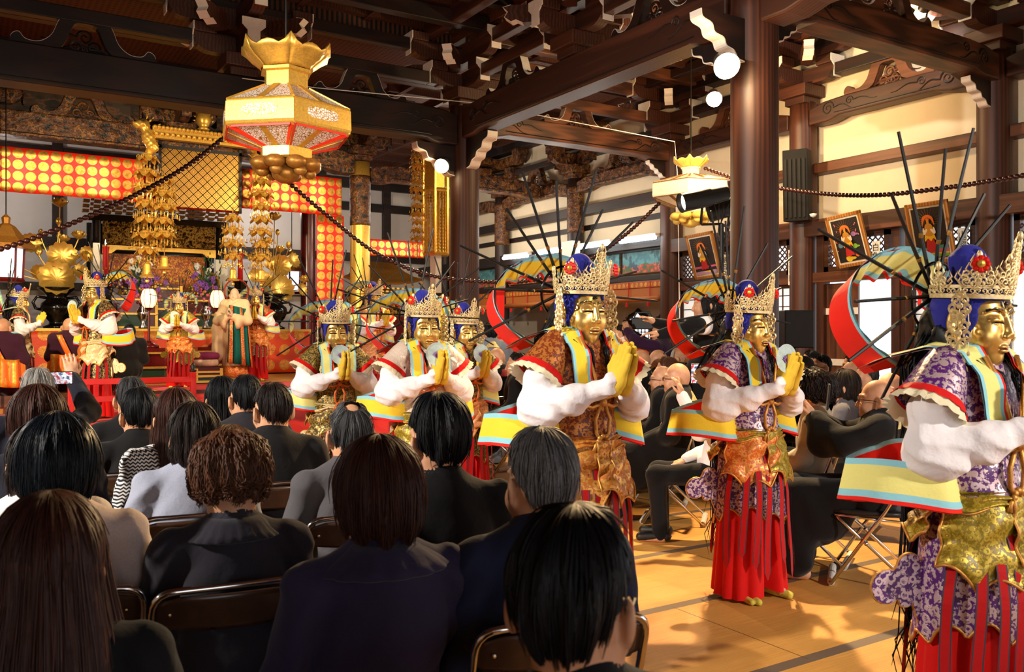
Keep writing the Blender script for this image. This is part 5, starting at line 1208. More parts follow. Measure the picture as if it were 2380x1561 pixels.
# phones
def phone(loc, R, label, lit=True, group='phones held up by the audience'):
    t = thing('phone', label, 'phone', loc, group=group); t.rotation_euler = R
    B().box((0, 0, 0), (.074, .009, .150)).obj('phone_case', 'black', t, world=False, bevel=.004)
    B().box((0, -.0055, 0), (.066, .002, .136)).obj('screen', 'phone_screen' if lit else 'black_gloss', t, world=False)
    return t
g = N('phone_screen').set(.2); nz = g.noise(g.co(), 30, 2); r = g.ramp(nz, [(.4, (60, 80, 110)), (.5, (220, 226, 240)), (.6, (170, 60, 70))]); g.l(r, g.b, 0, 'Base Color'); g.l(r, g.b, 0, 'Emission Color'); g.b.inputs['Emission Strength'].default_value = .6
phone(W(137, 878, d=5.05), (0, PI/2, .0), 'white edged phone held sideways by the silver haired man')
# ================================================================== seated monks and guests across the mats, on the right
MON = 'monks and guests seated across the mats'
def side(label, px, ytop, d, hair, hm, top, head=-42, yaw=0, pitch=0, w=1.0, pk=None, chairlab=None, **kw):
    q = Pose(yaw=yaw, pitch=pitch, w=w, arms=kw.pop('arms', None)); ztop = CAMZ-(ytop-HOR)*d/FPX; sc = ztop/(1.250 if hair else 1.229)
    return person(label, hpos(px, d, head, q, sc), head, sc, q, pk or ('sit', yaw, pitch, w), hair, hm, top, group=MON, chairlab=chairlab, **kw), q
MK = dict(robe=True, stole='stole_gold', hair=None, hm=None, top='robe_black')
def monk(label, px, ytop, d, gl=False, **kw):
    a = dict(MK); a.update(kw); p, q = side(label, px, ytop, d, a.pop('hair'), a.pop('hm'), a.pop('top'), **a)
    if gl: glasses(p, q)
    return p, q
monk('bald monk in black with glasses and gold stole, chair side on', 1572, 843, 6.9, True, chairlab='folding chair seen side on under the bald monk with glasses')
monk('bald monk in black just left of the monk with glasses', 1537, 850, 7.7, True, chairlab='folding chair under the monk left of the one with glasses')
monk('bald monk in black behind the raised phone', 1618, 845, 8.2, chairlab='folding chair under the monk behind the raised phone')
AP = ((-.22, .16, .86), (-.10, .34, 1.0), (.25, .35, 1.), (.2, 1., .0)); AQ = ((.22, .16, .86), (.06, .34, .98), (-.3, .3, 1.), (-.4, 1., 0))
p, q = monk('bald monk in black with glasses lifting a phone, prayer beads on his wrist', 2035, 882, 5.2, True, head=-36, pk='sit_phone', arms=(AP, AQ), hq=.007, chairlab='folding chair under the monk lifting a phone'); MP = (p, q)
side('woman with short curly dark hair in a beige linen jacket', 1888, 863, 5.7, 'curly', 'hair_darkbrown', 'linen_beige', -30, 0, 0, .95, collar='robe_purple', seed=21, chairlab='folding chair under the woman in beige linen')
side('woman with a straight black bob in a grey jacket', 1960, 858, 6.7, 'bob', 'hair_darkbrown', 'jacket_grey', -25, 0, 0, .95, collar=None, seed=22, chairlab='folding chair under the woman in grey')
side('grey haired man with a pale collar beside the black bob', 2010, 842, 7.9, 'short', 'hair_saltpepper', 'suit_charcoal', -50, 0, 0, collar='stole_gold', seed=23)
side('man with close cropped grey hair in black near the black screen', 1862, 824, 8.4, 'thin', 'hair_saltpepper', 'suit_black', -60, 0, 0, seed=24)
p, q = side('dark haired man with glasses in a purple collared robe', 1906, 820, 9.2, 'thin', 'hair_black', 'robe_black', -70, 0, 0, robe=True, stole='robe_purple'); glasses(p, q)
side('man with cropped dark hair behind the man with the purple collar', 1882, 811, 10.2, 'thin', 'hair_black', 'suit_black', -60)
monk('bald monk at the foot of the bright doorway', 1978, 838, 8.6, head=-50)
side('dark haired man behind the bald monk at the bright doorway', 1978, 820, 9.7, 'thin', 'hair_black', 'suit_black', -60)
monk('bald monk looking left between the two right hand dancers', 2066, 866, 6.5, head=-40, top='robe_black')
monk('bald monk at the right edge looking left', 2352, 835, 6.6, head=-34)
side('white haired man at the right edge of the picture', 2368, 868, 5.6, 'shortgrey', 'hair_silver', 'suit_charcoal', -34, chairlab='folding chair at the right edge under the white haired man')
monk('bald monk half hidden behind the nearest dancer mask', 2300, 832, 7.8, head=-40)
monk('bald monk with glasses beside the praying gloves of the centre dancer', 1487, 813, 9.2, True, head=-48, chairlab='folding chair under the monk beside the praying gloves')
monk('young bald monk in black, right of the praying gloves', 1527, 812, 9.6, head=-50)
monk('bald monk in dark robe under the purple happi coat', 1570, 807, 10.6, head=-48)
monk('bald monk right of the one under the happi coat', 1590, 812, 11.4, head=-48)
side('brown haired man with glasses between the rows of monks', 1548, 826, 8.1, 'thin', 'hair_brown', 'suit_black', -40)
monk('bald monk with a red sash sitting behind the salmon dancer', 1153, 808, 9.6, head=-14, stole='sash_red', chairlab='folding chair under the monk with the red sash')


monk('bearded monk in black with gold collar beside the big scarf loop', 1200, 815, 9.0, head=-55, hair='thin', hm='hair_darkbrown', chairlab='folding chair beside the yellow hip scarf of the centre dancer')
# ================================================================== standing people in the background
STG = 'standing people in the background'
def stander(label, px, ytop, d, hair, hm, top, head, arms=None, pk='stand', z=0.0, **kw):
    q = Pose(stand=True, arms=arms, yaw=kw.pop('yaw', 0)); ztop = CAMZ-(ytop-HOR)*d/FPX-z; sc = ztop/(1.250+.435 if hair else 1.229+.435); l = hpos(px, d, head, q, sc); l.z = z
    return person(label, l, head, sc, q, pk, hair, hm, top, group=STG, **kw), q
CA = (((-.22, .20, 1.42), (-.10, .36, 1.55), (.2, .4, 1.), (1., .2, 0)), ((.24, .18, 1.36), (.10, .38, 1.52), (-.2, .5, 1.), (-1., .2, 0)))
p, q = stander('cameraman in a purple happi coat with a white round crest', 1533, 744, 10.6, 'shortthick', 'hair_black', 'happi_purple', -28, CA, 'cam', robe=False, collar=None, seed=31, loose=.02); CAMN = (p, q)
b = B(); b.lathe([(.075, 0), (.088, 0), (.088, .004), (.075, .004)], (0, 0, 0), 28)
for k in range(6):
    a = 2*PI*k/6+.52; e = Vector((math.cos(a), math.sin(a), 0)); f_ = Vector((-math.sin(a), math.cos(a), 0)); b.prism([(.008, 0), (.035, .020), (.055, .018), (.070, 0), (.055, -.018), (.035, -.020)], (0, 0, .003), e, f_, .004)
o = b.obj('white_crest', 'white', p, world=False); o.location = (0, -.195, 1.23); o.rotation_euler = (PI/2+.1, 0, 0)
stander('monk in an orange robe standing behind the praying gloves', 1468, 762, 11.5, None, None, 'robe_orange', -150, robe=True, collar=None)
stander('person with dark hair and a white stole left of the orange monk', 1438, 752, 12.0, 'thin', 'hair_black', 'robe_white', -60, robe=True, collar=None, pk='standw')
stander('man in a grey robe seen from behind by the middle column', 1140, 747, 10.0, 'short', 'hair_black', 'robe_grey', 20, robe=True, collar=None, stole='stole_gold')
UA = (((-.28, .10, 1.38), (-.22, .36, 1.30), (.1, 1., .2), (0, 0, -1.)), ((.27, .12, 1.36), (.14, .36, 1.40), (-.2, .8, .5), (0, .5, -1.)))
p, q = stander('staff member in black with a white armband lifting both arms', 1640, 668, 8.0, 'bob', 'hair_black', 'suit_black', -55, UA, 'armup', collar=None, seed=33)
b = B(); A = Vector(q.sh[0]); C = Vector(q.arm[0][0]); b.cyl(A.lerp(C, .42), A.lerp(C, .72), .082, .080, 20); b.obj('armband', 'white', p, world=False, smooth=True)
for px, yt, d, m, hm in ((1410, 768, 13.0, 'robe_black', None), (1395, 775, 12.5, 'suit_black', 'hair_black')):
    stander('bystander in dark clothes left of the white stole' if hm else 'bald bystander in dark robe left of the white stole', px, yt, d, 'thin' if hm else None, hm, m, -40, robe=not hm, collar=None, pk='stand')
# ================================================================== stage, carpet, railing
CX = 3.35
cloth('carpet_red', (206, 24, 20), .95, .05, 600, .1); flat('rail_red', (206, 26, 24), .45, var=.05)
struct(B().span((-9, 10.4, 0), (2.3, 12.4, .46)).obj('floor_platform', 'dark_x'))
tag(B().span((-9, 10.38, .46), (2.3, 12.39, .50)).obj('carpet', 'carpet_red', bevel=.008), 'red carpet on the low platform at the left', 'carpet')
b = B(); b.prism([(9.2, 0.0), (12.4, 0.0), (12.4, .66), (9.2, .015)], (3.85, 0, 0), UY, UZ, 3.1)
struct(b.obj('floor_ramp', 'dark_x'))
b = B()
for k in range(14):
    y0 = 9.1+k*.235; y1 = y0+.235; zf = lambda y: max(.012, .02+(y-9.2)*.203)
    b.add([(2.3, y0, zf(y0)), (5.4, y0, zf(y0)), (5.4, y1, zf(y1)), (2.3, y1, zf(y1))], [(0, 1, 2, 3)])
tag(b.obj('carpet', 'carpet_red', thick=.012), 'red carpet running down the ramp behind the dancers', 'carpet')
t = tag(B().span((2.3, 12.40, .702), (5.9, 14.0, .712)).obj('carpet', 'carpet_red'), 'red carpet on the sanctuary floor at the top of the ramp', 'carpet')
def railing(p, q, z0, label, rails=(.27, .46), hgt=.55, n=2):
    p, q = Vector(p), Vector(q); t = thing('railing', label, 'railing', (p+q)/2)
    for i in range(n):
        a = p.lerp(q, i/(n-1)); B().span((a.x-.03, a.y-.03, a.z+z0), (a.x+.03, a.y+.03, a.z+hgt)).obj('post', 'rail_red', t, bevel=.005)
        B().lathe([(.04, 0), (.04, .02), (.02, .03), (.035, .06), (.001, .11)], (a.x, a.y, a.z+hgt), 12).obj('post_cap', 'black', t, True)
    for z in rails: B().bar(p+UZ*z, q+UZ*z, .045, .065).obj('rail', 'rail_red', t, bevel=.005)
railing((1.0, 10.44, .5), (2.26, 10.44, .5), 0, 'red railing in front of the dancer on the platform')
railing((4.55, 9.9, .15), (5.35, 11.6, .5), 0, 'short red railing beside the ramp behind the dancers', (.34,), .44)
# ================================================================== sanctuary cloths
spots('valance_cloth', (206, 34, 12), (240, 180, 84), .165, .070, petal=0); spots('altar_cloth', (226, 70, 22), (240, 170, 70), .30, .105, petal=16, metal=.4)
def curtain(name, label, x0, x1, y, z0, z1, mat, fold=.02, fr=9.0, cat='curtain'):
    b = B(); n = int((x1-x0)*26)+2; xs = np.linspace(x0, x1, n); zs = np.linspace(z0, z1, 8)
    P_ = [[(x, y+fold*math.sin(x*fr+.8*math.sin(x*2.3))*(1-(z-z0)/(z1-z0)*.6), z) for z in zs] for x in xs]; U = [[(x-x0, z-z0) for z in zs] for x in xs]
    return tag(b.grid(P_, uv=U).obj(name, mat, smooth=True, thick=.006), label, cat)
curtain('valance', 'red valance with rows of gold discs left of the golden canopy', -3, 2.45, 14.70, 3.56, 4.22, 'valance_cloth'); curtain('valance', 'red valance with rows of gold discs right of the golden canopy', 3.95, 5.72, 14.70, 3.58, 4.24, 'valance_cloth')
curtain('valance', 'red gold disc valance hanging behind the golden lattice panel', 2.45, 3.95, 14.74, 3.50, 4.0, 'valance_cloth')
curtain('hanging_strip', 'long vertical red strip with gold discs beside the gilded column', 5.24, 5.74, 14.66, 1.6, 3.57, 'valance_cloth', .008, cat='banner')
curtain('valance', 'small dark red gold disc valance in front of the side shrine', 7.0, 8.6, 17.2, 3.15, 3.5, 'valance_cloth')
# altar table with its orange front cloth
t = thing('altar_table', 'long altar table behind an orange cloth with gold medallions', 'table', (CX, 17.4, .7))
B().span((CX-2.6, 17.05, 1.50), (CX+2.6, 18.1, 1.58)).obj('tabletop', 'black_gloss', t); B().span((CX-2.62, 17.02, 1.52), (CX+2.62, 17.06, 1.585)).obj('gilded_edge', 'gold', t)
B().span((CX-2.55, 17.15, .7), (CX+2.55, 18.05, 1.5)).obj('base', 'lacquer_red', t)
curtain('altar_cloth', 'orange cloth with gold medallions across the altar front', CX-2.58, CX+2.58, 17.0, .73, 1.54, 'altar_cloth', .006, 5, 'cloth')
# ================================================================== golden canopy frame with dragons, lattice panel, hanging ornaments
flat('gold_bead', (246, 200, 100), .3, 1.0); g = N('gold_lattice').set(.35, .85); tc = g.n('ShaderNodeTexCoord'); sp = g.n('ShaderNodeSeparateXYZ'); g.l(tc, sp, 'UV')
su = g.math('ADD', sp, sp, 0, 1); sv = g.math('SUBTRACT', sp, sp, 0, 1); fu = g.math('ABSOLUTE', g.math('SUBTRACT', g.math('FRACT', g.math('MULTIPLY', su, 7.0)), .5)); fv = g.math('ABSOLUTE', g.math('SUBTRACT', g.math('FRACT', g.math('MULTIPLY', sv, 7.0)), .5))
mxx = g.math('MAXIMUM', fu, fv); pp = mxx
g.l(g.ramp(pp, [(.06, (244, 196, 106)), (.14, (120, 74, 28)), (.20, (230, 176, 88)), (.31, (150, 98, 40)), (.36, (240, 190, 100)), (.42, (216, 160, 76)), (.45, (30, 16, 8))]), g.b, 0, 'Base Color')
t = thing('canopy', 'golden canopy frame with dragon heads and a lattice panel', 'canopy', (3.27, 14.3, 3.5))
b = B(); b.span((2.5, 14.24, 4.50), (4.08, 14.36, 4.66))
for k in range(27): b.ball((2.52+k*.06, 14.22, 4.66), .035, 8)
for k in range(20): b.ball((2.54+k*.08, 14.22, 4.56), .032, 8)
b.obj('carved_rail', 'gold', t)
b = B(); z = np.linspace(3.50, 4.40, 3); P_ = [[(x, 14.5, q) for q in z] for x in (2.66, 3.86)]; U = [[(x, q) for q in z] for x in (2.66, 3.86)]
b.grid(P_, uv=U).obj('lattice_panel', 'gold_lattice', t, thick=.02)
b = B()
for x in (2.64, 3.88): b.span((x-.02, 14.47, 3.46), (x+.02, 14.53, 4.5))
b.span((2.62, 14.47, 4.40), (3.9, 14.53, 4.45)); b.obj('panel_frame', 'black', t)
def dragon(x, fl):
    s = S(.04); s.chain([(0, 0, -.30), (fl*.06, -.05, -.18), (0, -.02, -.05), (-fl*.03, 0, .10)], [.05, .08, .085, .07]).ell((-fl*.10, -.03, .15), (.10, .07, .06)).cap((-fl*.16, -.04, .12), (-fl*.22, -.05, .16), .035, .02).cap((fl*.0, 0, .18), (fl*.10, .02, .30), .02, .006).cap((-fl*.04, 0, .19), (fl*.02, .02, .36), .018, .005)
    for k in range(6): s.cap((fl*.08, 0, -.25+.08*k), (fl*(.16+.03*(k % 2)), .02, -.2+.08*k), .022, .006)
    s.disp = lambda P: .008*np.sin(P[:, 2]*70)*np.sin(P[:, 0]*60)
    o = link('dragon_head', sdfmesh('dragon_head', s, (-.32, -.2, -.4), (.32, .2, .42), .014), ['gold'], t); o.location = (x-3.27, -.05, 1.02)
dragon(2.42, 1); dragon(4.14, -1)
b = B(); b.lathe([(.06, 0), (.10, .02), (.06, .05), (.09, .09), (.12, .17), (.10, .25), (.04, .32), (.001, .36)], (3.3, 14.5, 4.75), 16)
for k in range(9): a = PI*k/8; b.tube([(3.3+.13*math.cos(a), 14.5, 4.9+.16*math.sin(a)), (3.3+.17*math.cos(a+.1), 14.5, 4.92+.2*math.sin(a+.1))], [.02, .003], 5)
tag(b.obj('jewel_finial', 'gold', smooth=True), 'round golden jewel finial above the canopy', 'finial')
TI = {}
def tiers():
    b = B()
    for k in range(8):
        a = 2*PI*k/8; d = Vector((math.cos(a), math.sin(a), 0)); e = Vector((-d.y, d.x, 0)); q = d*.05
        b.grid([[q+d*(r*.11)+e*(w*s)-UZ*(.10*r*r)+UZ*.02 for s in (-1, 0, 1)] for r, w in ((0, .015), (.3, .035), (.6, .045), (.85, .03), (1, .004))])
        for j, (dl, zz) in enumerate(((.12, -.10), (.16, -.13), (.09, -.08))):
            p = d*dl+e*(.02*(j-1)); b.tube([p+UZ*zz, p+UZ*(zz-.05)], .003, 3); b.ball(p+UZ*(zz-.055), .011, 6, 1.4)
        curl(b, (0, 0), .028, 1, lambda s_, z_: d*(.10+s_)+UZ*(z_-.005)+e*.01, .006)
    b.lathe([(.02, .06), (.06, .04), (.075, 0), (.05, -.02), (.02, -.05), (.001, -.06)], n=10); TI['tier'] = b.mesh('ornament_tier')
    TI['bell'] = B().lathe([(.001, .20), (.03, .19), (.05, .16), (.055, .08), (.065, .03), (.10, 0), (.095, -.01), (.001, .0)], n=16).ball((0, 0, -.06), .03, 8).tube([(0, 0, 0), (0, 0, -.05)], .006, 4).mesh('bell')
    TI['core'] = None
tiers()
def strand(x, y, z1, z0, label, s=1.0, bell=True, group='hanging golden ornament strands'):
    t = thing('hanging_ornament', label, 'ornament', (x, y, z0), group=group); n = max(1, int((z1-z0-.25*s)/(.205*s)))
    B().tube([(0, 0, 0), (0, 0, z1-z0)], .008, 5).obj('cord', 'gold_dark', t, world=False)
    for k in range(n):
        o = link('ornament_tier', TI['tier'], ['gold_bright'], t); o.location = (0, 0, z1-z0-.12*s-k*.205*s); o.rotation_euler = (0, 0, k*.4); o.scale = (s*(1.05+.17*(k % 3)),)*2+(s,)
    if bell: o = link('bell', TI['bell'], ['gold'], t); o.scale = (s,)*3
strand(2.40, 14.2, 4.32, 2.36, 'outermost left golden strand under the dragon, ending in a bell', 1.15); strand(2.62, 14.05, 3.95, 2.48, 'second golden strand from the left, in front of the lattice edge'); strand(3.66, 14.1, 3.46, 2.34, 'golden strand hanging below the right edge of the lattice panel'); strand(4.14, 14.2, 4.3, 2.35, 'golden strand under the right dragon')
p = W(970, 600, d=13.6); strand(p.x, p.y, 4.45, p.z, 'thin golden strand left of the golden banner', .62, False)
# golden prayer banner beside the middle column
p = W(1013, 590, d=13.9); t = thing('prayer_banner', 'bright golden banner of bead strings beside the middle column', 'banner', (p.x, p.y, p.z))
H = 1.62; b = B()
for z in (0, H*.62, H): b.lathe([(.22, -.03), (.235, 0), (.22, .03)], (0, 0, z), 6)
for k in range(6):
    a = 2*PI*k/6; b.bar((.215*math.cos(a), .215*math.sin(a), 0), (.215*math.cos(a), .215*math.sin(a), H), .03, .03, UX)
b.obj('frame', 'gold_bright', t, world=False)
for i in range(22):
    a = 2*PI*i/22; g_ = B(); x, y = .19*math.cos(a), .19*math.sin(a)
    g_.tube([(x, y, z+.0) for z in np.linspace(0, H*.62, 40)], [.008+.007*(k % 2) for k in range(40)], 5)
    g_.obj('bead_string', 'gold_bright', t, world=False)
B().lathe([(.18, H*.63), (.18, H)], n=6).obj('upper_panel', 'gold', t, world=False)
B().lathe([(.10, -.62), (.10, -.02)], n=6).obj('white_tail', 'paper', t, world=False)
# ================================================================== shrine
t = thing('altar_shrine', 'black and gold shrine with bracketed roof and carved dragon panel', 'shrine', (CX, 18.7, .7))
b = B()
for x in (-1.15, 1.15):
    for y in (18.35, 19.2): b.lathe([(.09, 0), (.085, 3.0)], (CX+x, y, .7), 16)
b.span((CX-1.3, 18.25, 3.66), (CX+1.3, 18.40, 3.78)); b.span((CX-1.2, 19.15, .7), (CX+1.2, 19.2, 3.7)); b.obj('black_frame', 'black_gloss', t)
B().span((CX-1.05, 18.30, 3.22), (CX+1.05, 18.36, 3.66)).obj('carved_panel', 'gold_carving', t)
B().prism([(-1.06, 0), (-1.06, .16), (1.06, .16), (1.06, 0), (.9, .0), (.8, .08), (-.8, .08), (-.9, 0)], (CX, 18.33, 3.04), UX, UZ, .05).obj('gilded_arch', 'gold', t)
b = B()
for r in range(5):
    for k in range(15): b.box((CX-1.35+k*.193, 18.32-r*.07, 3.83+r*.085), (.11, .16, .05)); b.box((CX-1.25+k*.193, 18.27-r*.07, 3.865+r*.085), (.05, .10, .05))
b.obj('roof_brackets', 'gold_dark', t)
b = B()
b.grid([[(CX+x*(1.55+.3*q*q), 18.1-q*.5, 4.30+.22*abs(x)**3-.02*q+.03*math.sin(q*3)) for q in (0, .5, 1)] for x in np.linspace(-1, 1, 15)]); b.obj('roof_eave', 'black_gloss', t, thick=.06)
B().span((CX-1.0, 19.0, 1.6), (CX+1.0, 19.05, 3.1)).obj('gold_brocade_back', brocade('shrine_cloth', (170, 70, 20), (220, 150, 60), (120, 40, 20), 16, .5), t)
def arch_frame(x, lab):
    t = thing('arched_frame', lab, 'frame', (x, 18.0, 1.58)); P_ = [(-.17, 0), (-.17, .95)]+[(.17*math.cos(PI-a), .95+.17*math.sin(a)) for a in np.linspace(.2, PI-.2, 8)]+[(.17, .95), (.17, 0)]
    B().tube([(x_, 0, z) for x_, z in P_], .03, 6).obj('gilded_frame', 'gold', t, world=False); B().prism([(x_, z) for x_, z in P_], (0, .03, 0), UX, UZ, .02).obj('panel', 'lacquer_red', t, world=False); B().lathe([(.06, 0), (.09, .2), (.05, .45), (.06, .6), (.001, .72)], (0, -.02, .05), 12).obj('gold_figure', 'gold', t, world=False)
arch_frame(2.56, 'arched golden frame at the left side of the shrine'); arch_frame(4.22, 'arched golden frame at the right side of the shrine')
for x, lab in ((2.2, 'white paper hanging at the left post of the shrine'), (4.5, 'white paper hanging at the right post of the shrine')): tag(B().span((x-.12, 18.2, 2.2), (x+.12, 18.22, 3.0)).obj('paper_hanging', 'paper'), lab, 'paper')
# step shelves of dark red and gold offering tables
def offering(x, y, z, w, h, lab, d=.5):
    t = thing('offering_table', lab, 'table', (x, y, z), group='dark red and gold offering tables'); b = B(); b.box((0, 0, h-.03), (w, d, .06)); b.obj('tabletop', 'lacquer_red', t, world=False)
    b = B()
    for q in (h-.075, h*.45, .03): b.box((0, -d*.46, q), (w*.98, .03, .035))
    for sx in (-1, 1): b.box((sx*w*.46, -d*.46, h*.5), (.05, .035, h-.04))
    b.obj('gilded_trim', 'gold', t, world=False); B().box((0, 0, h*.48), (w*.9, d*.8, h*.86)).obj('body', 'lacquer_red', t, world=False)
    B().prism([(w*.36*math.cos(a)*1.0, h*.24+h*.18*math.copysign(abs(math.sin(a))**.6, math.sin(a))) for a in np.linspace(0, 2*PI, 24, False)], (0, -d*.41, 0), UX, UZ, .01).obj('green_panel', 'panel_green', t, world=False)
flat('panel_green', (22, 60, 40), .4)
offering(2.62, 17.5, 1.58, 1.0, .62, 'offering table left under the shrine'); offering(4.05, 17.5, 1.58, 1.0, .62, 'offering table right under the shrine'); offering(3.35, 17.75, 1.58, .5, .85, 'taller offering table in the middle of the altar', .4)
offering(2.52, 14.95, .7, .85, .56, 'low red table with green panel under the left standing lantern'); offering(3.85, 15.72, .7, .85, .56, 'low red table with green panel under the right standing lantern'); offering(3.33, 14.46, .7, .42, .26, 'small red stand under the stack of cushions', .4)
for k, (m, r, lab) in enumerate((('knit_stripe', .20, 'striped cushion block on the small red stand'), ('cushion_purple', .21, 'purple round cushion on top of the stack'))):
    tag(B().lathe([(.001, 0), (r*.9, 0), (r, .03), (r, .07), (r*.9, .11 if k == 0 else .10), (.001, .11 if k == 0 else .12)], (3.33, 14.46, .97+k*.115), 24).obj('cushion', flat(m, ((226, 190, 160), (140, 40, 90))[k], .8), smooth=True), lab, 'cushion')
# flower vases
def bouquet(x, lab):
    t = thing('flower_vase', lab, 'flowers', (x, 17.3, 1.58)); r = np.random.default_rng(int(x*10)); B().lathe([(.08, 0), (.10, .03), (.04, .10), (.11, .24), (.12, .32), (.06, .42), (.09, .5)], n=20).obj('vase', 'chrome', t, world=False, smooth=True)
    for m, c_, n, zc, sp_, s in (('purple_blooms', (150, 90, 190), 34, .85, .17, .045), ('pink_blooms', (240, 120, 140), 30, .64, .12, .03), ('yellow_sprays', (230, 200, 50), 60, .72, .30, .018), ('white_blooms', (244, 240, 230), 10, 1.12, .10, .05), ('leaves', (40, 84, 40), 70, 1.0, .16, .05)):
        b = B()
        for k in range(n):
            p = Vector((r.normal()*sp_, r.normal()*.1, zc+r.normal()*(.16 if m == 'leaves' else .10)))
            if m in ('purple_blooms', 'white_blooms'):
                for j in range(5): a = j*1.257; b.ball(p+Vector((s*.6*math.cos(a), -.01, s*.6*math.sin(a))), s*.5, 6)
            elif m == 'leaves': b.tube([p, p+Vector((r.normal()*.05, -.02, .04+abs(r.normal())*.05))], [.016, .001], 4)
            else: b.ball(p, s, 6)
        o = b.obj(m, flat(m, c_, .7) if m not in M else m, t, world=False); o['kind'] = 'stuff'
    b = B(); [b.tube([(0, 0, .48), (r.normal()*.05, 0, .8), (r.normal()*.12, 0, 1.0+.2*r.random())], .006, 4) for k in range(14)]; b.obj('stems', 'leaves', t, world=False)
bouquet(2.85, 'vase of purple, pink and yellow flowers left of the shrine centre'); bouquet(3.98, 'vase of purple, pink and white flowers right of the shrine centre')
# black hanging lantern inside, gilt candle stands
def candle(x, lab):
    t = thing('candle_stand', lab, 'candle', (x, 16.8, .7)); B().lathe([(.14, 0), (.12, .05), (.03, .12), (.025, 1.5), (.10, 1.62), (.13, 1.78), (.15, 1.80), (.001, 1.80)], n=20).obj('stand', 'black_gloss', t, world=False, smooth=True)
    B().lathe([(.05, 1.8), (.045, 2.2), (.06, 2.32), (.001, 2.33)], n=14).obj('red_candle', 'vermilion', t, world=False, smooth=True); B().lathe([(.001, 2.34), (.018, 2.38), (.001, 2.46)], n=8).obj('flame', 'flame', t, world=False)
flat('flame', (255, 236, 200), .5, emit=12)
candle(2.16, 'red candle on a tall black stand left of the shrine'); candle(4.5, 'red candle on a tall black stand right of the shrine')
tag(B().box((2.02, 16.9, 2.78), (.11, .03, .62)).obj('wooden_plaque', 'paper'), 'pale wooden plaque beside the left red candle', 'plaque')
# paper lanterns on red poles
flat('paper_glow', (255, 226, 170), .8, emit=1.5, var=.02)
def pole_lantern(px, yc, d, zb, lab):
    p = G(px, d, zb); t = thing('standing_lantern', lab, 'lantern', p); h = W(px, yc, d=d).z-zb
    B().lathe([(.16, 0), (.15, .04), (.06, .09), (.02, .12)], n=20).obj('base', 'lacquer_red', t, world=False, smooth=True); B().cyl((0, 0, .1), (0, 0, h-.18), .02, n=10).obj('pole', 'lacquer_red', t, world=False)
    B().lathe([(.06, -.15), (.10, -.11), (.125, 0), (.10, .11), (.07, .15)], (0, 0, h), 20).obj('paper_shade', 'paper_glow', t, world=False, smooth=True)
    b = B(); b.lathe([(.02, -.2), (.07, -.15)], (0, 0, h), 16); b.lathe([(.075, .15), (.075, .17), (.001, .17)], (0, 0, h), 16)
    for k in range(8): a = 2*PI*k/8; b.tube([((.127*(1-.5*abs(z/.17)**2.2)+.002)*math.cos(a)*1.0, (.127*(1-.5*abs(z/.17)**2.2)+.002)*math.sin(a), h+z) for z in np.linspace(-.15, .15, 9)], .004, 4)
    b.obj('red_ribs', 'lacquer_red', t, world=False)
pole_lantern(346, 693, 14.0, 1.26, 'paper lantern on a red pole left of the small dancer'); pole_lantern(505, 695, 15.3, 1.26, 'paper lantern on a red pole left of the pale masked monk')
# temple lanterns with white mesh
def mesh_lantern(px, y0, d, lab, s=1.0):
    p = W(px, y0, d=d); t = thing('hanging_lantern', lab, 'lantern', p); B().lathe([(.22*s, .0), (.24*s, .03), (.22*s, .06)], n=6).obj('base', 'lacquer_red', t, world=False); B().lathe([(.20*s, .06), (.22*s, .5*s)], n=6).obj('white_mesh', 'mesh_glow', t, world=False)
    b = B(); [b.bar((.21*s*math.cos(a), .21*s*math.sin(a), .05), (.23*s*math.cos(a), .23*s*math.sin(a), .52*s), .03, .03, UX) for a in np.linspace(0, 2*PI, 6, False)]; b.obj('frame', 'lacquer_red', t, world=False)
    B().lathe([(.36*s, .48*s), (.37*s, .54*s), (.24*s, .64*s), (.12*s, .8*s), (.05*s, .84*s), (.06*s, .92*s), (.001, .98*s)], n=6).obj('roof', 'gold_dark', t, world=False)
    B().tube([(0, 0, .95*s), (0, 0, 5.6-p.z)], .008, 4).obj('chain', 'black', t, world=False)
flat('mesh_glow', (240, 240, 250), .7, emit=.9)
mesh_lantern(14, 655, 12.5, 'hanging temple lantern with white mesh at the left edge'); mesh_lantern(678, 684, 18.6, 'hanging temple lantern with white mesh behind the right lotus vase')
# ================================================================== gilded lotus arrangements in black vases
LO = {}
def lotus_parts():
    b = B(); n, m = 48, 8; P_ = []
    for i in range(n+1):
        a = 2*PI*i/n; P_.append([((r/m)*(1+.07*math.sin(a*12)*(r/m)**4)*math.cos(a), (r/m)*(1+.07*math.sin(a*12)*(r/m)**4)*math.sin(a), .26*(r/m)**2.2+.03*math.sin(a*12)*(r/m)**2) for r in range(m+1)])
    LO['leaf'] = b.grid(P_).mesh('lotus_leaf')
    def flower(rows):
        b = B()
        for cnt, r0, tip, op, ph in rows:
            for k in range(cnt):
                a = 2*PI*k/cnt+ph; d = Vector((math.cos(a), math.sin(a), 0)); e = Vector((-d.y, d.x, 0)); G_ = []
                for i in range(7):
                    t = i/6; w = .36*math.sin(PI*min(1, t*.93+.08))**.8*(1-.0*t); rr = .12+op*math.sin(t*PI*.62)*1.0-(.25 if op < .5 else .0)*t*t; z = tip*t-.05
                    G_.append([d*(rr-.12*abs(s)*w*2)+e*(w*s)+UZ*(z+.05*s*s) for s in (-1, -.5, 0, .5, 1)])
                b.grid(G_)
        b.ball((0, 0, .15), .2, 10, .8); return b.mesh('lotus_flower')
    LO['flower'] = flower(((8, 0, .75, .75, 0), (8, 0, .95, .5, .4))); LO['bud'] = flower(((7, 0, 1.05, .36, 0), (5, 0, 1.1, .28, .3)))
    for me in LO.values(): me.polygons.foreach_set('use_smooth', [True]*len(me.polygons))
lotus_parts()
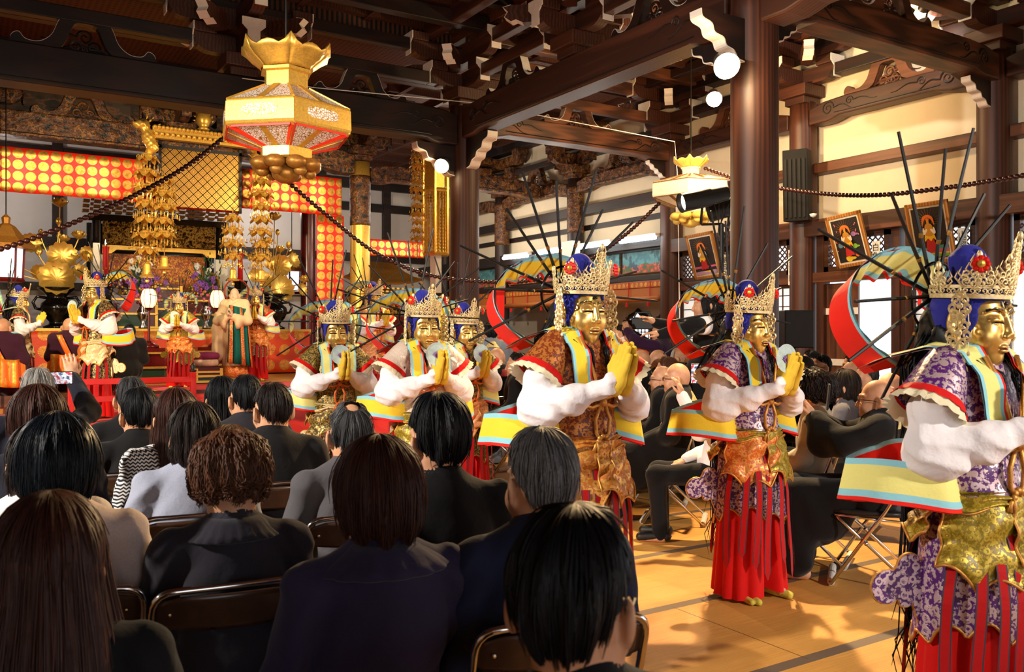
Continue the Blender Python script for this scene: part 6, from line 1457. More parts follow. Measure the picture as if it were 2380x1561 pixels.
def lotus(px, d, items, vh, lab):
    p = W(px, 762, d=d); p.z = 1.585; t = thing('lotus_vase', lab, 'flowers', p, group='gilded lotus arrangements on the altar'); k = d/FPX; s = vh/.70
    v = B().lathe([(q*s, z*s) for q, z in ((.20, 0), (.22, .03), (.13, .07), (.12, .11), (.21, .22), (.26, .34), (.24, .43), (.16, .50), (.15, .55), (.24, .64), (.30, .68), (.29, .70), (.10, .66))], n=32)
    v.obj('vase', 'black_gloss', t, world=False, smooth=True)
    for sx in (-1, 1): B().tube([(sx*.15*s, 0, .52*s), (sx*.30*s, 0, .54*s), (sx*.36*s, 0, .44*s), (sx*.32*s, 0, .34*s), (sx*.24*s, 0, .32*s)], .025*s, 8).obj('handle', 'black_gloss', t, world=False, smooth=True)
    r = np.random.default_rng(int(px))
    for kind, x, y, w in items:
        c = Vector(((x-px)*k, r.uniform(-.12, .12)-.05, (762-y)*k)); R_ = w*k*.5
        st = B(); st.tube([(r.normal()*.02, 0, vh-.05), (c.x*.35+r.normal()*.02, c.y*.5, vh+(c.z-vh)*.45), (c.x*.85, c.y, vh+(c.z-vh)*.85), tuple(c)], .010, 5); st.obj('stem', 'gold', t, world=False)
        o = link({'leaf': 'lotus_leaf', 'flower': 'lotus_flower', 'bud': 'lotus_bud'}[kind], LO[kind], ['gold_bright'], t); o.location = c
        if kind == 'leaf': o.scale = (R_, R_, R_); o.rotation_euler = (math.radians(78+r.normal()*8), r.normal()*.15, math.radians(12)+r.normal()*.2)
        else: q = R_*(1.15 if kind == 'flower' else 1.6); o.scale = (q, q, q*1.1); o.rotation_euler = (r.normal()*.12+.1, max(-.6, min(.6, c.x*.5)), r.uniform(0, 6))
lotus(132, 15.4, [('leaf', 130, 648, 78), ('leaf', 142, 594, 64), ('leaf', 180, 632, 40), ('leaf', 78, 566, 44), ('leaf', 40, 634, 50), ('leaf', 196, 586, 38), ('flower', 138, 480, 36), ('bud', 135, 522, 18), ('flower', 144, 560, 30), ('flower', 177, 552, 34), ('bud', 95, 594, 24), ('flower', 52, 620, 32), ('bud', 98, 545, 14), ('bud', 198, 600, 24), ('leaf', 95, 632, 34), ('flower', 168, 600, 26)], .72, 'gilded lotus flowers and leaves in a black vase at the left of the altar')
lotus(637, 17.4, [('leaf', 650, 668, 62), ('leaf', 652, 614, 52), ('leaf', 684, 600, 36), ('leaf', 614, 648, 38), ('leaf', 704, 668, 30), ('flower', 640, 508, 32), ('bud', 641, 545, 15), ('flower', 621, 566, 28), ('flower', 653, 582, 26), ('bud', 674, 572, 18), ('bud', 600, 612, 20), ('flower', 712, 650, 26), ('leaf', 590, 640, 32), ('bud', 584, 604, 16), ('leaf', 628, 612, 26)], .70, 'gilded lotus flowers and leaves in a black vase at the right of the altar')
# ================================================================== side shrine at the right
t = thing('side_shrine', 'small golden roofed shrine seen between the gilded column and the banner', 'shrine', (8.0, 18.4, .7)); x0 = 8.0
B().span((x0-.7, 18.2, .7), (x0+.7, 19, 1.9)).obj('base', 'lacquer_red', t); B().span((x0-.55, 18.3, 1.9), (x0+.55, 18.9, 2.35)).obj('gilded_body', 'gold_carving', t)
b = B()
for r in range(3):
    for k in range(11): b.box((x0-.6+k*.12, 18.22-r*.06, 2.38+r*.07), (.07, .12, .04))
b.obj('roof_brackets', 'gold', t); b = B(); b.grid([[(x0+x*(.95-.5*q), 18.0+q*.5, 2.62+.5*q**1.5+.12*abs(x)**3*(1-q)) for q in (0, .3, .6, 1)] for x in np.linspace(-1, 1, 13)]); b.obj('roof', 'gold_dark', t, thick=.05)
B().span((x0-.9, 17.9, .7), (x0+.9, 18.0, 1.2)).obj('step', 'lacquer_red', t)
# ================================================================== people on the platform: monks in purple, pale masked monk
for px, yt, d, hd_, lab in ((160, 739, 11.6, 12, 'bald monk in a purple robe with orange sash sitting with his back to us'), (8, 739, 10.6, 20, 'purple robed monk at the left edge with an orange cloth over his back')):
    q = Pose(); ztop = CAMZ-(yt-HOR)*d/FPX-.5; sc = ztop/1.229; l = hpos(px, d, hd_, q, sc); l.z = .5
    p = person(lab, l, hd_, sc, q, ('sit', 0, 0, 1.0), None, None, 'robe_purple', robe=True, collar=None, group='monks seated on the platform'); l = Vector(l)
    b = B(); n = 40; b.grid([[((.232+.018*math.sin(k*.9)+.03*j/6)*math.cos(a), (.205+.018*math.sin(k*.9)+.02*j/6)*math.sin(a)-.01, .72-.07*j+.02*math.sin(a*2)) for j in range(6)] for k, a in enumerate(np.linspace(PI*.98, PI*2.02, n))]); b.obj('orange_wrap', 'stole_orange', p, True, world=False, thick=.012)
    b = B(); b.grid([[(-.10+.14*t+s*.035, -.172-.05*math.sin(t*PI)*.6, 1.0-.32*t) for s in (-1, 0, 1)] for t in np.linspace(0, 1, 9)]); b.obj('orange_strap', 'stole_orange', p, True, world=False, thick=.01)
    stool(l, 'wooden legged stool on the platform under the %s purple monk' % ('left edge' if px < 50 else 'orange sashed'))
q = Pose(); l = hpos(300, 12.0, -10, q, .9); l.z = .5; person('person in plain black seated on the platform behind the black and gold dancer', l, -10, .9, q, ('sit', 0, 0, 1.0), 'thin', 'hair_black', 'robe_black', robe=True, collar=None, group='monks seated on the platform')
cloth('robe_ivory', (238, 206, 160), .7, .06); flat('mask_pale', (226, 190, 156), .6, var=.04); spots('robe_patch', (22, 104, 96), (210, 64, 24), .17, .06, 'Object', .2); cloth('teal_silk', (18, 104, 98), .7); brocade('orange_brocade', (214, 70, 24), (240, 170, 80), (200, 100, 40), 24, .3)
PA = [((x*.26, .10, 1.08), (x*.035, .30, 1.16), (-x*.05, .35, .93), (-x, 0., 0)) for x in (-1, 1)]
q = Pose(stand=True, arms=PA); l = hpos(545, 14.2, 208, q, .92); l.z = .7
p = person('pale masked monk in ivory robe with a round red halo, hands joined', l, 208, .92, q, 'pale', None, None, 'robe_ivory', robe=True, collar=None, skin='mask_pale', group='monks seated on the platform')
p['group'] = 'masked dancers in the procession'
b = B(); b.tube([(.21*math.cos(a), -.16, 1.62+.21*math.sin(a)) for a in np.linspace(0, 2*PI, 41)], .022, 6, False, .6); b.tube([(0, -.16, 1.41), (0, -.14, 1.2)], .012, 5); b.obj('round_halo', 'halo_red', p, world=False) if 'halo_red' in M else b.obj('round_halo', flat('halo_red', (170, 56, 26), .5), p, world=False)
b = B(); n = 30; b.grid([[((.215+.02*math.sin(k*1.1)+.015*j)*math.cos(a), (.20+.02*math.sin(k*1.1)+.015*j)*math.sin(a), 1.36-.2*j-.1*(k/n)) for j in range(6)] for k, a in enumerate(np.linspace(1.4, 3.5, n))]); b.obj('patched_mantle', 'teal_silk', p, True, world=False, thick=.012)
s = S(.05).cap((.24, .08, 1.18), (.27, .02, .95), .075, .10).cap((.27, .02, .95), (.25, .03, .50), .10, .12); s.disp = lambda P: .010*np.sin(P[:, 0]*40+P[:, 1]*34+2*vnoise(P*6, 3))
link('hanging_sleeve', sdfmesh('hanging_sleeve', s, (.05, -.2, .3), (.48, .28, 1.32), .014), ['robe_ivory'], p)
b = B(); b.lathe([(.13, -.30), (.105, -.18), (.085, -.10), (.08, -.06)], tuple(q.hc+np.array((0, .0, -.0))), 24, rfun=lambda a, z: 1+.03*math.sin(9*a)); b.obj('neck_cloth', 'paper', p, True, world=False, thick=.006)
for a0 in (1.5, 2.2, 2.9):
    b = B(); b.grid([[((.232+.018*j)*math.cos(a), (.217+.018*j)*math.sin(a), 1.36-.2*j-.06*(a-1.4)) for j in range(6)] for a in np.linspace(a0, a0+.22, 5)]); b.obj('orange_band', 'orange_brocade', p, True, world=False, thick=.012)
b = B(); b.grid([[((.21+.02*j)*math.cos(a), (.215+.02*j)*math.sin(a), .30-.10*j) for j in range(3)] for a in np.linspace(0, 2*PI, 33)]); b.obj('orange_hem', 'orange_brocade', p, True, world=False, thick=.01)
# ================================================================== big hanging lanterns
g = N('openwork_white').set(.5); v = g.n('ShaderNodeTexVoronoi', i_Scale=46.0, feature='DISTANCE_TO_EDGE'); g.l(g.co(), v); r = g.ramp(v, [(.05, (206, 150, 70)), (.12, (240, 232, 222))]); g.l(r, g.b, 0, 'Base Color'); r2 = g.ramp(v, [(.05, (1, 1, 1, 1)), (.12, (0, 0, 0, 1))]); g.l(r2, g.b, 0, 'Metallic'); g.bump(r2, .5, .01)
flat('glow_red', (226, 48, 20), .5); flat('lantern_cream', (250, 240, 214), .8, var=.03); flat('lantern_yellow', (244, 206, 96), .7); flat('lantern_line', (140, 104, 56), .7)
def big_lantern(px, d, y_rim, lab, s, m_body, m_panel, m_bar, m_petal, rot, m_red, kz=1.0, kr=1.0, m_crown=None):
    """hexagonal temple lantern: flared crown, neck, sloping roof, belt, inverted cone of openwork panels, lotus foot"""
    p = W(px, y_rim, d=d); t = thing('hexagonal_lantern', lab, 'lantern', p, rot)
    zz = lambda z: z if z <= .17 else .17+(z-.17)*kz
    rr = lambda r, z: r*kr if z > .19 else r
    hx = lambda r, z, k: Vector((rr(r, z)*math.cos(k*PI/3), rr(r, z)*math.sin(k*PI/3), zz(z)))*s
    L = lambda prof, nm, m: B().lathe([(rr(r, z)*s, zz(z)*s) for r, z in prof], n=6).obj(nm, m, t, world=False)
    L([(.555, -.02), (.565, .0), (.56, .155), (.545, .17)], 'belt', m_body); L([(.20, -.215), (.215, -.19), (.215, -.10), (.20, -.09)], 'lower_collar', m_body) if False else None
    L([(.20, .345), (.19, .35), (.19, .475), (.22, .485), (.22, .51), (.20, .52)], 'neck', m_body)
    def panels(r0, z0, r1, z1, nm, bars=True):
        for k in range(6):
            A, Bq, C, E = hx(r0, z0, k), hx(r0, z0, k+1), hx(r1, z1, k+1), hx(r1, z1, k); b = B(); b.add([A, Bq, C, E], [(0, 1, 2, 3)]); b.obj(nm, m_panel, t, world=False, thick=.006)
        b = B()
        for k in range(6):
            b.tube([hx(r0*1.005, z0, k), hx(r1*1.01, z1, k)], .014*s, 5)
            if bars: b.bar((hx(r0, z0, k)+hx(r0, z0, k+1))*.5*1.01, (hx(r1, z1, k)+hx(r1, z1, k+1))*.5*1.02, .05*s, .012*s, hx(1, 0, k)+hx(1, 0, k+1))
            b.tube([hx(r0, z0, k), hx(r0, z0, k+1)], .010*s, 5)
        b.obj('panel_bars', m_bar, t, world=False)
    panels(.545, .17, .20, .355, 'roof_panel'); panels(.548, -.02, .205, -.135, 'openwork_panel')
    for k in range(6):
        b = B(); q = (hx(.562, .08, k)+hx(.562, .08, k+1))*.5; e = (hx(1, 0, k+1)-hx(1, 0, k)).normalized(); pr = [(.15*s*math.copysign(abs(math.cos(a))**.5, math.cos(a)), .045*s*math.copysign(abs(math.sin(a))**.7, math.sin(a))) for a in np.linspace(0, 2*PI, 20, False)]
        b.prism(pr, q, e, UZ, .008); b.obj('belt_mesh', m_panel, t, world=False)
    L([(.205, -.135), (.225, -.14), (.225, -.215), (.20, -.23)], 'lower_collar', m_body)
    f = lambda k, a, r, z: Vector((rr(r, z)*math.cos(k*PI/3+a), rr(r, z)*math.sin(k*PI/3+a), zz(z)))*s
    for k in range(6):
        b = B(); b.grid([[f(k+.5, (j/8-.5)*PI/3*1.0, .20+.15*(i/5)**1.3+.03*(i/5)*abs(j/4-1)**2, .515+.125*i/5+(i >= 4)*(i-3)*.018*abs(math.cos(j/8*2*PI))+(i == 5)*.05*(abs(j/4-1) > .9)) for j in range(9)] for i in range(6)]); b.obj('crown_petal', m_crown or m_body, t, True, world=False, thick=.012)
    for k in range(8):
        a = 2*PI*k/8; b = B(); b.ball(Vector((.215*math.cos(a), .215*math.sin(a), -.265))*s, .085*s, 12, .65); b.obj('lotus_petal', m_petal, t, True, world=False)
    B().ball(Vector((0, 0, -.33))*s, .12*s, 14, .7).obj('lotus_base', m_petal, t, True, world=False)
    for k in range(6):
        b = B(); q = f(k+.5, 0, .19, -.325); b.ball(q, .055*s, 10, .8); b.obj('lower_bell', m_petal, t, True, world=False)
    B().tube([(0, 0, .5*s), (0, 0, 5.9-p.z)], .009, 5).obj('hanging_cord', 'black', t, world=False)
    if m_red:  # red bars stand in for the reddish light inside the lower panels
        for k in range(6):
            A, Bq, C, E = hx(.535, -.03, k), hx(.535, -.03, k+1), hx(.19, -.138, k+1), hx(.19, -.138, k); b = B()
            for a, c_ in ((A, E), (Bq, C)):
                m_ = (A+Bq+C+E)/4; b.bar(a.lerp(m_, .10)*1.02, c_.lerp(m_, .10)*1.02, .03*s, .008*s, m_)
            b.bar(A.lerp(Bq, .05)*1.012, A.lerp(Bq, .95)*1.012, .03*s, .008*s, (A+Bq)); b.obj('red_glow_bars', m_red, t, world=False)
    return t
big_lantern(665, 7.2, 310, 'large golden hexagonal lantern hanging over the aisle', 1.0, 'gold', 'openwork_white', 'gold', 'gold_dark', -TH-.17+PI/6*0, 'glow_red')
big_lantern(1606, 11.0, 458, 'cream paper hexagonal lantern hanging behind the nearest column', .93, 'lantern_cream', 'lantern_cream', 'lantern_line', 'lantern_yellow', -TH+.25, None, .66, .66, 'lantern_yellow')
# ================================================================== giant wooden rosaries and cords
flat('bead_brown', (56, 20, 15), .35, var=.2)
BE = B().lathe([(.006, -.027), (.018, -.022), (.026, -.006), (.026, .006), (.018, .022), (.006, .027)], n=10).mesh('bead'); BE.polygons.foreach_set('use_smooth', [True]*len(BE.polygons))
def spline(pts, step):
    P_ = [Vector(p) for p in pts]; P_ = [P_[0]*2-P_[1]]+P_+[P_[-1]*2-P_[-2]]; out = []
    for i in range(1, len(P_)-2):
        a, b, c, d = P_[i-1:i+3]
        for j in range(40): t = j/40; out.append(.5*((2*b)+(c-a)*t+(2*a-5*b+4*c-d)*t*t+(3*b-a-3*c+d)*t**3))
    out.append(P_[-2]); res = [out[0]]; acc = 0
    for i in range(1, len(out)):
        L = (out[i]-out[i-1]).length
        while acc+L >= step:
            f = (step-acc)/L; q = out[i-1].lerp(out[i], f); res.append(q); out[i-1] = q; L = (out[i]-q).length; acc = 0
        acc += L
    return res
def rosary(pts, lab, step=.054, sc=1.0):
    P_ = spline(pts, step*sc); t = thing('giant_rosary', lab, 'rosary', P_[len(P_)//2]); inv = Vector(t.location)
    B().tube([p-inv for p in P_], .006, 4).obj('string', 'black', t, world=False); extra = B()
    for i, p in enumerate(P_):
        d = (P_[min(i+1, len(P_)-1)]-P_[max(0, i-1)]).normalized(); R = d.to_track_quat('Z', 'Y')
        if i < 100:
            o = link('bead', BE, ['bead_brown'], t); o.location = p-inv; o.rotation_euler = R.to_euler(); o.scale = (sc,)*3
        else:
            m = R.to_matrix(); extra.lathe([(.006*sc, -.027*sc), (.018*sc, -.022*sc), (.026*sc, -.006*sc), (.026*sc, .006*sc), (.018*sc, .022*sc), (.006*sc, .027*sc)], p-inv, 8, R=m)
    if extra.v: extra.obj('beads', 'bead_brown', t, True, world=False)['kind'] = 'stuff'
rosary([W(*a[:2], d=a[2]) for a in ((-60, 596, 7.6), (60, 560, 7.8), (200, 505, 8.1), (330, 445, 8.5), (440, 382, 8.9), (535, 308, 9.3))], 'giant brown bead rosary strung at upper left in front of the altar')
rosary([W(*a[:2], d=a[2]) for a in ((572, 315, 9.3), (640, 395, 9.4), (760, 500, 9.6), (870, 585, 9.8), (980, 634, 10.0), (1100, 653, 10.2), (1240, 650, 10.5), (1370, 602, 10.8), (1460, 540, 11.0), (1535, 470, 11.2))], 'giant brown bead rosary sagging from the golden lantern to the cream lantern')
rosary([W(*a[:2], d=a[2]) for a in ((1640, 392, 11.0), (1700, 412, 10.8), (1810, 437, 10.4), (1940, 452, 9.8), (2060, 452, 9.2), (2200, 436, 8.7), (2300, 421, 8.3), (2400, 404, 8.0))], 'giant brown bead rosary in front of the right wall', .050)
def cord(pts, lab, r=.006, m='white', name='pulley_cord'):
    return tag(B().tube(pts, r, 5).obj(name, m), lab, 'cord')
cord([W(563, 182, d=10.4), W(735, 204, d=11.0), W(1115, 240, d=12.3)], 'thin white cord stretched from the golden lantern to the middle column')
cord([W(1232, 264, d=11.9), W(1568, 329, d=12.2), W(1574, 400, d=12.0), W(1577, 560, d=12.0), W(1580, 800, d=12.0)], 'thin white cord stretched to the wall column and hanging down beside the cream lantern')
t = thing('tassel', 'white silk tassel where the rosary meets the golden lantern', 'tassel', W(548, 328, d=9.2)); B().lathe([(.001, .16), (.03, .15), (.035, .12), (.02, .105), (.05, .08), (.055, 0), (.001, .01)], n=14).obj('fringe', 'white', t, True, world=False); B().tube([(0, 0, .15), (-.03, 0, .3), (.02, 0, .45)], .008, 5).obj('loop', 'white', t, world=False)
# ================================================================== lamps on the columns
g = N('bulb_glow'); g.b.inputs['Emission Color'].default_value = (1, .80, .45, 1); g.b.inputs['Emission Strength'].default_value = 60
def floodlamp(p, aim, lab, power, s=1.0, spot=100, col=WARM, glow=.09):
    p = Vector(p); t = thing('floodlamp', lab, 'lamp', p); d = (Vector(aim)-p).normalized(); R = d.to_track_quat('Z', 'Y').to_matrix()
    B().lathe([(.03*s, -.16*s), (.06*s, -.14*s), (.09*s, -.02*s), (.10*s, 0), (.085*s, -.005*s), (.04*s, -.10*s)], n=20, R=R).obj('reflector', 'steel_grey', t, True, world=False)
    B().lathe([(.001, -.05*s), (glow*s*.7, -.03*s), (glow*s, .02*s), (glow*s*.75, .07*s), (.001, .09*s)], n=16, R=R).obj('bulb', 'bulb_glow', t, True, world=False)
    B().tube([-d*.12*s, -d*.16*s-UZ*.08, -d*.10*s-UZ*.16], .012, 6).obj('bracket', 'black', t, world=False)
    lamp('floodlamp_light', 'SPOT', p+d*.13*s, aim, power, col, .06, spot, .6)
floodlamp(W(1688, 152, d=7.6), (3.4, 1.0, .4), 'glaring warm floodlamp clamped high on the nearest column', 1050, 1.15, 120, WARM, .10)
floodlamp(W(1660, 230, d=11.5), (5.5, 4.5, 0), 'second glaring lamp behind the nearest column', 500, 1.1, 110)
floodlamp(W(1027, 385, d=12.2), (2.5, 8.5, 1.0), 'glaring warm lamp beside the golden banner', 420, 1.1, 130)
lamp('lamp_spill', 'POINT', W(1655, 228, d=11.3), None, 170, WARM, .08); lamp('lamp_spill', 'POINT', W(1684, 158, d=7.45), None, 30, WARM, .08)
lamp('wall_wash', 'SPOT', W(1700, 260, d=9.2), (XW, 9.6, 3.6), 260, WARM, .1, 120, .8)
floodlamp((9.3, 5.9, 5.2), (XW, 6.9, 4.9), 'lamp tucked behind the beam shining on the openwork strut', 60, .7, 130, WARMW)
# ================================================================== stage spotlights on a stand
t = thing('spotlight_stand', 'black stage light stand with two cylindrical spotlights and dangling cables', 'stage light', G(1677, 9.3)); P0 = Vector(t.location); zt = W(1677, 520, d=9.3).z
B().cyl((0, 0, .3), (0, 0, zt), .025, n=10).obj('pole', 'black', t, world=False)
for k in range(3): a = k*2.1+.4; B().tube([(0, 0, .55), (.5*math.cos(a), .5*math.sin(a), .02)], .014, 6).obj('leg', 'black', t, world=False)
def can(px, y, d, aim, L):
    c = W(px, y, d=d)-P0; dd = Vector(aim).normalized(); R = dd.to_track_quat('Z', 'Y').to_matrix()
    o = B().lathe([(.05, -L*.62), (.075, -L*.58), (.085, -L*.2), (.10, -L*.18), (.10, L*.48), (.105, L*.5), (.095, L*.48), (.07, L*.2)], c, 22, R=R).obj('spotlight', 'black', t, True, world=False)
    B().lathe([(.09, L*.4), (.001, L*.42)], c, 18, R=R).obj('lens', 'lens_glow', o, world=False); B().tube([c+Vector((0, 0, -.10)), c+Vector((0, .02, -.26)), Vector((c.x, c.y, zt-P0.z-.02)), (0, 0, zt)], .014, 6).obj('yoke', 'black', t, world=False)
flat('lens_glow', (255, 240, 210), .3, emit=5)
can(1632, 461, 9.2, (-.86, .30, -.22), .5); can(1694, 482, 9.5, (-.70, .50, -.25), .45)
r = np.random.default_rng(3)
for k in range(5):
    B().tube([W(1660+12*k, 470, d=9.35)-P0, W(1655+12*k+r.normal()*8, 520, d=9.3)-P0, W(1668+6*k, 545+r.uniform(0, 25), d=9.3)-P0, Vector((0, 0, zt-.3)), Vector((0.03, 0, zt-.8))], .006, 5).obj('cable', 'black', t, world=False)
# loudspeakers
def lspk(lab, c, sz, rz, tilt, slats):
    t = thing('loudspeaker', lab, 'loudspeaker', c, rz); t.rotation_euler = (tilt, 0, rz); B().box((0, 0, 0), sz).obj('cabinet', 'cabinet_black', t, world=False, bevel=.012); b = B()
    if slats:
        for k in range(5): b.box(((k-2)*sz[0]*.18, -sz[1]*.52, -.04), (sz[0]*.09, .03, sz[2]*.82))
        b.obj('grille', 'slat_black', t, world=False)
    return t
flat('slat_black', (20, 19, 18), .8); flat('cabinet_black', (12, 11, 11), .85)
c = W(1853, 432, X=9.82); lspk('slatted black column loudspeaker on the right wall column', c, (.34, .24, .98), -PI/2+.45, .06, True)
for px, y, lab in ((1838, 505, 'small white dome sensor under the slatted loudspeaker, left'), (1890, 497, 'small white dome sensor right of the slatted loudspeaker')): tag(B().lathe([(.001, -.05), (.035, -.035), (.05, 0), (.001, .01)], W(px, y, X=9.85), 14).obj('dome_sensor', 'white', smooth=True), lab, 'sensor')
p = G(1846, 8.9); t = thing('loudspeaker', 'large black loudspeaker on a stand, back turned to us', 'loudspeaker', p); B().box((0, 0, 1.53), (.30, .28, .38), Matrix.Rotation(-.5, 3, 'Z')).obj('cabinet', 'black', t, world=False, bevel=.01); B().cyl((0, 0, .25), (0, 0, 1.36), .02, n=8).obj('pole', 'black', t, world=False)
for k in range(3): a = k*2.1; B().tube([(0, 0, .5), (.4*math.cos(a), .4*math.sin(a), .02)], .012, 6).obj('leg', 'black', t, world=False)
tag(B().box(W(1327, 580, X=9.86), (.20, .34, .32)).obj('wall_speaker', 'white_paint', bevel=.012), 'cream wall speaker between the tube lights', 'loudspeaker')
# tube lights
flat('tube_glow', (240, 250, 255), .5, emit=9)
for i, (x0, x1, y0, y1, lab) in enumerate(((1170, 1226, 600, 594, 'leftmost white tube light under the dark wall rail'), (1247, 1307, 589, 581, 'second white tube light from the left'), (1348, 1417, 575, 565, 'third white tube light, right of the cream wall speaker'), (1442, 1523, 562, 551, 'rightmost white tube light, longest in view'))):
    a, c = W(x0, y0, X=9.88), W(x1, y1, X=9.88); t = thing('tube_light', lab, 'light', (a+c)/2, group='white tube lights on the dark wall rail'); B().cyl(a, c, .035, n=10).obj('tube', 'tube_glow', t); B().bar(a+Vector((.05, 0, .05)), c+Vector((.05, 0, .05)), .10, .05).obj('housing', 'white_paint', t)
    lamp('tube_lamp', 'POINT', (a+c)/2-Vector((.9, 0, -.25)), None, 26, (1.0, .93, .82), .1)
# painted frieze panels, bamboo blinds under the far right bays
def frieze(n): 
    g = N(n).set(.6); co = g.co('Object', (1, 1, 1)); nz = g.noise(co, 5, 3, .6); sp = g.n('ShaderNodeSeparateXYZ'); tc = g.n('ShaderNodeTexCoord'); g.l(tc, sp, 'Generated'); n2 = g.noise(co, 7, 2, .5)
    base = g.ramp(nz, [(.40, (60, 112, 122)), (.52, (84, 142, 148)), (.60, (48, 84, 96))]); fl = g.ramp(n2, [(.42, (60, 96, 54)), (.5, (176, 60, 48)), (.57, (196, 120, 84)), (.63, (94, 60, 90))]); m = g.math('LESS_THAN', g.math('ADD', sp, g.math('MULTIPLY', nz, .8), 2, 0), .78)
    mx = g.n('ShaderNodeMix', data_type='RGBA'); g.l(m, mx); g.l(base, mx, 0, 6); g.l(fl, mx, 0, 7); g.l(mx, g.b, 2, 'Base Color')
frieze('flower_frieze'); g = N('bamboo').set(.55); w = g.n('ShaderNodeTexWave', i_Scale=40.0, bands_direction='Z'); g.l(g.co(), w); g.l(g.ramp(w, [(.2, (140, 74, 28)), (.7, (206, 124, 54))]), g.b, 0, 'Base Color')
spots('blind_trim', (176, 86, 30), (226, 160, 70), .12, .04, 'UV', .3)
k = 0
for (ya, yb), wh in zip(((Y2, Y3), (Y3, Y4), (Y4, Y5)), ('nearest to the cream lantern', 'in the middle bay', 'in the farthest bay')):
    for h, nm in ((0, 'right'), (1, 'left')):
        y0 = ya+.22+h*1.18; t = tag(B().span((XW-.02, y0, 2.56), (XW+.01, y0+1.08, 2.95)).obj('painted_panel', 'flower_frieze'), 'teal panel painted with flowers %s, %s one' % (wh, nm), 'panel', 'teal painted frieze panels')
        for q in (y0-.05, y0+1.08): k += 1
    t = thing('bamboo_blind', 'rolled bamboo blind with patterned trim %s' % wh, 'blind', (XW-.05, (ya+yb)/2, 2.05), group='bamboo blinds under the painted frieze'); y0, y1 = ya+.2, yb-.2
    B().span((XW-.05, y0, 2.12), (XW-.03, y1, 2.40)).obj('slat_curtain', 'bamboo', t); b = B(); P_ = [[(XW-.06, y, z) for z in (2.30, 2.41)] for y in (y0, y1)]; b.grid(P_, uv=[[(y-y0, z-2.29) for z in (2.30, 2.41)] for y in (y0, y1)]); b.obj('trim', 'blind_trim', t, thick=.008)
    B().cyl((XW-.05, y0, 2.10), (XW-.05, y1, 2.10), .05, n=12).obj('roll', 'bamboo', t, True)
    for j in range(4): y = y0+.3+j*(y1-y0-.6)/3; b = B(); b.span((XW-.075, y-.01, 2.05), (XW-.07, y+.01, 2.40)); b.lathe([(.001, .08), (.02, .06), (.03, 0), (.001, 0)], (XW-.11, y, 1.97), 10); b.obj('tassel_cord', 'ribbon_red', t)
struct(B().span((XW-.03, Y2, 0), (XW+.05, Y2+.2, 2.45)).obj('trim_11', 'dark_z'))
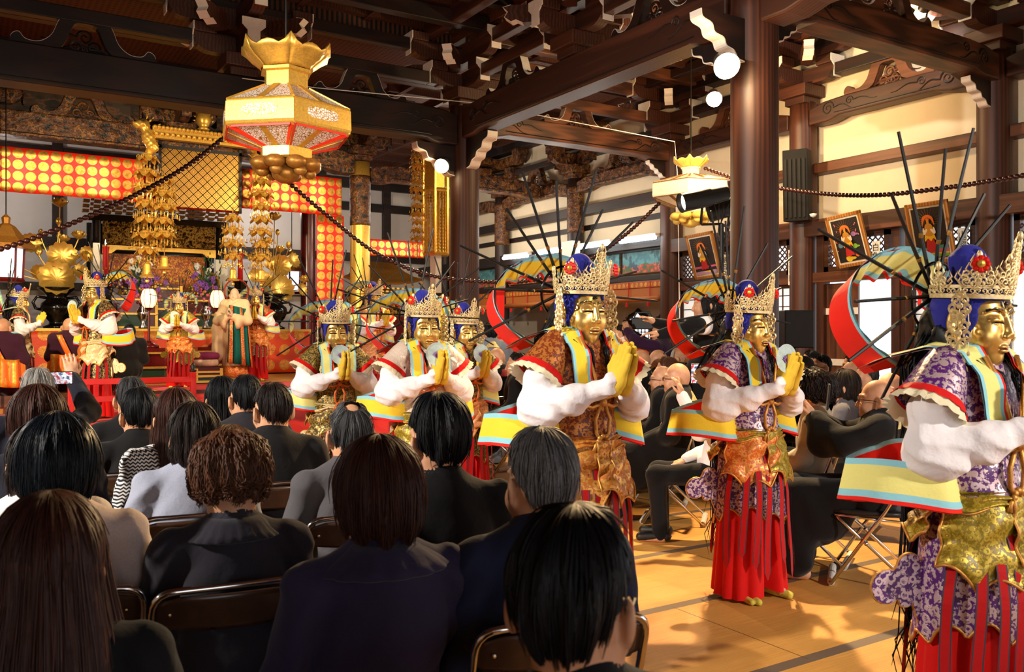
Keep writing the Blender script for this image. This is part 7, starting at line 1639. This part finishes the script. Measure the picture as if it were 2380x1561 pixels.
# ================================================================== framed pictures and name slips on the right wall
wood('frame_wood', (150, 98, 44), (196, 138, 70), 2, rough=.4); flat('mat_cream', (238, 226, 200), .8); flat('picture_black', (34, 26, 28), .7, var=.2)
PC = {}
for nm, c_ in (('red', (190, 30, 34)), ('gold', (206, 150, 50)), ('pink', (236, 120, 120)), ('teal', (70, 160, 150)), ('violet', (150, 110, 170)), ('green', (120, 180, 60)), ('yellow', (240, 200, 40)), ('orange', (230, 120, 40)), ('blue', (90, 150, 190)), ('mauve', (190, 150, 190)), ('white', (240, 236, 226)), ('rose', (214, 100, 130))): PC[nm] = flat('picture_'+nm, c_, .7, var=.06)
def picture(quad, lab, kind):
    """framed picture leaning out from the lintel; quad: photo corners of its top edge and bottom edge"""
    (xa, ya), (xb, yb), (xc, yc), (xd, yd) = quad; TL, TR = W(xa, ya, X=9.78), W(xb, yb, X=9.78); BL, BR = W(xd, yd, X=9.97), W(xc, yc, X=9.97)
    c = (TL+TR+BL+BR)/4; ux = ((TR-TL)+(BR-BL)).normalized(); uz = ((TL-BL)+(TR-BR)); h = uz.length/2; uz = (uz-ux*uz.dot(ux)).normalized(); w = ((TR-TL).length+(BR-BL).length)/2; n = ux.cross(uz)
    t = thing('framed_picture', lab, 'picture', c, group='framed pictures leaning over the right wall'); t.rotation_euler = Matrix((ux, -n, uz)).transposed().to_euler() if n.x > 0 else Matrix((ux, -n, uz)).transposed().to_euler()
    f = .045; b = B(); b.box((0, 0, h/2-f/2), (w, .04, f)); b.box((0, 0, -h/2+f/2), (w, .04, f)); b.box((-w/2+f/2, 0, 0), (f, .04, h)); b.box((w/2-f/2, 0, 0), (f, .04, h)); b.obj('wooden_frame', 'frame_wood', t, world=False, bevel=.006)
    S_ = -1; B().box((0, .005, 0), (w-.06, .02, h-.06)).obj('mat', 'mat_cream', t, world=False); iw, ih = w-.14, h-.14; B().box((0, -.008, 0), (iw, .006, ih)).obj('picture_sheet', 'picture_black', t, world=False)
    r = np.random.default_rng(len(lab)); X_, Z_ = Vector((1, 0, 0)), Vector((0, 0, 1)); lay = [0]
    def sh(m, poly, nm):
        lay[0] += 1; B().prism([(x*iw, z*ih) for x, z in poly], (0, -.012-.0006*lay[0], 0), X_, Z_, .001).obj(nm, PC[m], t, world=False)
    el = lambda x, z, a, b_: [(x+a*math.cos(q), z+b_*math.sin(q)) for q in np.linspace(0, 2*PI, 16, False)]
    if kind == 0: sh('mauve', [(-.5, -.5), (.5, -.5), (.5, -.40), (-.5, -.42)], 'ground_band'); sh('rose', [(-.5, -.34), (.5, -.32), (.5, -.27), (-.5, -.28)], 'ground_band'); sh('yellow', [(-.2, -.44), (.3, -.46), (.2, -.41)], 'ground_band')
    elif kind == 1:
        for x, z, m, s in ((-.1, -.42, 'yellow', .13), (.24, -.36, 'orange', .09), (-.32, -.10, 'blue', .09), (.22, -.16, 'green', .09), (.26, .12, 'violet', .09)): sh(m, el(x, z, s, s*.62), 'swirl_cloud'); sh(m, el(x+s*1.1, z-.01, s*.9, s*.25), 'swirl_cloud')
        for k_ in range(14): x = r.choice((-1, 1))*r.uniform(.3, .46); sh('pink', el(x, r.uniform(-.3, .46), .018, .016), 'petal')
    else: sh('green', [(-.5, -.5), (.5, -.48), (.5, -.42), (-.5, -.43)], 'ground_band'); sh('yellow', [(-.5, -.43), (.5, -.42), (.5, -.39), (-.5, -.41)], 'ground_band'); sh('rose', [(-.5, -.41), (.5, -.39), (.5, -.32), (-.5, -.34)], 'ground_band'); sh('teal', [(-.5, -.34), (.5, -.32), (.5, -.24), (-.2, -.29), (-.5, -.27)], 'ground_band')
    for k_ in range(16): a = -.3+k_/15*(PI+.6); sh('gold', [(.10*math.cos(a)-.003, .22+.08*math.sin(a)), (.42*math.cos(a), .22+.28*math.sin(a)), (.10*math.cos(a)+.003, .22+.08*math.sin(a)+.004)], 'ray')
    sh('orange', smooth2([(-.19, .14), (-.17, .30), (-.06, .36), (.06, .36), (.17, .30), (.19, .14), (.13, .24), (.05, .30), (-.05, .30), (-.13, .24)], 3, True), 'scarf_loop'); sh('red', [(-.16, -.38), (-.05, -.35), (.0, -.38), (.06, -.35), (.17, -.36), (.10, -.05), (-.10, -.05)], 'red_skirt'); sh('yellow', smooth2([(-.17, -.16), (-.06, -.10), (.02, -.16), (.10, -.10), (.18, -.15), (.12, -.0), (-.12, -.0)], 3, True), 'gilded_apron'); sh('gold', smooth2([(-.11, -.04), (.12, -.04), (.13, .12), (.06, .19), (-.06, .19), (-.12, .12)], 3, True), 'gilded_robe'); sh('white', smooth2([(-.20, .0), (-.14, -.02), (-.05, .06), (-.07, .09), (-.13, .07), (-.16, .12), (-.19, .08)], 3, True), 'white_sleeve'); sh('white', smooth2([(.20, .0), (.14, -.02), (.05, .06), (.07, .09), (.13, .07), (.16, .12), (.19, .08)], 3, True), 'white_sleeve')
    sh('gold', el(0, .225, .042, .04), 'gilded_face'); sh('orange', [(-.05, .255), (.05, .255), (.055, .30), (.02, .29), (0, .34), (-.02, .29), (-.055, .30)], 'crown')
picture(((1594, 546), (1657, 537), (1677, 640), (1615, 652)), 'framed picture of a golden figure on mauve ground, leftmost beside the cream lantern', 0)
picture(((1920, 503), (2003, 489), (2024, 608), (1945, 628)), 'framed picture with swirling coloured clouds, right of the slatted loudspeaker', 1)
picture(((2100, 476), (2202, 463), (2225, 606), (2128, 617)), 'framed picture with a rayed figure over striped ground, highest at the right', 2)
def slip(px, y, txt, lab, h):
    p = W(px, y, X=9.99); t = thing('name_slip', lab, 'sign', p, group='paper name slips on the right wall'); t.rotation_euler = (0, 0, -PI/2); B().box((0, 0, 0), (.115, .008, h)).obj('paper', 'paper', t, world=False)
    cu = bpy.data.curves.new('lettering', 'FONT'); cu.body = '\n'.join(txt); cu.size = .105; cu.align_x = 'CENTER'; cu.align_y = 'CENTER'; cu.space_line = h/len(txt)/.125; cu.extrude = .001; cu.materials.append(M['black'])
    fo = bpy.data.objects.new('font', cu); me = bpy.data.meshes.new_from_object(fo); me.name = 'lettering'; bpy.data.objects.remove(fo); o = link('lettering', me, ['black'], t); o.location = (0, -.007, 0); o.rotation_euler = (PI/2, 0, 0)
slip(1840, 621, '勢至菩薩', 'paper slip lettered for the picture behind the nearest column, at right of it', .50)
slip(1686, 629, '観音菩薩', 'paper slip lettered under the leftmost framed picture', .50)
slip(2237, 584, '山海慧菩薩', 'long paper slip lettered right of the highest framed picture', .56)
slip(2036, 596, '白象王', 'paper slip lettered between the two right framed pictures', .40)
# red pointed banner, camera of the cameraman, phones on the right, wall panel
for px, y0, y1, d, lab in ((1163, 642, 800, 10.8, 'tall red pointed banner left of the big scarf loop'), (1329, 622, 665, 12.4, 'red pointed banner tip behind the centre dancer crown')):
    a, c = W(px, y0, d=d), W(px, y1, d=d); w = 20*d/FPX/2; h = a.z-c.z; t = thing('red_banner', lab, 'banner', (c.x, c.y, 0), -TH, group='red pointed banners')
    z0 = c.z if y1 > 700 else .9; h = a.z-z0; B().prism([(-w*.8, z0), (w*.8, z0), (w, z0+h*.9), (0, z0+h), (-w, z0+h*.9)], (0, 0, 0), UX, UZ, .02).obj('cloth_panel', 'scarf_red', t, world=False); B().cyl((0, .02, .02), (0, .02, a.z), .012, n=8).obj('pole', 'black', t, world=False); B().box((0, .02, .015), (.3, .3, .03)).obj('base', 'black', t, world=False)
c = W(1496, 752, d=10.9); t = thing('video_camera', 'black video camera held up by the cameraman in purple', 'camera', c, .55); B().box((0, 0, 0), (.12, .28, .14)).obj('camera_body', 'black', t, world=False, bevel=.01); B().cyl((0, .14, 0), (0, .26, 0), .05, n=14).obj('lens', 'black_gloss', t, world=False); B().tube([(0, -.1, .07), (0, -.08, .14), (0, .1, .14), (0, .12, .07)], .012, 6).obj('handle', 'black', t, world=False); B().box((.09, -.05, .05), (.06, .09, .07)).obj('viewfinder', 'black', t, world=False)
phone(W(1925, 922, d=4.95), (.1, 0, .75), 'dark phone lifted by the bald monk with prayer beads', False)
phone(W(1617, 868, d=6.35), (.05, 0, -.62), 'phone held upright with a lit screen between the monks')
pm, pq = MP; wr = np.array(pq.arm[0][1]); b = B(); f = np.array(pq.arm[0][2]); f = f/np.linalg.norm(f); e1 = np.cross(f, (0, 0, 1.)); e1 /= np.linalg.norm(e1); e2 = np.cross(f, e1)
for k in range(20): a = 2*PI*k/20; b.ball(wr-f*.02+(e1*math.cos(a)+e2*math.sin(a))*.043, .010, 6)
b.obj('prayer_beads', 'black', pm, world=False)
# the woman whose arm lifts the lit phone
q = Pose(arms=(((-.25, .10, .85), (-.10, .24, 1.12), (.1, .25, 1.), (.3, 1., 0)), None)); d = 6.2; hd_ = -44
person('woman in a white blouse lifting the lit phone', hpos(1668, d, hd_, q, .93), hd_, .93, q, 'womanphone', 'bob', 'hair_darkbrown', 'lace_white', collar=None, group=MON, seed=41, hq=.007)
tag(B().box(W(1352+0, 845, d=11.6), (.16, .02, .34)).obj('notice_board', 'paper'), 'small white board behind the praying gloves', 'board') if False else None
